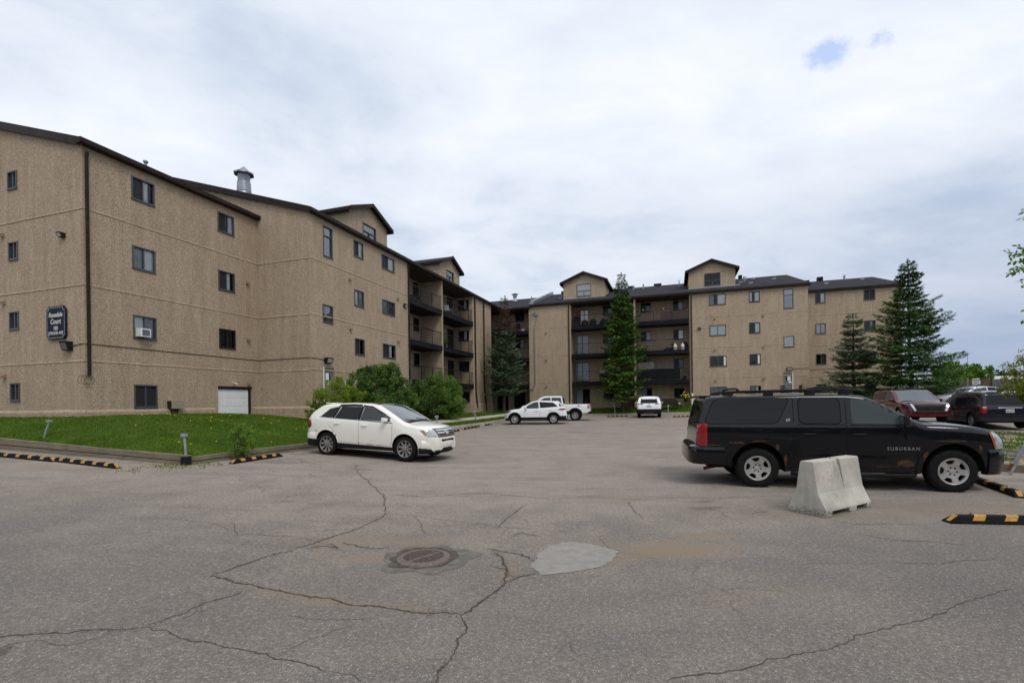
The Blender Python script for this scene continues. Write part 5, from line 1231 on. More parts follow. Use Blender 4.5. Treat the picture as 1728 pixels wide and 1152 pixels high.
    def wheels(s, style, rim_r, rim_mat, tw=0.24, dish=0.03, face=None):
        sp = s.sp; r = sp['wr']; first = {}
        for ax in (0, sp['wb']):
            for sg in (1, -1):
                w = tab(sp['W'], ax) * (1 - 0.02) if face is None else face
                loc = Vector((ax, sg * (w - 0.015), sp['wz'])); rot = (R(-90 if sg > 0 else 90), R(rnd.uniform(0, 70)), 0)
                if 't' not in first:
                    mb = MB(); q = rim_r
                    prof = [(q - 0.02, -tw), (q + 0.01, -tw), (r - 0.03, -tw + 0.01), (r - 0.004, -tw + 0.04), (r, -tw / 2), (r - 0.004, -0.045), (r - 0.02, -0.014), (r - 0.05, 0.0), (q + 0.035, 0.004), (q + 0.008, -0.004), (q + 0.004, -0.018), (q - 0.02, -0.03)]
                    mb.lathe(prof, 56, None, M['tyre'], True)
                    for k in range(56):          # tread notches on the shoulder
                        a = k * 2 * math.pi / 56; Tm = Matrix.Rotation(a, 4, 'Z'); mb.box((r - 0.012, -0.011, -0.075), (r + 0.004, 0.011, -0.018), Tm, M['tyre'])
                    t = mb.build('wheel', None, s.o, True, 40); first['t'] = t; t.location = loc; t.rotation_euler = rot
                    first['r'] = s.rim(style, rim_r, rim_mat, dish, t); mb = MB(); mb.lathe([(rim_r - 0.01, -0.02), (rim_r - 0.03, -0.1), (rim_r - 0.04, -tw + 0.01), (0.0, -tw + 0.02)], 32); first['b'] = mb.build('barrel', M['blackp'], t, True)
                    mb = MB(); mb.lathe([(0.0, -0.095), (rim_r * 0.62, -0.095), (rim_r * 0.62, -0.12), (0.0, -0.12)], 32); first['d'] = mb.build('brake_disc', M['disc'], t, True)
                else:
                    t = first['t'].copy(); COL.objects.link(t); t.parent = s.o; t.location = loc; t.rotation_euler = rot
                    for k in 'rbd':
                        for src in ([first[k]] if not isinstance(first[k], list) else first[k]):
                            c = src.copy(); COL.objects.link(c); c.parent = t
    def rim(s, style, q, mat, dish, parent):
        mb = MB(); NA, NR = 120, 16; nsp, hole = {'five': (5, (0.56, 0.86, 0.27)), 'ten': (10, (0.30, 0.93, 0.30)), 'split': (5, (0.26, 0.93, 0.36)), 'six': (6, (0.45, 0.9, 0.35)), 'many': (9, (0.28, 0.93, 0.27))}[style]
        def inside(f, a):                  # is this spot an opening between spokes
            r0, r1, hw = hole
            if not r0 < f < r1: return False
            ph = (a * nsp / (2 * math.pi)) % 1.0; ph = abs(ph - 0.5)
            if style in ('ten', 'split', 'many'):
                w = hw * (0.45 + 0.75 * (f - r0) / (r1 - r0))
                if style == 'split' and ph < 0.05: return False
                return ph < w
            return ph < hw * (0.8 + 0.35 * (f - r0) / (r1 - r0))
        def zf(f): return -0.012 - dish * (1 - f) ** 1.0 * 1.2 if style in ('five', 'six') else -0.02 - dish * math.sin(min(1, (1 - f) * 1.25) * math.pi) * 0.7
        rs = [q * (k / NR) for k in range(1, NR + 1)]
        for r_ in rs:
            for j in range(NA): a = 2 * math.pi * j / NA; mb.v.append((r_ * math.cos(a), r_ * math.sin(a), zf(r_ / q)))
        c = len(mb.v); mb.v.append((0, 0, zf(0)))
        for i in range(NR - 1):
            for j in range(NA):
                if inside((i + 1.5) / NR, 2 * math.pi * (j + 0.5) / NA): continue
                mb.f.append((i * NA + j, i * NA + (j + 1) % NA, (i + 1) * NA + (j + 1) % NA, (i + 1) * NA + j)); mb.m.append(0)
        for j in range(NA): mb.f.append((c, j, (j + 1) % NA)); mb.m.append(0)
        o = mb.build('rim', mat, parent); fix_normals(o); bm = bmesh.new(); bm.from_mesh(o.data)
        bm.faces.ensure_lookup_table()
        if bm.faces[0].normal.z < 0: bmesh.ops.reverse_faces(bm, faces=bm.faces)
        ex = bmesh.ops.extrude_edge_only(bm, edges=[e for e in bm.edges if len(e.link_faces) == 1])
        for v in [g for g in ex['geom'] if isinstance(g, bmesh.types.BMVert)]: v.co.z -= 0.045
        bmesh.ops.recalc_face_normals(bm, faces=bm.faces); bm.to_mesh(o.data); bm.free()
        o.data.shade_smooth(); o.data.set_sharp_from_angle(angle=R(35))
        mb = MB(); n = 6 if style == 'five' else 5; rb = q * (0.30 if style == 'five' else 0.24)
        for k in range(n):
            a = k * 2 * math.pi / n; T = Matrix.Translation((rb * math.cos(a), rb * math.sin(a), zf(0.3) + 0.001)); mb.lathe([(0.015, 0.0), (0.015, 0.004), (0.0, 0.004)], 8, T, M['blackp'])
        mb.lathe([(q * 0.17, zf(0.1)), (q * 0.165, zf(0.1) + 0.015), (0.0, zf(0.1) + 0.02)], 20, None, mat)
        mb.lathe([(q * 0.965, -0.010), (q * 1.0, -0.002), (q * 1.03, -0.004), (q * 1.03, -0.03)], 56, None, mat)
        h = mb.build('hub_cap', None, parent, True, 40); return [o, h]
    def mirror(s, x, y, z, mat, size=(0.10, 0.20, 0.17), arm=True):
        for sg in (1, -1):
            bm = bmesh.new(); bmesh.ops.create_cube(bm, size=1.0)
            for v in bm.verts:
                v.co.x *= size[0]; v.co.y *= size[1]; v.co.z *= size[2]
                if v.co.x > 0: v.co.y *= 0.75; v.co.z *= 0.7
                v.co += Vector((x, sg * (y + size[1] / 2), z))
            me = bpy.data.meshes.new('mirror'); bmesh.ops.bevel(bm, geom=bm.edges[:], offset=0.03, segments=3, affect='EDGES', profile=0.6)
            bm.to_mesh(me); bm.free(); me.materials.append(mat); me.shade_smooth(); me.set_sharp_from_angle(angle=R(50)); o = link(bpy.data.objects.new('mirror', me), s.o)
            mb = MB(); mb.box((x - size[0] / 2 - 0.004, min(sg * (y + 0.02), sg * (y + size[1] - 0.025)), z - size[2] / 2 + 0.03), (x - size[0] / 2 + 0.001, max(sg * (y + 0.02), sg * (y + size[1] - 0.025)), z + size[2] / 2 - 0.03)); mb.build('mirror_glass', M['chrome'], o)
            if arm:
                mb = MB(); mb.tube([(x + 0.03, sg * (y - 0.08), z - size[2] * 0.4), (x + 0.01, sg * (y + 0.05), z - size[2] * 0.3)], 0.035, 8); mb.build('mirror_arm', M['blackp'], o, True)
    def text(s, txt, view, a, b, size, mat, name='badge', stretch=1.0, bold=0.0, along=None):
        cu = bpy.data.curves.new(name, 'FONT'); cu.body = txt; cu.size = size; cu.align_x = 'CENTER'; cu.align_y = 'CENTER'; cu.extrude = 0.002; cu.offset = bold; cu.space_character = 1.0 * stretch
        ob = bpy.data.objects.new(name, cu); COL.objects.link(ob); bpy.context.view_layer.update(); me = bpy.data.meshes.new_from_object(ob.evaluated_get(bpy.context.evaluated_depsgraph_get())); bpy.data.objects.remove(ob)
        p, n = s.cast(a, b, view); ux = {'L': Vector((-1, 0, 0)), 'R': Vector((1, 0, 0)), 'F': Vector((0, 1, 0)), 'B': Vector((0, -1, 0))}[view]; uy = n.cross(ux).normalized()
        if uy.z < 0: uy = -uy
        ux = (ux - n * ux.dot(n)).normalized()
        T = Matrix.Translation(p + n * 0.008) @ Matrix((ux, uy, n)).transposed().to_4x4(); me.transform(T); me.materials.clear(); me.materials.append(mat)
        return link(bpy.data.objects.new(name, me), s.o)
    def handle(s, x, z, view, mat, L_=0.20, parent=None):
        p, n = s.cast(x, z, view); mb = MB(); sg = s.sides(view); q = [(x - L_ / 2, 0.0), (x - L_ / 2 + 0.03, 0.035), (x + L_ / 2 - 0.03, 0.035), (x + L_ / 2, 0.0)]
        mb.tube([(a, p.y + sg * d, z) for a, d in q], 0.015, 8); mb.build('door_handle', mat, parent or s.o, True)
        s.patch('handle_recess', [(x + 0.045 * math.cos(t) * 1.3, z - 0.01 + 0.03 * math.sin(t)) for t in [k * 0.6283 for k in range(10)]], view, mat, 0.002, 0.2)
    def plate(s, view, txt, w=0.31, h=0.15, zc=0.9, tilt=True, col='plate'):
        p, n = s.cast(0.0, zc, view); mb = MB(); sg = 1 if view == 'F' else -1; x = p.x + sg * 0.012
        mb.box((min(x, x + sg * 0.006), -w / 2, zc - h / 2), (max(x, x + sg * 0.006), w / 2, zc + h / 2)); o = mb.build('licence_plate', M[col], s.o)
        t = s.text(txt, view, 0.0, zc, h * 0.52, M['blackp'], 'plate_text'); t.data.transform(Matrix.Translation((sg * 0.022, 0, 0))); t.parent = o
M['tyre'] = plain('tyre_rubber', (0.013, 0.013, 0.0125), 0.8, 0, 0.35, 14, 0, 0.3); M['disc'] = plain('brake_disc', (0.12, 0.10, 0.09), 0.5, 0.5, 0.4, 9)
M['alloy'] = plain('alloy_wheel', (0.43, 0.42, 0.40), 0.38, 0.55, 0.18, 7); M['alloy2'] = plain('dull_alloy', (0.30, 0.285, 0.265), 0.45, 0.55, 0.3, 9); M['alloy3'] = plain('bright_alloy', (0.5, 0.5, 0.5), 0.35, 0.5, 0.1, 7)
M['chrome'] = plain('chrome', (0.55, 0.56, 0.58), 0.14, 1.0, 0.05, 4); M['plate'] = plain('plate_white', (0.62, 0.60, 0.56), 0.5)
M['glass_dark'] = mat_glass('tinted_glass', (0.008, 0.009, 0.011)); M['glass_mid'] = mat_glass('clear_side_glass', (0.045, 0.054, 0.056)); M['glass_ws'] = mat_glass('windscreen', (0.075, 0.09, 0.098), 0.05, 1.5, 0.5)
M['red'] = plain('tail_lamp', (0.26, 0.006, 0.008), 0.2, 0, 0.3, 12, 0.8); M['reddark'] = plain('tail_lamp_dark', (0.16, 0.008, 0.010), 0.2, 0, 0.3, 12, 0.8); M['amber'] = plain('amber_lamp', (0.33, 0.085, 0.018), 0.3, 0, 0.15, 10, 0.8); M['lens'] = plain('lamp_lens', (0.42, 0.44, 0.45), 0.12, 0.25, 0.35, 16, 0.8)
M['seam'] = plain('panel_gap', (0.008, 0.008, 0.008), 0.8); M['seam_light'] = plain('panel_gap_dirty', (0.13, 0.105, 0.08), 0.9)
def roundpoly(pts, r=0.05, n=4):          # rounds the corners of a polygon
    out = []; m = len(pts)
    for i in range(m):
        p0, p, p1 = Vector(pts[i - 1]), Vector(pts[i]), Vector(pts[(i + 1) % m]); a, b = (p0 - p), (p1 - p); l = min(r, a.length * 0.45, b.length * 0.45); A, B = p + a.normalized() * l, p + b.normalized() * l
        for k in range(n + 1):
            t = k / n; q = A * (1 - t) ** 2 + p * 2 * t * (1 - t) + B * t * t; out.append((q.x, q.y))
    return out
def fr(px, py, Y, dz=0): v = at(px, py, Y); return v

# ------------------------------------------------------------------ the black full-size wagon by the barrier
h1 = math.atan2(-0.8, 3.22); c1, s1_ = math.cos(h1), math.sin(h1)
SUB = dict(wb=3.302, wr=0.398, wz=0.385, ra=0.50, tum=0.17, sho=0.012, tuck=0.05,
    R=[(-1.159, 0.80), (-1.132, 1.10), (-1.102, 1.30), (-1.040, 1.58), (-0.970, 1.80), (-0.890, 1.85), (-0.600, 1.87), (0.400, 1.895), (1.500, 1.885), (1.850, 1.85), (2.100, 1.75), (2.500, 1.515), (2.800, 1.345), (2.920, 1.315), (3.200, 1.30), (3.617, 1.255), (3.909, 1.185), (4.062, 1.11), (4.167, 1.0), (4.237, 0.80)],
    B=[(-1.159, 0.46), (-0.600, 0.42), (0.400, 0.33), (2.900, 0.33), (3.617, 0.36), (4.237, 0.45)], W=[(-1.159, 0.86), (-1.093, 0.955), (-0.908, 0.995), (0.500, 1.005), (3.000, 1.005), (3.558, 0.99), (3.909, 0.94), (4.108, 0.84), (4.237, 0.70)],
    Z=[(-1.159, 1.28), (2.600, 1.265), (4.202, 1.15)], cr=[(-1.128, 0.08), (-0.864, 0.10), (2.000, 0.10), (2.900, 0.12), (4.202, 0.12)], cn=[(-1.128, 0.02), (0, 0.05), (2.000, 0.04), (2.900, 0.05), (4.202, 0.03)])
rustS = [(-0.38, 0.90, 0.30, 0.045), (0.05, 0.93, 0.35, 0.025), (0.36, 0.80, 0.07, 0.14), (0.50, 0.56, 0.05, 0.2), (-0.8, 0.845, 0.28, 0.025), (2.86, 0.62, 0.09, 0.25), (2.55, 0.52, 0.26, 0.15), (2.2, 0.45, 0.5, 0.035), (3.30, 0.95, 0.55, 0.025), (3.72, 0.80, 0.07, 0.12)]
PB = mat_paint('black_paint', (0.006, 0.0065, 0.008), 0.12, 0, 0.35, (0.026, 0.021, 0.017), rustS, 0.55, (0.25, 0.75))
cx = Vector((4.9, 9.7, 0)) + Vector((-s1_, c1, 0)) * 0.985
zS = gz(cx.x, cx.y) + 0.0
C = Car('parked_wagon', 'black full-size wagon with rusty wheel arches parked behind the concrete barrier', 'car', (cx.x, cx.y, zS), h1, SUB, PB)
C.body(); C.arches()
G, GM = M['glass_dark'], M['glass_mid']
for vw in 'RL':
    C.patch('window_surround', roundpoly([(-1.01, 1.27), (-0.81, 1.785), (0.62, 1.79), (0.37, 1.27)], 0.12), vw, M['seam'], 0.002)
    C.patch('window_surround', roundpoly([(0.745, 1.27), (0.745, 1.785), (1.485, 1.785), (1.495, 1.26)], 0.11), vw, M['seam'], 0.002)
    C.patch('window', roundpoly([(-0.99, 1.285), (-0.80, 1.77), (0.60, 1.775), (0.36, 1.285)], 0.12), vw, G, 0.004)
    C.patch('window', roundpoly([(0.76, 1.285), (0.76, 1.77), (1.47, 1.77), (1.48, 1.275)], 0.11), vw, G, 0.004)
    C.patch('window', roundpoly([(1.66, 1.27), (1.66, 1.755), (2.02, 1.735), (2.25, 1.62), (2.52, 1.43), (2.55, 1.265)], 0.06), vw, GM, 0.004)
    for pl in ([(0.66, 1.84), (0.655, 1.3), (0.645, 0.95)], [(0.645, 0.95), (0.55, 0.62)], [(1.575, 1.87), (1.57, 1.27), (1.575, 0.42)], [(2.66, 1.34), (2.72, 1.1), (2.74, 0.42)], [(0.56, 0.45), (2.74, 0.44)], [(1.575, 1.87), (2.05, 1.80)]):
        C.strip('door_seam', pl, 0.012, vw, M['seam'], 0.001)
    C.strip('belt_trim', [(0.72, 1.262), (1.55, 1.252)], 0.018, vw, M['blackp'], 0.003); C.strip('belt_trim', [(1.62, 1.25), (2.56, 1.238)], 0.018, vw, M['blackp'], 0.003)
    C.strip('side_moulding', [(0.66, 0.715), (1.55, 0.705)], 0.075, vw, PB, 0.012); C.strip('side_moulding', [(1.60, 0.705), (2.45, 0.70)], 0.075, vw, PB, 0.012)
    C.handle(0.93, 1.075, vw, PB); C.handle(1.80, 1.07, vw, PB)
    for pts in (C.arc(0, 0.545, -25, 205), C.arc(3.302, 0.545, -20, 200)): C.strip('wheel_arch', pts, 0.09, vw, PB, 0.014)
    sg = C.sides(vw)
    mb = MB(); mb.tube([(0.62, sg * 0.93, 0.30), (0.7, sg * 1.0, 0.29), (2.6, sg * 1.0, 0.29), (2.7, sg * 0.93, 0.30)], 0.045, 10); mb.build('running_board', M['blackp'], C.o, True)
    C.patch('tail_lamp', [(-1.128, 0.83), (-1.128, 1.28), (-0.939, 1.28), (-0.939, 0.82)], vw, M['red'], 0.008, 0.03)
    for z in (0.9, 1.02, 1.12): C.strip('lamp_division', [(-1.17, z), (-0.99, z)], 0.018, vw, M['reddark'], 0.014)
    C.patch('headlamp', [(3.898, 1.10), (3.974, 0.80), (4.155, 0.80), (4.143, 1.02), (4.027, 1.12)], vw, M['lens'], 0.008, 0.04); C.patch('side_marker', [(3.869, 1.10), (3.909, 1.10), (3.986, 0.82), (3.950, 0.82)], vw, M['amber'], 0.014, 0.04)
    # roof rails on feet
    mb = MB(); y = sg * 0.80
    mb.tube([(-0.62, y, 1.875), (-0.5, y, 1.925), (1.6, y, 1.94), (1.88, y, 1.90)], 0.022, 8)
    for x in (-0.5, 0.25, 1.0, 1.6): mb.box((x - 0.09, y - 0.025, 1.845), (x + 0.09, y + 0.025, 1.925))
    mb.build('roof_rail', M['blackp'], C.o, True)
    C.text('SUBURBAN', vw, 2.5, 0.80, 0.085, M['chrome'], 'lettering', 1.35, 0.002); C.text('LT', vw, 0.56, 1.345, 0.06, M['chrome'], 'lettering', 1.1, 0.002)
for x in (-0.32, 1.45):
    mb = MB(); mb.tube([(x, 0.80, 1.955), (x, 0.72, 1.985), (x, 0, 2.0), (x, -0.72, 1.985), (x, -0.80, 1.955)], [0.03, 0.022, 0.022, 0.022, 0.03], 8); mb.build('cross_bar', M['blackp'], C.o, True)
C.bumper('rear_bumper', [(-0.618, 0.995), (-0.908, 0.995), (-1.093, 0.97), (-1.207, 0.86), (-1.260, 0.6), (-1.278, 0)], [(-0.12, 0.45), (0.0, 0.45), (0.03, 0.52), (0.035, 0.72), (0.02, 0.80), (-0.02, 0.83), (-0.14, 0.835)], PB, True)
C.bumper('front_bumper', [(3.851, 0.955), (4.003, 0.91), (4.155, 0.80), (4.261, 0.6), (4.319, 0.3), (4.331, 0)], [(-0.15, 0.33), (-0.04, 0.33), (0.0, 0.42), (0.015, 0.60), (0.015, 0.74), (-0.01, 0.80), (-0.12, 0.83)], PB)
C.patch('grille', [(-0.62, 0.83), (-0.62, 1.06), (0.62, 1.06), (0.62, 0.83)], 'F', M['blackp'], 0.01); C.strip('grille_bar', [(-0.66, 0.95), (0.66, 0.95)], 0.06, 'F', M['chrome'], 0.03)
C.patch('windscreen', roundpoly([(2.14, -0.68), (2.76, -0.80), (2.76, 0.80), (2.14, 0.68)], 0.08), 'T', M['glass_ws'], 0.003); C.patch('rear_window', roundpoly([(-0.66, 1.32), (-0.62, 1.74), (0.62, 1.74), (0.66, 1.32)], 0.08), 'B', G, 0.003)
mb = MB(); mb.box((-1.06, -0.68, 1.815), (-0.82, 0.68, 1.855)); mb.build('spoiler', PB, C.o); mb = MB(); mb.box((-1.065, -0.16, 1.82), (-1.058, 0.16, 1.845)); mb.box((-1.07, 0.50, 1.80), (-1.04, 0.68, 1.83)); mb.box((-1.07, -0.68, 1.80), (-1.04, -0.50, 1.83)); mb.build('brake_lamp', M['red'], C.o)
for sg in (1,):
    mb = MB(); mb.tube([(-1.18, -0.05, 1.3), (-1.15, -0.35, 1.36)], 0.012, 6); mb.build('wiper', M['blackp'], C.o)
mb = MB(); mb.tube([(-1.21, -0.45, 1.28), (-1.16, -0.62, 1.31), (-1.12, -0.66, 1.30)], 0.022, 6); mb.build('tail_latch', M['blackp'], C.o)
mb = MB(); mb.tube([(-0.62, -0.62, 0.40), (-0.85, -0.68, 0.36), (-0.98, -0.72, 0.33)], 0.035, 10); mb.build('exhaust', M['rust'], C.o, True)
mb = MB(); mb.box((-0.9, -0.75, 0.36), (3.7, 0.75, 0.5)); mb.tube([(0, -0.9, 0.38), (0, 0.9, 0.38)], 0.07, 8); mb.tube([(3.3, -0.9, 0.38), (3.3, 0.9, 0.38)], 0.06, 8); mb.build('underbody', M['blackp'], C.o)
C.mirror(2.50, 0.96, 1.33, M['blackp'], (0.11, 0.20, 0.21)); C.wheels('five', 0.238, M['alloy'], 0.27, 0.03, 0.985)
C.strip('wiper', [(2.78, -0.1), (2.70, -0.6)], 0.02, 'T', M['blackp'], 0.012); C.strip('wiper', [(2.78, 0.6), (2.70, 0.05)], 0.02, 'T', M['blackp'], 0.012)

# ------------------------------------------------------------------ the cream crossover by the lawn
EDG = dict(wb=2.824, wr=0.368, wz=0.36, ra=0.43, tum=0.30, sho=0.035, tuck=0.06,
    R=[(-0.92, 0.62), (-0.90, 1.0), (-0.84, 1.16), (-0.66, 1.33), (-0.42, 1.50), (-0.20, 1.615), (-0.10, 1.635), (0.3, 1.67), (0.9, 1.70), (1.4, 1.695), (1.7, 1.655), (2.1, 1.49), (2.5, 1.29), (2.75, 1.165), (2.86, 1.135), (3.2, 1.08), (3.45, 1.015), (3.60, 0.94), (3.70, 0.82), (3.75, 0.66)],
    B=[(-0.92, 0.36), (-0.4, 0.30), (0.4, 0.24), (2.5, 0.24), (3.3, 0.26), (3.75, 0.34)], W=[(-0.92, 0.66), (-0.82, 0.82), (-0.6, 0.915), (-0.3, 0.95), (0.5, 0.96), (2.6, 0.96), (3.1, 0.945), (3.4, 0.88), (3.6, 0.76), (3.75, 0.56)],
    Z=[(-0.9, 1.25), (0.3, 1.205), (2.5, 1.14), (3.7, 1.0)], cr=[(-0.9, 0.12), (0, 0.10), (1.7, 0.10), (2.8, 0.11), (3.7, 0.12)], cn=[(-0.9, 0.02), (0.2, 0.04), (1.7, 0.04), (2.8, 0.05), (3.7, 0.03)])
rustE = [(-0.40, 0.76, 0.06, 0.07), (0.36, 0.62, 0.04, 0.16), (1.21, 0.44, 0.03, 0.10), (1.6, 0.425, 0.35, 0.02), (2.0, 0.425, 0.3, 0.02), (2.36, 0.5, 0.02, 0.12), (0.25, 0.75, 0.08, 0.04), (3.55, 0.955, 0.1, 0.012)]
PW = mat_paint('cream_paint', (0.82, 0.80, 0.725), 0.22, 0, 0.45, (0.52, 0.45, 0.35), rustE, 0.7, (0.3, 0.9))
h2 = R(-19.5); p = Vector((-5.86, 15.2, 0)) + Vector((-math.sin(h2), math.cos(h2), 0)) * 0.94
C = Car('parked_crossover', 'cream white crossover with black sills and rusty door edges parked against the lawn', 'car', (p.x, p.y, 0.185), h2, EDG, PW, math.atan2(0.105, 2.824))
C.body(); C.arches()
for vw in 'RL':
    C.patch('window', roundpoly([(-0.24, 1.225), (0.06, 1.47), (0.38, 1.545), (0.22, 1.205)], 0.05), vw, G, 0.004)
    C.patch('window', roundpoly([(0.30, 1.20), (0.50, 1.55), (1.22, 1.555), (1.16, 1.175)], 0.04), vw, G, 0.004)
    C.patch('window', roundpoly([(1.25, 1.17), (1.33, 1.555), (1.62, 1.525), (1.98, 1.38), (2.30, 1.19), (2.34, 1.14)], 0.03), vw, GM, 0.004)
    C.strip('pillar', [(1.20, 1.17), (1.27, 1.57)], 0.085, vw, M['blackp'], 0.004); C.strip('pillar', [(0.25, 1.19), (0.43, 1.56)], 0.07, vw, M['blackp'], 0.004)
    C.strip('window_trim', [(-0.28, 1.215), (0.3, 1.19), (1.2, 1.16), (2.40, 1.105)], 0.018, vw, M['blackp'], 0.006)
    C.strip('wind_deflector', [(0.44, 1.575), (0.9, 1.60), (1.24, 1.595)], 0.05, vw, M['blackp'], 0.02); C.strip('wind_deflector', [(1.29, 1.59), (1.62, 1.56), (2.05, 1.375), (2.3, 1.235)], 0.04, vw, M['blackp'], 0.02)
    for pl in ([(0.18, 1.17), (0.10, 0.95), (0.30, 0.78)], [(1.21, 1.15), (1.20, 0.42)], [(2.40, 1.08), (2.385, 0.42)], [(0.44, 0.47), (2.38, 0.42)]): C.strip('door_seam', pl, 0.009, vw, M['seam_light'], 0.0012)
    C.handle(0.40, 1.03, vw, PW, 0.2); C.handle(1.42, 1.0, vw, PW, 0.2)
    C.patch('sill', [(0.42, 0.25), (0.42, 0.43), (2.40, 0.385), (2.40, 0.24)], vw, M['blackp'], 0.012)
    C.lip(vw, 0.035, PW, 0, 180, off=0.008)
    C.patch('tail_lamp', roundpoly([(-0.90, 0.86), (-0.86, 1.12), (-0.62, 1.09), (-0.60, 0.92), (-0.7, 0.84)], 0.03), vw, M['reddark'], 0.008, 0.03)
    C.patch('headlamp', roundpoly([(3.28, 0.93), (3.62, 0.94), (3.72, 0.74), (3.50, 0.74)], 0.03), vw, M['lens'], 0.008, 0.03); C.patch('turn_lamp', roundpoly([(3.31, 0.925), (3.40, 0.925), (3.50, 0.79), (3.45, 0.79)], 0.02), vw, M['amber'], 0.013, 0.03)
C.patch('roof_panel', roundpoly([(0.2, -0.56), (0.2, 0.56), (1.70, 0.58), (1.70, -0.58)], 0.1), 'T', M['glass_dark'], 0.004)
C.patch('windscreen', roundpoly([(1.74, -0.60), (2.72, -0.74), (2.72, 0.74), (1.74, 0.60)], 0.08), 'T', M['glass_ws'], 0.004); C.patch('cowl', [(2.70, -0.72), (2.84, -0.66), (2.84, 0.66), (2.70, 0.72)], 'T', M['blackp'], 0.006)
C.patch('rear_window', roundpoly([(-0.62, 1.22), (-0.52, 1.53), (0.52, 1.53), (0.62, 1.22)], 0.06), 'B', G, 0.003)
C.strip('wiper', [(2.74, -0.05), (2.62, -0.6)], 0.02, 'T', M['blackp'], 0.014); C.strip('wiper', [(2.74, 0.6), (2.62, 0.05)], 0.02, 'T', M['blackp'], 0.014)
C.bumper('front_bumper', [(3.28, 0.91), (3.42, 0.86), (3.58, 0.74), (3.69, 0.5), (3.75, 0.25), (3.76, 0)], [(-0.12, 0.24), (-0.03, 0.24), (0.01, 0.29), (0.02, 0.36), (-0.01, 0.405), (-0.1, 0.41)], M['blackp'])
C.bumper('front_apron', [(3.36, 0.895), (3.48, 0.83), (3.62, 0.70), (3.72, 0.48), (3.77, 0.25), (3.78, 0)], [(-0.12, 0.395), (0.0, 0.40), (0.02, 0.47), (0.02, 0.56), (0.0, 0.62), (-0.05, 0.66), (-0.14, 0.67)], PW)
C.bumper('rear_bumper', [(-0.42, 0.94), (-0.66, 0.90), (-0.84, 0.78), (-0.93, 0.5), (-0.96, 0)], [(-0.1, 0.28), (0.0, 0.29), (0.02, 0.36), (0.02, 0.50), (-0.1, 0.51)], M['blackp'], True); C.bumper('rear_apron', [(-0.42, 0.945), (-0.66, 0.91), (-0.84, 0.80), (-0.92, 0.5), (-0.94, 0)], [(-0.1, 0.50), (0.01, 0.51), (0.02, 0.66), (-0.02, 0.72), (-0.1, 0.73)], PW, True)
C.patch('grille', [(-0.52, 0.72), (-0.55, 0.96), (0.55, 0.96), (0.52, 0.72)], 'F', M['blackp'], 0.01)
for z in (0.765, 0.835, 0.905): C.strip('grille_bar', [(-0.52, z), (0.52, z)], 0.042, 'F', M['chrome'], 0.02, h=0.01)
C.patch('badge', [(0.11 * math.cos(t), 0.835 + 0.048 * math.sin(t)) for t in [k * 0.3927 for k in range(16)]], 'F', M['chrome'], 0.04, 0.3)
C.patch('intake', [(-0.36, 0.60), (-0.36, 0.645), (0.36, 0.645), (0.36, 0.60)], 'F', M['blackp'], 0.04)
mb = MB()
for sg in (1, -1): mb.lathe([(0.0, 0.02), (0.05, 0.015), (0.055, 0)], 14, Matrix.Translation((3.64, sg * 0.62, 0.33)) @ Matrix.Rotation(R(90), 4, 'Y'), M['lens'])
mb.build('fog_lamps', None, C.o); mb = MB(); mb.box((-0.32, -0.58, 1.615), (-0.08, 0.58, 1.645)); mb.build('spoiler', PW, C.o)
mb = MB(); mb.box((-0.6, -0.7, 0.28), (3.3, 0.7, 0.42)); mb.build('underbody', M['blackp'], C.o); mb = MB(); mb.tube([(0.95, 0.0, 1.70), (0.85, 0, 1.78)], 0.008, 6); mb.build('aerial', M['blackp'], C.o)
C.mirror(2.18, 0.90, 1.19, PW, (0.13, 0.21, 0.15)); C.wheels('many', 0.243, M['alloy2'], 0.24, 0.03, 0.945)

# ------------------------------------------------------------------ generic smaller vehicles, all seen further off
def suv(name, label, pos, head, paint, sp, glass, lamps='five', clad=None, rails=False, rim='ten', rimm='alloy', rr=0.23, ws=None, rw=None, mir=None, seams=(), hand=(), mirc=None, cat='car', pitch=0.0, privacy=True):
    C = Car(name, label, cat, pos, head, sp, paint, pitch); C.body(); C.arches()
    for vw in 'LR':
        for k, g in enumerate(glass): C.patch('window', roundpoly(g, 0.04), vw, M['glass_dark'] if privacy and k < len(glass) - 1 else M['glass_mid'], 0.004, 0.12)
        for pl in seams: C.strip('door_seam', pl, 0.012, vw, M['seam'], 0.001, res=0.15)
        for x, z in hand: C.handle(x, z, vw, paint)
        if clad: C.lip(vw, clad, M['blackp'], -20, 200, off=0.014)
        if clad: C.patch('sill', [(sp['ra'], sp['B'][1][1] - 0.02), (sp['ra'], sp['B'][1][1] + 0.2), (sp['wb'] - sp['ra'], sp['B'][1][1] + 0.2), (sp['wb'] - sp['ra'], sp['B'][1][1] - 0.02)], vw, M['blackp'], 0.012, 0.2)
        if rails:
            x0, x1, zr, y = rails; mb = MB(); mb.tube([(x0, C.sides(vw) * y, zr - 0.05), (x0 + 0.12, C.sides(vw) * y, zr), (x1 - 0.12, C.sides(vw) * y, zr), (x1, C.sides(vw) * y, zr - 0.05)], 0.02, 8); mb.build('roof_rail', M['railm'], C.o, True)
    if ws: C.patch('windscreen', roundpoly(ws, 0.07), 'T', M['glass_ws'], 0.004, 0.12)
    if rw: C.patch('rear_window', roundpoly(rw, 0.06), 'B', M['glass_dark'], 0.004, 0.12)
    if mir: C.mirror(*mir, mirc or paint)
    mb = MB(); b_ = sp['B'][1][1]; mb.box((-0.5, -0.65, b_ + 0.02), (sp['wb'] + 0.5, 0.65, b_ + 0.16)); mb.build('underbody', M['blackp'], C.o)
    C.wheels(rim, rr, M[rimm], 0.22); return C
M['railm'] = plain('rail_alloy', (0.22, 0.22, 0.23), 0.35, 0.6)
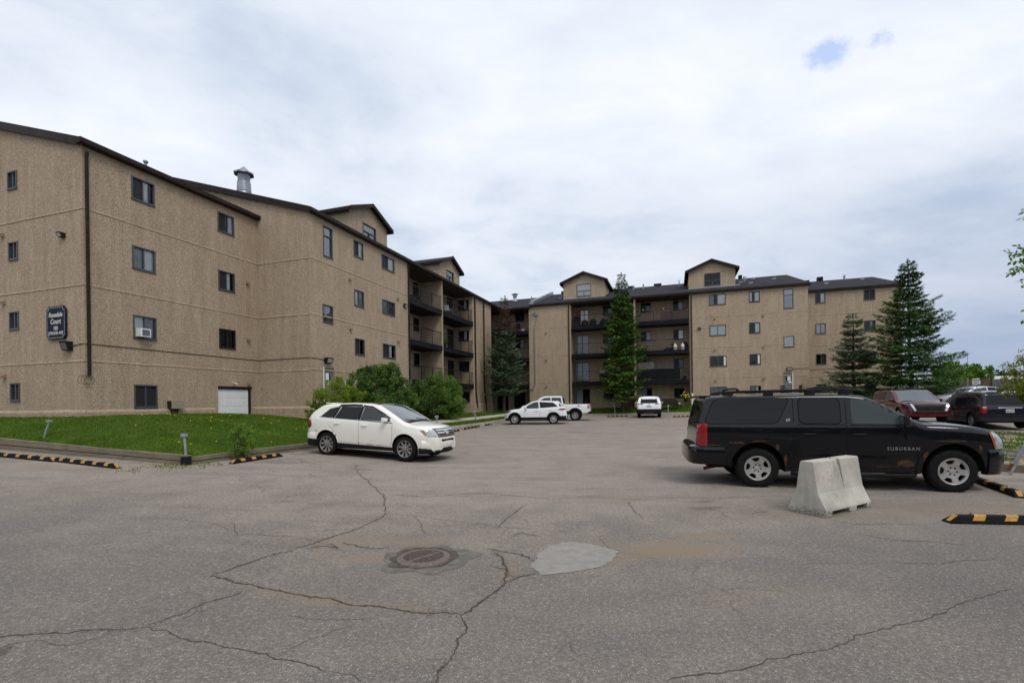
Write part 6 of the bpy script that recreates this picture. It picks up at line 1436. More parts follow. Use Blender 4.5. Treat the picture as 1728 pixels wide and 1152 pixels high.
PWH = mat_paint('white_paint_car', (0.80, 0.81, 0.82), 0.2, 0, 0.2, (0.5, 0.47, 0.42), None, 0.8, (0.25, 0.6))
COR = dict(wb=2.64, wr=0.345, wz=0.34, ra=0.40, tum=0.30, sho=0.03, tuck=0.06,
    R=[(-0.90, 0.62), (-0.88, 0.95), (-0.80, 1.08), (-0.62, 1.30), (-0.38, 1.50), (-0.28, 1.55), (0.3, 1.60), (1.0, 1.62), (1.35, 1.59), (1.8, 1.38), (2.2, 1.15), (2.36, 1.08), (2.8, 1.02), (3.1, 0.94), (3.3, 0.82), (3.38, 0.6)],
    B=[(-0.90, 0.34), (-0.4, 0.28), (0.4, 0.22), (2.2, 0.22), (3.0, 0.25), (3.38, 0.33)], W=[(-0.90, 0.62), (-0.75, 0.80), (-0.5, 0.88), (0.3, 0.91), (2.6, 0.91), (2.95, 0.87), (3.2, 0.75), (3.38, 0.5)],
    Z=[(-0.9, 1.16), (0.3, 1.11), (2.2, 1.02), (3.3, 0.9)], cr=[(-0.9, 0.1), (0, 0.1), (3.3, 0.1)], cn=[(-0.9, 0.02), (0.2, 0.04), (3.3, 0.03)], step=0.1)
hd = math.atan2(0.3, -2.64); q = Vector((2.79, 32.8, 0)) + Vector((-math.sin(hd), math.cos(hd), 0)) * (-0.88)
g3 = [[(-0.32, 1.18), (0.02, 1.46), (0.95, 1.52), (0.90, 1.09)], [(0.98, 1.08), (1.02, 1.52), (1.3, 1.50), (1.75, 1.28), (2.02, 1.06)]]
C = suv('parked_suv', 'white compact suv with black wheel arch trim, parked side-on in front of the white pickup', (q.x, q.y, gz(q.x, q.y)), hd, PWH, COR, g3, clad=0.07, rim='ten', rimm='alloy3', rr=0.225, ws=[(1.38, -0.58), (2.28, -0.70), (2.28, 0.70), (1.38, 0.58)], rw=[(-0.55, 1.12), (-0.48, 1.44), (0.48, 1.44), (0.55, 1.12)], mir=(1.85, 0.86, 1.10), seams=([(0.94, 1.07), (0.92, 0.42)], [(2.0, 1.03), (1.97, 0.42)], [(0.05, 1.1), (0.1, 0.9), (0.36, 0.7)]), hand=((0.22, 0.96), (1.15, 0.93)))
for vw in 'LR':
    C.patch('tail_lamp', [(-0.85, 1.0), (-0.80, 1.06), (-0.42, 1.05), (-0.32, 0.97), (-0.6, 0.93), (-0.8, 0.95)], vw, M['red'], 0.008, 0.05); C.patch('headlamp', [(2.86, 0.94), (3.18, 0.88), (3.26, 0.76), (2.98, 0.82)], vw, M['glass_mid'], 0.008, 0.05); C.patch('turn_lamp', [(2.88, 0.93), (2.98, 0.92), (3.05, 0.83), (2.98, 0.83)], vw, M['amber'], 0.012, 0.05)
    C.patch('quarter_glass', [(-0.66, 1.20), (-0.47, 1.40), (-0.36, 1.40), (-0.40, 1.20)], vw, M['glass_dark'], 0.006, 0.1)
C.bumper('rear_bumper', [(-0.4, 0.905), (-0.6, 0.87), (-0.8, 0.76), (-0.92, 0.4), (-0.94, 0)], [(-0.1, 0.26), (0.0, 0.27), (0.03, 0.40), (0.02, 0.55), (-0.1, 0.56)], M['blackp'], True); C.bumper('front_bumper', [(3.0, 0.86), (3.2, 0.74), (3.34, 0.5), (3.42, 0)], [(-0.1, 0.24), (0.0, 0.25), (0.02, 0.42), (-0.1, 0.46)], M['blackp'])
C.bumper('skid_plate', [(-0.86, 0.62), (-0.95, 0.4), (-0.97, 0)], [(-0.05, 0.33), (0.02, 0.34), (0.02, 0.44), (-0.05, 0.45)], M['galv'], True); C.plate('B', 'BRT 204', zc=0.86); C.patch('spoiler', [(-0.42, -0.5), (-0.42, 0.5), (-0.2, 0.55), (-0.2, -0.55)], 'T', PWH, 0.03, 0.2)

# white pickup behind it
PK = dict(wb=3.2, wr=0.40, wz=0.39, ra=0.48, tum=0.20, sho=0.02, tuck=0.04, step=0.1,
    R=[(-1.12, 1.0), (-1.10, 1.24), (-1.0, 1.26), (0.86, 1.26), (0.90, 1.27), (0.95, 1.60), (1.02, 1.86), (1.2, 1.92), (2.3, 1.92), (2.6, 1.84), (3.0, 1.55), (3.3, 1.33), (3.5, 1.27), (4.0, 1.22), (4.2, 1.1), (4.28, 0.8)],
    B=[(-1.12, 0.62), (-0.6, 0.55), (0.5, 0.48), (2.7, 0.48), (4.28, 0.5)], W=[(-1.12, 0.96), (-1.0, 0.985), (3.6, 0.985), (4.0, 0.92), (4.28, 0.75)], Z=[(-1.1, 1.20), (0.9, 1.24), (4.2, 1.15)], cr=[(-1.1, 0.03), (0.85, 0.03), (1.1, 0.1), (4.2, 0.1)], cn=[(-1.1, 0.01), (0.85, 0.01), (1.1, 0.05), (4.2, 0.04)])
tr_ = at(996, 705, 36.3); hp = math.atan2(0.55, -2.64)
q = Vector((tr_.x, tr_.y, 0)) - Vector((-math.sin(hp), math.cos(hp), 0)) * (0.99) * 1.0 + Vector((math.cos(hp), math.sin(hp), 0)) * 1.12
C = suv('pickup_truck', 'white pickup truck partly hidden behind the white compact suv', (q.x, q.y, gz(q.x, q.y)), hp, PWH, PK, [[(1.02, 1.32), (1.08, 1.76), (1.78, 1.78), (1.80, 1.30)], [(1.88, 1.30), (1.86, 1.78), (2.35, 1.76), (2.75, 1.52), (2.95, 1.32)]], clad=0.09, rim='six', rimm='alloy', rr=0.23, ws=[(2.40, -0.66), (3.2, -0.76), (3.2, 0.76), (2.40, 0.66)], rw=[(-0.6, 1.34), (-0.56, 1.76), (0.56, 1.76), (0.6, 1.34)], mir=(2.95, 0.95, 1.36), seams=([(0.93, 1.26), (0.93, 0.6)], [(1.84, 1.28), (1.84, 0.55)]), hand=(), cat='pickup', privacy=False)
for vw in 'LR':
    C.patch('tail_lamp', [(-1.13, 0.93), (-1.13, 1.21), (-0.93, 1.21), (-0.93, 0.93)], vw, M['red'], 0.012, 0.05); C.patch('reversing_lamp', [(-1.1, 1.04), (-1.1, 1.10), (-0.96, 1.10), (-0.96, 1.04)], vw, M['plate'], 0.018, 0.1); C.text('FX4', vw, -0.28, 1.13, 0.13, M['red'], 'lettering', 1.1, 0.003)
for sg in (1, -1): C.patch('tail_lamp', [(sg * 0.80, 0.93), (sg * 0.80, 1.21), (sg * 0.95, 1.21), (sg * 0.95, 0.93)], 'B', M['red'], 0.012, 0.05)
C.patch('tailgate', [(-0.76, 0.74), (-0.76, 1.22), (0.76, 1.22), (0.76, 0.74)], 'B', PWH, 0.02, 0.3)
C.bumper('rear_bumper', [(-1.0, 0.96), (-1.15, 0.95), (-1.22, 0.85), (-1.24, 0)], [(-0.1, 0.52), (0.0, 0.52), (0.01, 0.70), (-0.1, 0.71)], M['blackp'], True)
mb = MB(); mb.box((-1.0, -0.86, 1.262), (0.84, 0.86, 1.275)); mb.build('bed_cover', M['blackp'], C.o)

# white suv seen from behind near the bench
CHK = dict(wb=2.70, wr=0.37, wz=0.36, ra=0.43, tum=0.34, sho=0.03, tuck=0.05, step=0.1,
    R=[(-0.95, 0.66), (-0.93, 1.0), (-0.86, 1.12), (-0.72, 1.40), (-0.55, 1.62), (-0.3, 1.67), (0.5, 1.69), (1.2, 1.67), (1.5, 1.60), (2.1, 1.28), (2.4, 1.14), (3.0, 1.06), (3.4, 0.9), (3.5, 0.65)],
    B=[(-0.95, 0.42), (-0.4, 0.32), (0.4, 0.26), (2.3, 0.26), (3.5, 0.36)], W=[(-0.95, 0.80), (-0.85, 0.88), (-0.6, 0.93), (2.8, 0.93), (3.2, 0.84), (3.5, 0.55)], Z=[(-0.9, 1.14), (2.3, 1.08), (3.4, 0.95)], cr=[(-0.9, 0.1), (3.3, 0.1)], cn=[(-0.9, 0.02), (0.2, 0.05), (3.3, 0.03)])
g = at(1095.5, 705, 37.4); hj = math.atan2(0.95, 0.27); q = Vector((g.x, g.y, 0)) + Vector((math.cos(hj), math.sin(hj), 0)) * 0.95
C = suv('parked_suv', 'white suv seen from behind, parked facing the building beside the dark wicker bench', (q.x, q.y, gz(q.x, q.y)), hj, PWH, CHK, [[(-0.40, 1.16), (-0.2, 1.50), (0.85, 1.56), (0.80, 1.12)], [(0.88, 1.11), (0.93, 1.56), (1.4, 1.50), (1.9, 1.2), (1.98, 1.1)]], clad=0.07, rim='five', rimm='alloy2', rr=0.23, ws=[(1.55, -0.6), (2.3, -0.72), (2.3, 0.72), (1.55, 0.6)], rw=[(-0.66, 1.13), (-0.56, 1.53), (0.56, 1.53), (0.66, 1.13)], mir=(1.95, 0.9, 1.16), seams=([(0.86, 1.1), (0.85, 0.45)],), rails=(-0.2, 1.5, 1.72, 0.60))
C.bumper('rear_bumper', [(-0.42, 0.94), (-0.75, 0.90), (-0.93, 0.80), (-1.0, 0.5), (-1.02, 0)], [(-0.1, 0.34), (0.0, 0.34), (0.03, 0.48), (0.02, 0.68), (-0.1, 0.69)], M['blackp'], True)
C.strip('tailgate_trim', [(-0.35, 0.42), (0.35, 0.42)], 0.04, 'B', M['galv'], 0.12)
for sg in (1, -1): C.patch('tail_lamp', [(sg * 0.42, 1.03), (sg * 0.44, 1.10), (sg * 0.84, 1.12), (sg * 0.84, 1.05)], 'B', M['reddark'], 0.012, 0.08); C.patch('reflector', [(sg * 0.72, 0.64), (sg * 0.72, 0.70), (sg * 0.88, 0.70), (sg * 0.88, 0.64)], 'B', M['reddark'], 0.03, 0.08)
C.plate('B', 'CKP 718', zc=0.90); C.patch('spoiler', [(-0.68, -0.5), (-0.68, 0.5), (-0.45, 0.55), (-0.45, -0.55)], 'T', PWH, 0.02, 0.2); C.strip('wiper', [(0.0, 1.16), (-0.3, 1.24)], 0.02, 'B', M['blackp'], 0.02)
C.text('Jeep', 'B', 0.0, 1.06, 0.09, M['blackp'], 'badge', 1.0, 0.002)

# dark red suv facing the camera
RD_ = mat_paint('dark_red_paint', (0.075, 0.007, 0.013), 0.2, 0.15, 0.2, (0.12, 0.09, 0.07), None, 0.9, (0.3, 0.6))
PTH = dict(wb=2.90, wr=0.38, wz=0.37, ra=0.44, tum=0.26, sho=0.03, tuck=0.05, step=0.09,
    R=[(-1.05, 0.7), (-1.02, 1.1), (-0.9, 1.4), (-0.75, 1.66), (-0.6, 1.72), (0.5, 1.76), (1.4, 1.75), (1.7, 1.69), (2.2, 1.40), (2.6, 1.17), (2.75, 1.12), (3.3, 1.08), (3.65, 1.03), (3.8, 0.96), (3.88, 0.85), (3.91, 0.65)],
    B=[(-1.05, 0.4), (0.4, 0.26), (2.5, 0.26), (3.91, 0.36)], W=[(-1.05, 0.85), (-0.8, 0.95), (0.3, 0.98), (3.2, 0.98), (3.6, 0.94), (3.82, 0.86), (3.91, 0.76)], Z=[(-1, 1.18), (2.5, 1.12), (3.8, 1.0)], cr=[(-1, 0.1), (3.8, 0.1)], cn=[(-1, 0.02), (0.2, 0.05), (3.8, 0.04)])
fc = Vector((20.45, 23.7, 0)); hr = math.atan2(-U1.y, -U1.x) - R(1); q = fc - Vector((math.cos(hr), math.sin(hr), 0)) * 3.91
C = suv('parked_suv', 'dark red suv facing the car park between the black wagon and the dark minivan', (q.x, q.y, gz(q.x, q.y) + 0.03), hr, RD_, PTH, [[(-0.8, 1.22), (-0.6, 1.58), (0.1, 1.62), (0.1, 1.2)], [(0.16, 1.2), (0.2, 1.63), (1.1, 1.63), (1.08, 1.17)], [(1.16, 1.17), (1.18, 1.63), (1.6, 1.60), (2.2, 1.25), (2.3, 1.14)]], rim='five', rr=0.25, ws=[(1.72, -0.66), (2.66, -0.82), (2.66, 0.82), (1.72, 0.66)], mir=(2.30, 0.95, 1.16), rails=(-0.4, 1.5, 1.84, 0.66), seams=([(1.12, 1.15), (1.1, 0.45)], [(2.4, 1.1), (2.38, 0.45)]))
C.patch('grille', [(-0.50, 0.62), (-0.64, 0.92), (0.64, 0.92), (0.50, 0.62)], 'F', M['blackp'], 0.012, 0.1)
for z in (0.68, 0.75, 0.82, 0.88): C.strip('grille_bar', [(-0.5, z), (0.5, z)], 0.012, 'F', M['dframe'], 0.02, res=0.2)
C.strip('grille_surround', [(-0.74, 0.95), (-0.60, 0.62)], 0.09, 'F', M['chrome'], 0.03); C.strip('grille_surround', [(0.74, 0.95), (0.60, 0.62)], 0.09, 'F', M['chrome'], 0.03); C.strip('grille_surround', [(-0.62, 0.60), (0.62, 0.60)], 0.05, 'F', M['chrome'], 0.03)
mb = MB(); pf, _n = C.cast(0, 0.80, 'F'); T = Matrix.Translation((pf.x + 0.03, 0, 0.80)) @ Matrix.Rotation(R(90), 4, 'Y'); mb.lathe([(0.075, 0), (0.075, 0.012), (0.055, 0.012), (0.055, 0)], 24, T); mb.box((pf.x + 0.03, -0.10, 0.785), (pf.x + 0.05, 0.10, 0.815)); mb.build('badge', M['chrome'], C.o)
for vw, sg in (('L', 1), ('R', -1)): C.patch('headlamp', [(sg * 0.68, 0.90), (sg * 0.70, 0.99), (sg * 0.88, 0.97), (sg * 0.90, 0.86), (sg * 0.76, 0.80)], 'F', M['glass_mid'], 0.012, 0.05)
mb = MB()
for x in (-0.05, 1.05): mb.tube([(x, 0.66, 1.85), (x, -0.66, 1.85)], 0.022, 8)
mb.build('cross_bars', M['blackp'], C.o)

# dark blue minivan seen from behind
BV = mat_paint('dark_blue_paint', (0.010, 0.013, 0.022), 0.2, 0.2, 0.3, (0.10, 0.085, 0.07), None, 0.9, (0.3, 0.8))
VAN = dict(wb=3.08, wr=0.36, wz=0.35, ra=0.42, tum=0.20, sho=0.03, tuck=0.05, step=0.09,
    R=[(-1.05, 0.62), (-1.03, 1.05), (-0.98, 1.2), (-0.86, 1.58), (-0.76, 1.71), (-0.5, 1.75), (0.5, 1.78), (1.6, 1.76), (2.0, 1.68), (2.6, 1.36), (3.0, 1.14), (3.4, 1.04), (3.8, 0.9), (4.0, 0.6)],
    B=[(-1.05, 0.4), (0.4, 0.24), (2.7, 0.24), (4.0, 0.34)], W=[(-1.05, 0.93), (-0.98, 0.97), (-0.7, 1.0), (3.2, 1.0), (3.7, 0.85), (4.0, 0.6)], Z=[(-1, 1.12), (3.0, 1.05), (3.9, 0.9)], cr=[(-1, 0.1), (3.8, 0.1)], cn=[(-1, 0.02), (0.2, 0.05), (3.8, 0.04)])
hv = math.atan2(U1.y, U1.x) - R(2); rc = Vector((22.6, 22.0, 0)); q = rc + Vector((math.cos(hv), math.sin(hv), 0)) * 1.05
C = suv('parked_minivan', 'dark blue minivan seen from behind with chrome tailgate bar, behind the rough verge', (q.x, q.y, gz(q.x, q.y) + 0.02), hv, BV, VAN, [[(-0.80, 1.16), (-0.66, 1.58), (0.42, 1.64), (0.40, 1.12)], [(0.50, 1.12), (0.52, 1.64), (1.50, 1.63), (1.48, 1.08)], [(1.56, 1.08), (1.58, 1.63), (1.95, 1.56), (2.6, 1.22), (2.7, 1.07)]], rim='many', rimm='alloy2', rr=0.22, ws=[(2.05, -0.66), (3.0, -0.85), (3.0, 0.85), (2.05, 0.66)], rw=[(-0.84, 1.10), (-0.72, 1.58), (0.72, 1.58), (0.84, 1.10)], mir=(2.55, 0.97, 1.15), rails=(-0.4, 1.6, 1.85, 0.72), seams=([(0.46, 1.1), (0.45, 0.42)], [(1.52, 1.06), (1.5, 0.42)], [(0.46, 1.02), (-0.9, 1.02)]), hand=((0.62, 0.98), (1.42, 0.98)), cat='minivan')
for sg, vw in ((1, 'L'), (-1, 'R')): C.patch('tail_lamp', [(sg * 0.82, 0.72), (sg * 0.82, 1.06), (sg * 0.985, 1.06), (sg * 0.985, 0.72)], 'B', M['red'], 0.012, 0.06); C.patch('tail_lamp', [(-1.04, 0.72), (-1.04, 1.06), (-0.86, 1.06), (-0.88, 0.72)], vw, M['red'], 0.012, 0.06); C.patch('reversing_lamp', [(sg * 0.84, 0.96), (sg * 0.84, 1.02), (sg * 0.94, 1.02), (sg * 0.94, 0.96)], 'B', M['plate'], 0.02, 0.1)
C.strip('tailgate_bar', [(-0.42, 0.97), (0.42, 0.97)], 0.055, 'B', M['chrome'], 0.03); C.plate('B', 'CJN 9274', zc=0.83); C.bumper('rear_bumper', [(-0.6, 1.0), (-0.95, 0.99), (-1.08, 0.9), (-1.12, 0)], [(-0.1, 0.34), (0.0, 0.34), (0.03, 0.5), (0.02, 0.64), (-0.1, 0.65)], BV, True)
C.strip('wiper', [(0.0, 1.12), (-0.42, 1.18)], 0.025, 'B', M['blackp'], 0.02); C.text('Grand Caravan', 'B', 0.66, 0.72, 0.06, M['chrome'], 'lettering'); C.text('SXT', 'B', -0.6, 0.72, 0.06, M['chrome'], 'lettering')
C.strip('spoiler_edge', [(-0.72, 1.64), (0.72, 1.64)], 0.05, 'B', BV, 0.06)
# silver saloon beyond the minivan
SIL = mat_paint('silver_paint', (0.36, 0.38, 0.41), 0.25, 0.4, 0.1, (0.3, 0.28, 0.25), None, 0.8)
SED = dict(wb=2.7, wr=0.32, wz=0.31, ra=0.37, tum=0.42, sho=0.03, tuck=0.05, step=0.1,
    R=[(-1.05, 0.6), (-1.02, 0.95), (-0.9, 1.06), (-0.5, 1.10), (-0.3, 1.14), (0.1, 1.33), (0.5, 1.43), (1.0, 1.46), (1.4, 1.43), (1.9, 1.2), (2.3, 1.0), (2.8, 0.95), (3.4, 0.83), (3.6, 0.6)],
    B=[(-1.05, 0.34), (0.4, 0.22), (2.5, 0.22), (3.6, 0.3)], W=[(-1.05, 0.75), (-0.8, 0.87), (0.3, 0.9), (2.9, 0.9), (3.4, 0.75), (3.6, 0.5)], Z=[(-1, 1.0), (2.3, 0.94), (3.4, 0.85)], cr=[(-1, 0.08), (3.5, 0.1)], cn=[(-1, 0.02), (0.2, 0.05), (3.5, 0.03)])
g = at(1650, 664, 31); hs = math.atan2(0.2, -1); q = Vector((g.x, g.y, 0)) - Vector((math.cos(hs), math.sin(hs), 0)) * 0.9
suv('parked_saloon', 'silver saloon of which only the roof and windows show above the dark minivan', (q.x, q.y, 0.92), hs, SIL, SED, [[(0.0, 1.04), (0.3, 1.33), (0.85, 1.37), (0.83, 1.0)], [(0.9, 1.0), (0.92, 1.37), (1.3, 1.34), (1.9, 1.03), (1.95, 0.98)]], rim='many', rr=0.2, ws=[(1.42, -0.5), (2.2, -0.68), (2.2, 0.68), (1.42, 0.5)], mir=(1.9, 0.85, 1.03), privacy=True)
# ================================================================== trees and shrubs
M['needle'] = mat_leaf('spruce_needles', [(0.032, 0.072, 0.018), (0.064, 0.132, 0.028), (0.150, 0.284, 0.044), (0.255, 0.392, 0.064)], 0.6, 0.08)
M['needle_blue'] = mat_leaf('blue_spruce_needles', [(0.047, 0.085, 0.044), (0.088, 0.145, 0.075), (0.161, 0.235, 0.123), (0.273, 0.338, 0.187)], 0.6, 0.08)
M['needle_dark'] = mat_leaf('dark_spruce_needles', [(0.023, 0.058, 0.020), (0.047, 0.110, 0.028), (0.094, 0.187, 0.040), (0.169, 0.269, 0.060)], 0.6, 0.08)
M['needle_dead'] = mat_leaf('dead_needles', [(0.08, 0.04, 0.02), (0.16, 0.085, 0.042), (0.25, 0.15, 0.08)], 0.8, 0.05)
def spruce(label, pos, H, prof, seed, mat, zlow=0.8, whorls=40, dens=1.0, dead=None, ragged=0.25, nb=8, lean=0.0, flat=None, group='spruces beside the building', size=1.0, keep=1.0):
    r_ = random.Random(seed); o = thing('spruce_tree', label, 'tree', pos, 0, group)
    mb = MB(); pts = [Vector((lean * k / 10 + 0.03 * math.sin(k), 0.03 * math.cos(k * 1.7), H * k / 10 - 0.2 * (k == 0))) for k in range(11)]
    mb.tube(pts, [0.15 * (1 - k / 10.6) + 0.012 for k in range(11)], 10)
    lm, ld = LM(), LM()
    def P(z): return Vector((lean * z / H, 0, z))
    for w in range(whorls):
        f = (w + r_.uniform(-0.3, 0.3)) / whorls; f = max(0, f); z = zlow + (H - zlow) * f ** 0.92
        rad = tab(prof, z / H); n = max(3, int(nb * (0.5 + 0.5 * min(1, rad / 1.2))))
        a0 = r_.random() * 6.28
        for k in range(n):
            if r_.random() > keep: continue
            a = a0 + k * 6.283 / n + r_.gauss(0, 0.22); L_ = rad * r_.uniform(1 - ragged, 1 + ragged * 0.7) + 0.05
            if flat and flat(a): L_ *= flat(a)
            if r_.random() < 0.06: L_ *= 1.2
            hd = Vector((math.cos(a), math.sin(a), 0)); sd = Vector((-hd.y, hd.x, 0)); droop = -0.20 + 0.50 * (z / H) + r_.gauss(0, 0.07); bt = r_.gauss(0, 0.12)
            def Q(t): return P(z) + hd * L_ * t + Z3 * (L_ * (droop * t + 0.20 * t * t * (1 if z / H < 0.7 else 0.4)))
            if L_ > 0.35: mb.tube([Q(0), Q(0.5), Q(0.92)], [0.02 + 0.012 * L_, 0.012, 0.005], 5, cap=False)
            isd = dead and dead[0] < z / H < dead[1] and r_.random() < dead[2]; tgt = ld if isd else lm
            m = int((6 + L_ * 15) * dens)
            for j in range(m):
                t = 0.10 + 0.90 * (j + r_.random()) / m; q = Q(t); wd = (0.16 + 0.34 * L_) * (1.0 - t) ** 0.75 * (0.4 + 0.6 * min(1, t * 4)) + 0.05
                for sg in (-1, 1):
                    for e_ in range(2 if L_ > 0.5 else 1):
                        u = r_.random() ** 0.6; p = q + sd * sg * wd * u + hd * wd * 0.35 * u + Z3 * (r_.gauss(-0.02, 0.03) - 0.10 * u * wd)
                        d = (sd * sg * 0.8 + hd * 0.75 + Z3 * r_.gauss(-0.15, 0.3)).normalized(); nn = (Z3 + rv(r_) * 0.5).normalized()
                        tint = 0.38 + bt + 0.25 * (t - 0.5) + r_.gauss(0, 0.13) + 0.16 * noise.noise(p * 1.4 + Vector((seed, 0, 0)))
                        tgt.leaf(p, d, nn, r_.uniform(0.17, 0.30) * size, r_.uniform(0.06, 0.11) * size, min(1, max(0, tint)))
                if r_.random() < 0.5: tgt.leaf(q, (hd * 0.3 + rv(r_) * 0.5 - Z3 * 0.5).normalized(), rv(r_), 0.16 * size, 0.06 * size, min(1, max(0, 0.25 + r_.gauss(0, 0.1))))
    for k in range(30):
        p = P(H * (0.97 + 0.03 * r_.random())); (ld if dead and dead[1] > 1 else lm).leaf(p, (Z3 + rv(r_) * 0.6).normalized(), rv(r_), 0.16, 0.04, 0.5)
    mb.build('trunk', M['bark'], o, True)
    c = lm.build('crown', mat, o)
    if ld.v: ld.build('dead_needles', M['needle_dead'], o)
    return o
pB = ab(34.0, 15.6); g = at(1050, 600, 44.0); pB = Vector((g.x, g.y, 0)); pB.z = flz(pB.x, pB.y)
spruce('tall dense green spruce in front of the far balconies, between them and the white suv', pB, 12.6, [(0, 1.3), (0.08, 1.9), (0.2, 1.95), (0.4, 1.5), (0.6, 1.3), (0.75, 0.85), (0.88, 0.5), (0.95, 0.22), (1, 0.06)], 1, M['needle'], 1.15, 42, 1.0, (0.0, 1.0, 0.05), 0.36, 8, keep=0.9, flat=lambda a: 0.75 if 0.9 < a % 6.28 < 2.2 else 1.0)
g = at(849, 600, 44.3); pA = Vector((g.x, g.y, 0)); pA.z = lz(pA.x, pA.y)
spruce('thin ragged blue-green spruce with a brown dead top in the inner corner', pA, 10.6, [(0, 0.9), (0.15, 1.5), (0.3, 1.75), (0.45, 1.5), (0.6, 1.05), (0.72, 0.65), (0.82, 0.4), (0.92, 0.33), (1, 0.06)], 2, M['needle_blue'], 1.6, 32, 0.85, (0.66, 0.97, 0.85), 0.4, 7, 0.25, keep=0.85)
g = at(1440, 600, 37.5); spruce('small sparse blue-green spruce, left of the two right-hand spruces', (g.x, g.y, gz(g.x, g.y) + 0.3), 7.2, [(0, 2.0), (0.15, 2.35), (0.3, 1.75), (0.45, 1.35), (0.55, 1.3), (0.65, 0.95), (0.75, 0.6), (0.85, 0.55), (0.94, 0.5), (1, 0.1)], 3, M['needle_blue'], 0.4, 26, 0.9, (0.0, 1.0, 0.10), 0.38, 7, keep=0.88)
g = at(1537, 600, 34.5); spruce('largest spruce, dark green and broad, at the right end of the building', (g.x, g.y, gz(g.x, g.y) + 0.3), 10.5, [(0, 2.6), (0.12, 2.9), (0.25, 2.5), (0.4, 2.1), (0.55, 1.85), (0.64, 1.5), (0.72, 0.95), (0.78, 0.6), (0.85, 0.62), (0.92, 0.45), (0.97, 0.25), (1, 0.1)], 4, M['needle_dark'], 0.35, 36, 1.05, (0.0, 1.0, 0.03), 0.3, 8, -0.15, keep=0.93)

def crown(lm, c, rad, n, r_, L_, w, clumps=60, tint0=0.45, hollow=0.35, dirn=None, tsd=0.13):
    cs = []
    for k in range(clumps):
        d = rv(r_); f = hollow + (1 - hollow) * r_.random() ** 0.5; cs.append((Vector((d.x * rad[0], d.y * rad[1], d.z * rad[2])) * f, r_.gauss(0, 0.12), r_.uniform(0.10, 0.24)))
    for k in range(n):
        cc, ct, cr_ = cs[r_.randrange(len(cs))]; m = (rad[0] + rad[1] + rad[2]) / 3; off = rv(r_) * cr_ * m * r_.random() ** 0.33
        p = c + cc + off
        lm.leaf(p, (rv(r_) + Z3 * 0.15 + off.normalized() * 0.6).normalized(), rv(r_), L_ * r_.uniform(0.6, 1.3), w * r_.uniform(0.7, 1.2), min(1, max(0, tint0 + ct + r_.gauss(0, tsd))))
    return [c + q[0] for q in cs]
def shrub(name, label, cat, pos, blobs, mat, n, L_, w, seed, stem='bark', group=None, extra=None, clumps=60, tint0=0.45, stems=10, base=None, trunk=None, hollow=0.35):
    r_ = random.Random(seed); o = thing(name, label, cat, pos, 0, group); lm = LM(); ends = []
    for c, rad, sh in blobs: ends += crown(lm, Vector(c), rad, int(n * sh), r_, L_, w, max(8, int(clumps * sh)), tint0, hollow)
    mb = MB(); b0 = Vector(base or (0, 0, 0)) + Vector((0, 0, -0.05))
    if trunk:
        th, tr0 = trunk; mb.tube([b0, b0 + Vector((0.03, 0.02, th * 0.5)), b0 + Vector((0.0, 0.05, th))], [tr0, tr0 * 0.8, tr0 * 0.65], 10); st = b0 + Vector((0, 0.05, th))
    for k in range(stems):
        e_ = ends[r_.randrange(len(ends))]; s_ = (st + Vector((0, 0, -0.1 * r_.random()))) if trunk else b0 + Vector((r_.gauss(0, 0.12), r_.gauss(0, 0.12), 0)); mid = s_.lerp(e_, 0.5) + rv(r_) * 0.12 * (e_ - s_).length * 0.5
        r0 = (trunk[1] * 0.5 if trunk else 0.018); mb.tube([s_, mid, e_], [r0, r0 * 0.6, r0 * 0.2], 6, cap=False)
    mb.build('trunk' if trunk else 'stems', M[stem], o, True); lm.build('crown' if trunk else 'foliage', mat, o)
    if extra: extra(o, r_, ends)
    return o
M['lilac'] = mat_leaf('lilac_leaves', [(0.028, 0.063, 0.015), (0.060, 0.131, 0.026), (0.124, 0.219, 0.042), (0.240, 0.306, 0.075)], 0.45, 0.15)
M['lime'] = mat_leaf('lime_leaves', [(0.07, 0.13, 0.012), (0.15, 0.24, 0.022), (0.27, 0.33, 0.04), (0.42, 0.40, 0.07)], 0.6, 0.3)
M['green'] = mat_leaf('bright_leaves', [(0.039, 0.094, 0.013), (0.077, 0.163, 0.020), (0.140, 0.247, 0.033), (0.224, 0.312, 0.055)], 0.55, 0.25)
M['olive'] = mat_leaf('olive_leaves', [(0.065, 0.098, 0.015), (0.117, 0.156, 0.022), (0.202, 0.231, 0.035), (0.299, 0.300, 0.060)], 0.55, 0.25)
M['pale'] = mat_leaf('pale_leaves', [(0.08, 0.13, 0.03), (0.14, 0.2, 0.05), (0.22, 0.28, 0.09)], 0.55, 0.25)
M['flower'] = mat_leaf('lilac_flowers', [(0.10, 0.055, 0.045), (0.20, 0.12, 0.11), (0.32, 0.24, 0.26)], 0.7, 0.1)
def blooms(k_):
    def f(o, r_, ends):
        lm = LM()
        for e_ in r_.sample(ends, min(k_, len(ends))):
            for q in range(3):
                c = e_ + rv(r_) * 0.3
                for j in range(14): lm.leaf(c + Vector((r_.gauss(0, 0.03), r_.gauss(0, 0.03), r_.gauss(0, 0.07))), rv(r_), rv(r_), 0.05, 0.04, r_.random())
        lm.build('blossom', M['flower'], o)
    return f
def lzp(px, Y):
    g = at(px, 600, Y); return Vector((g.x, g.y, lz(g.x, g.y)))
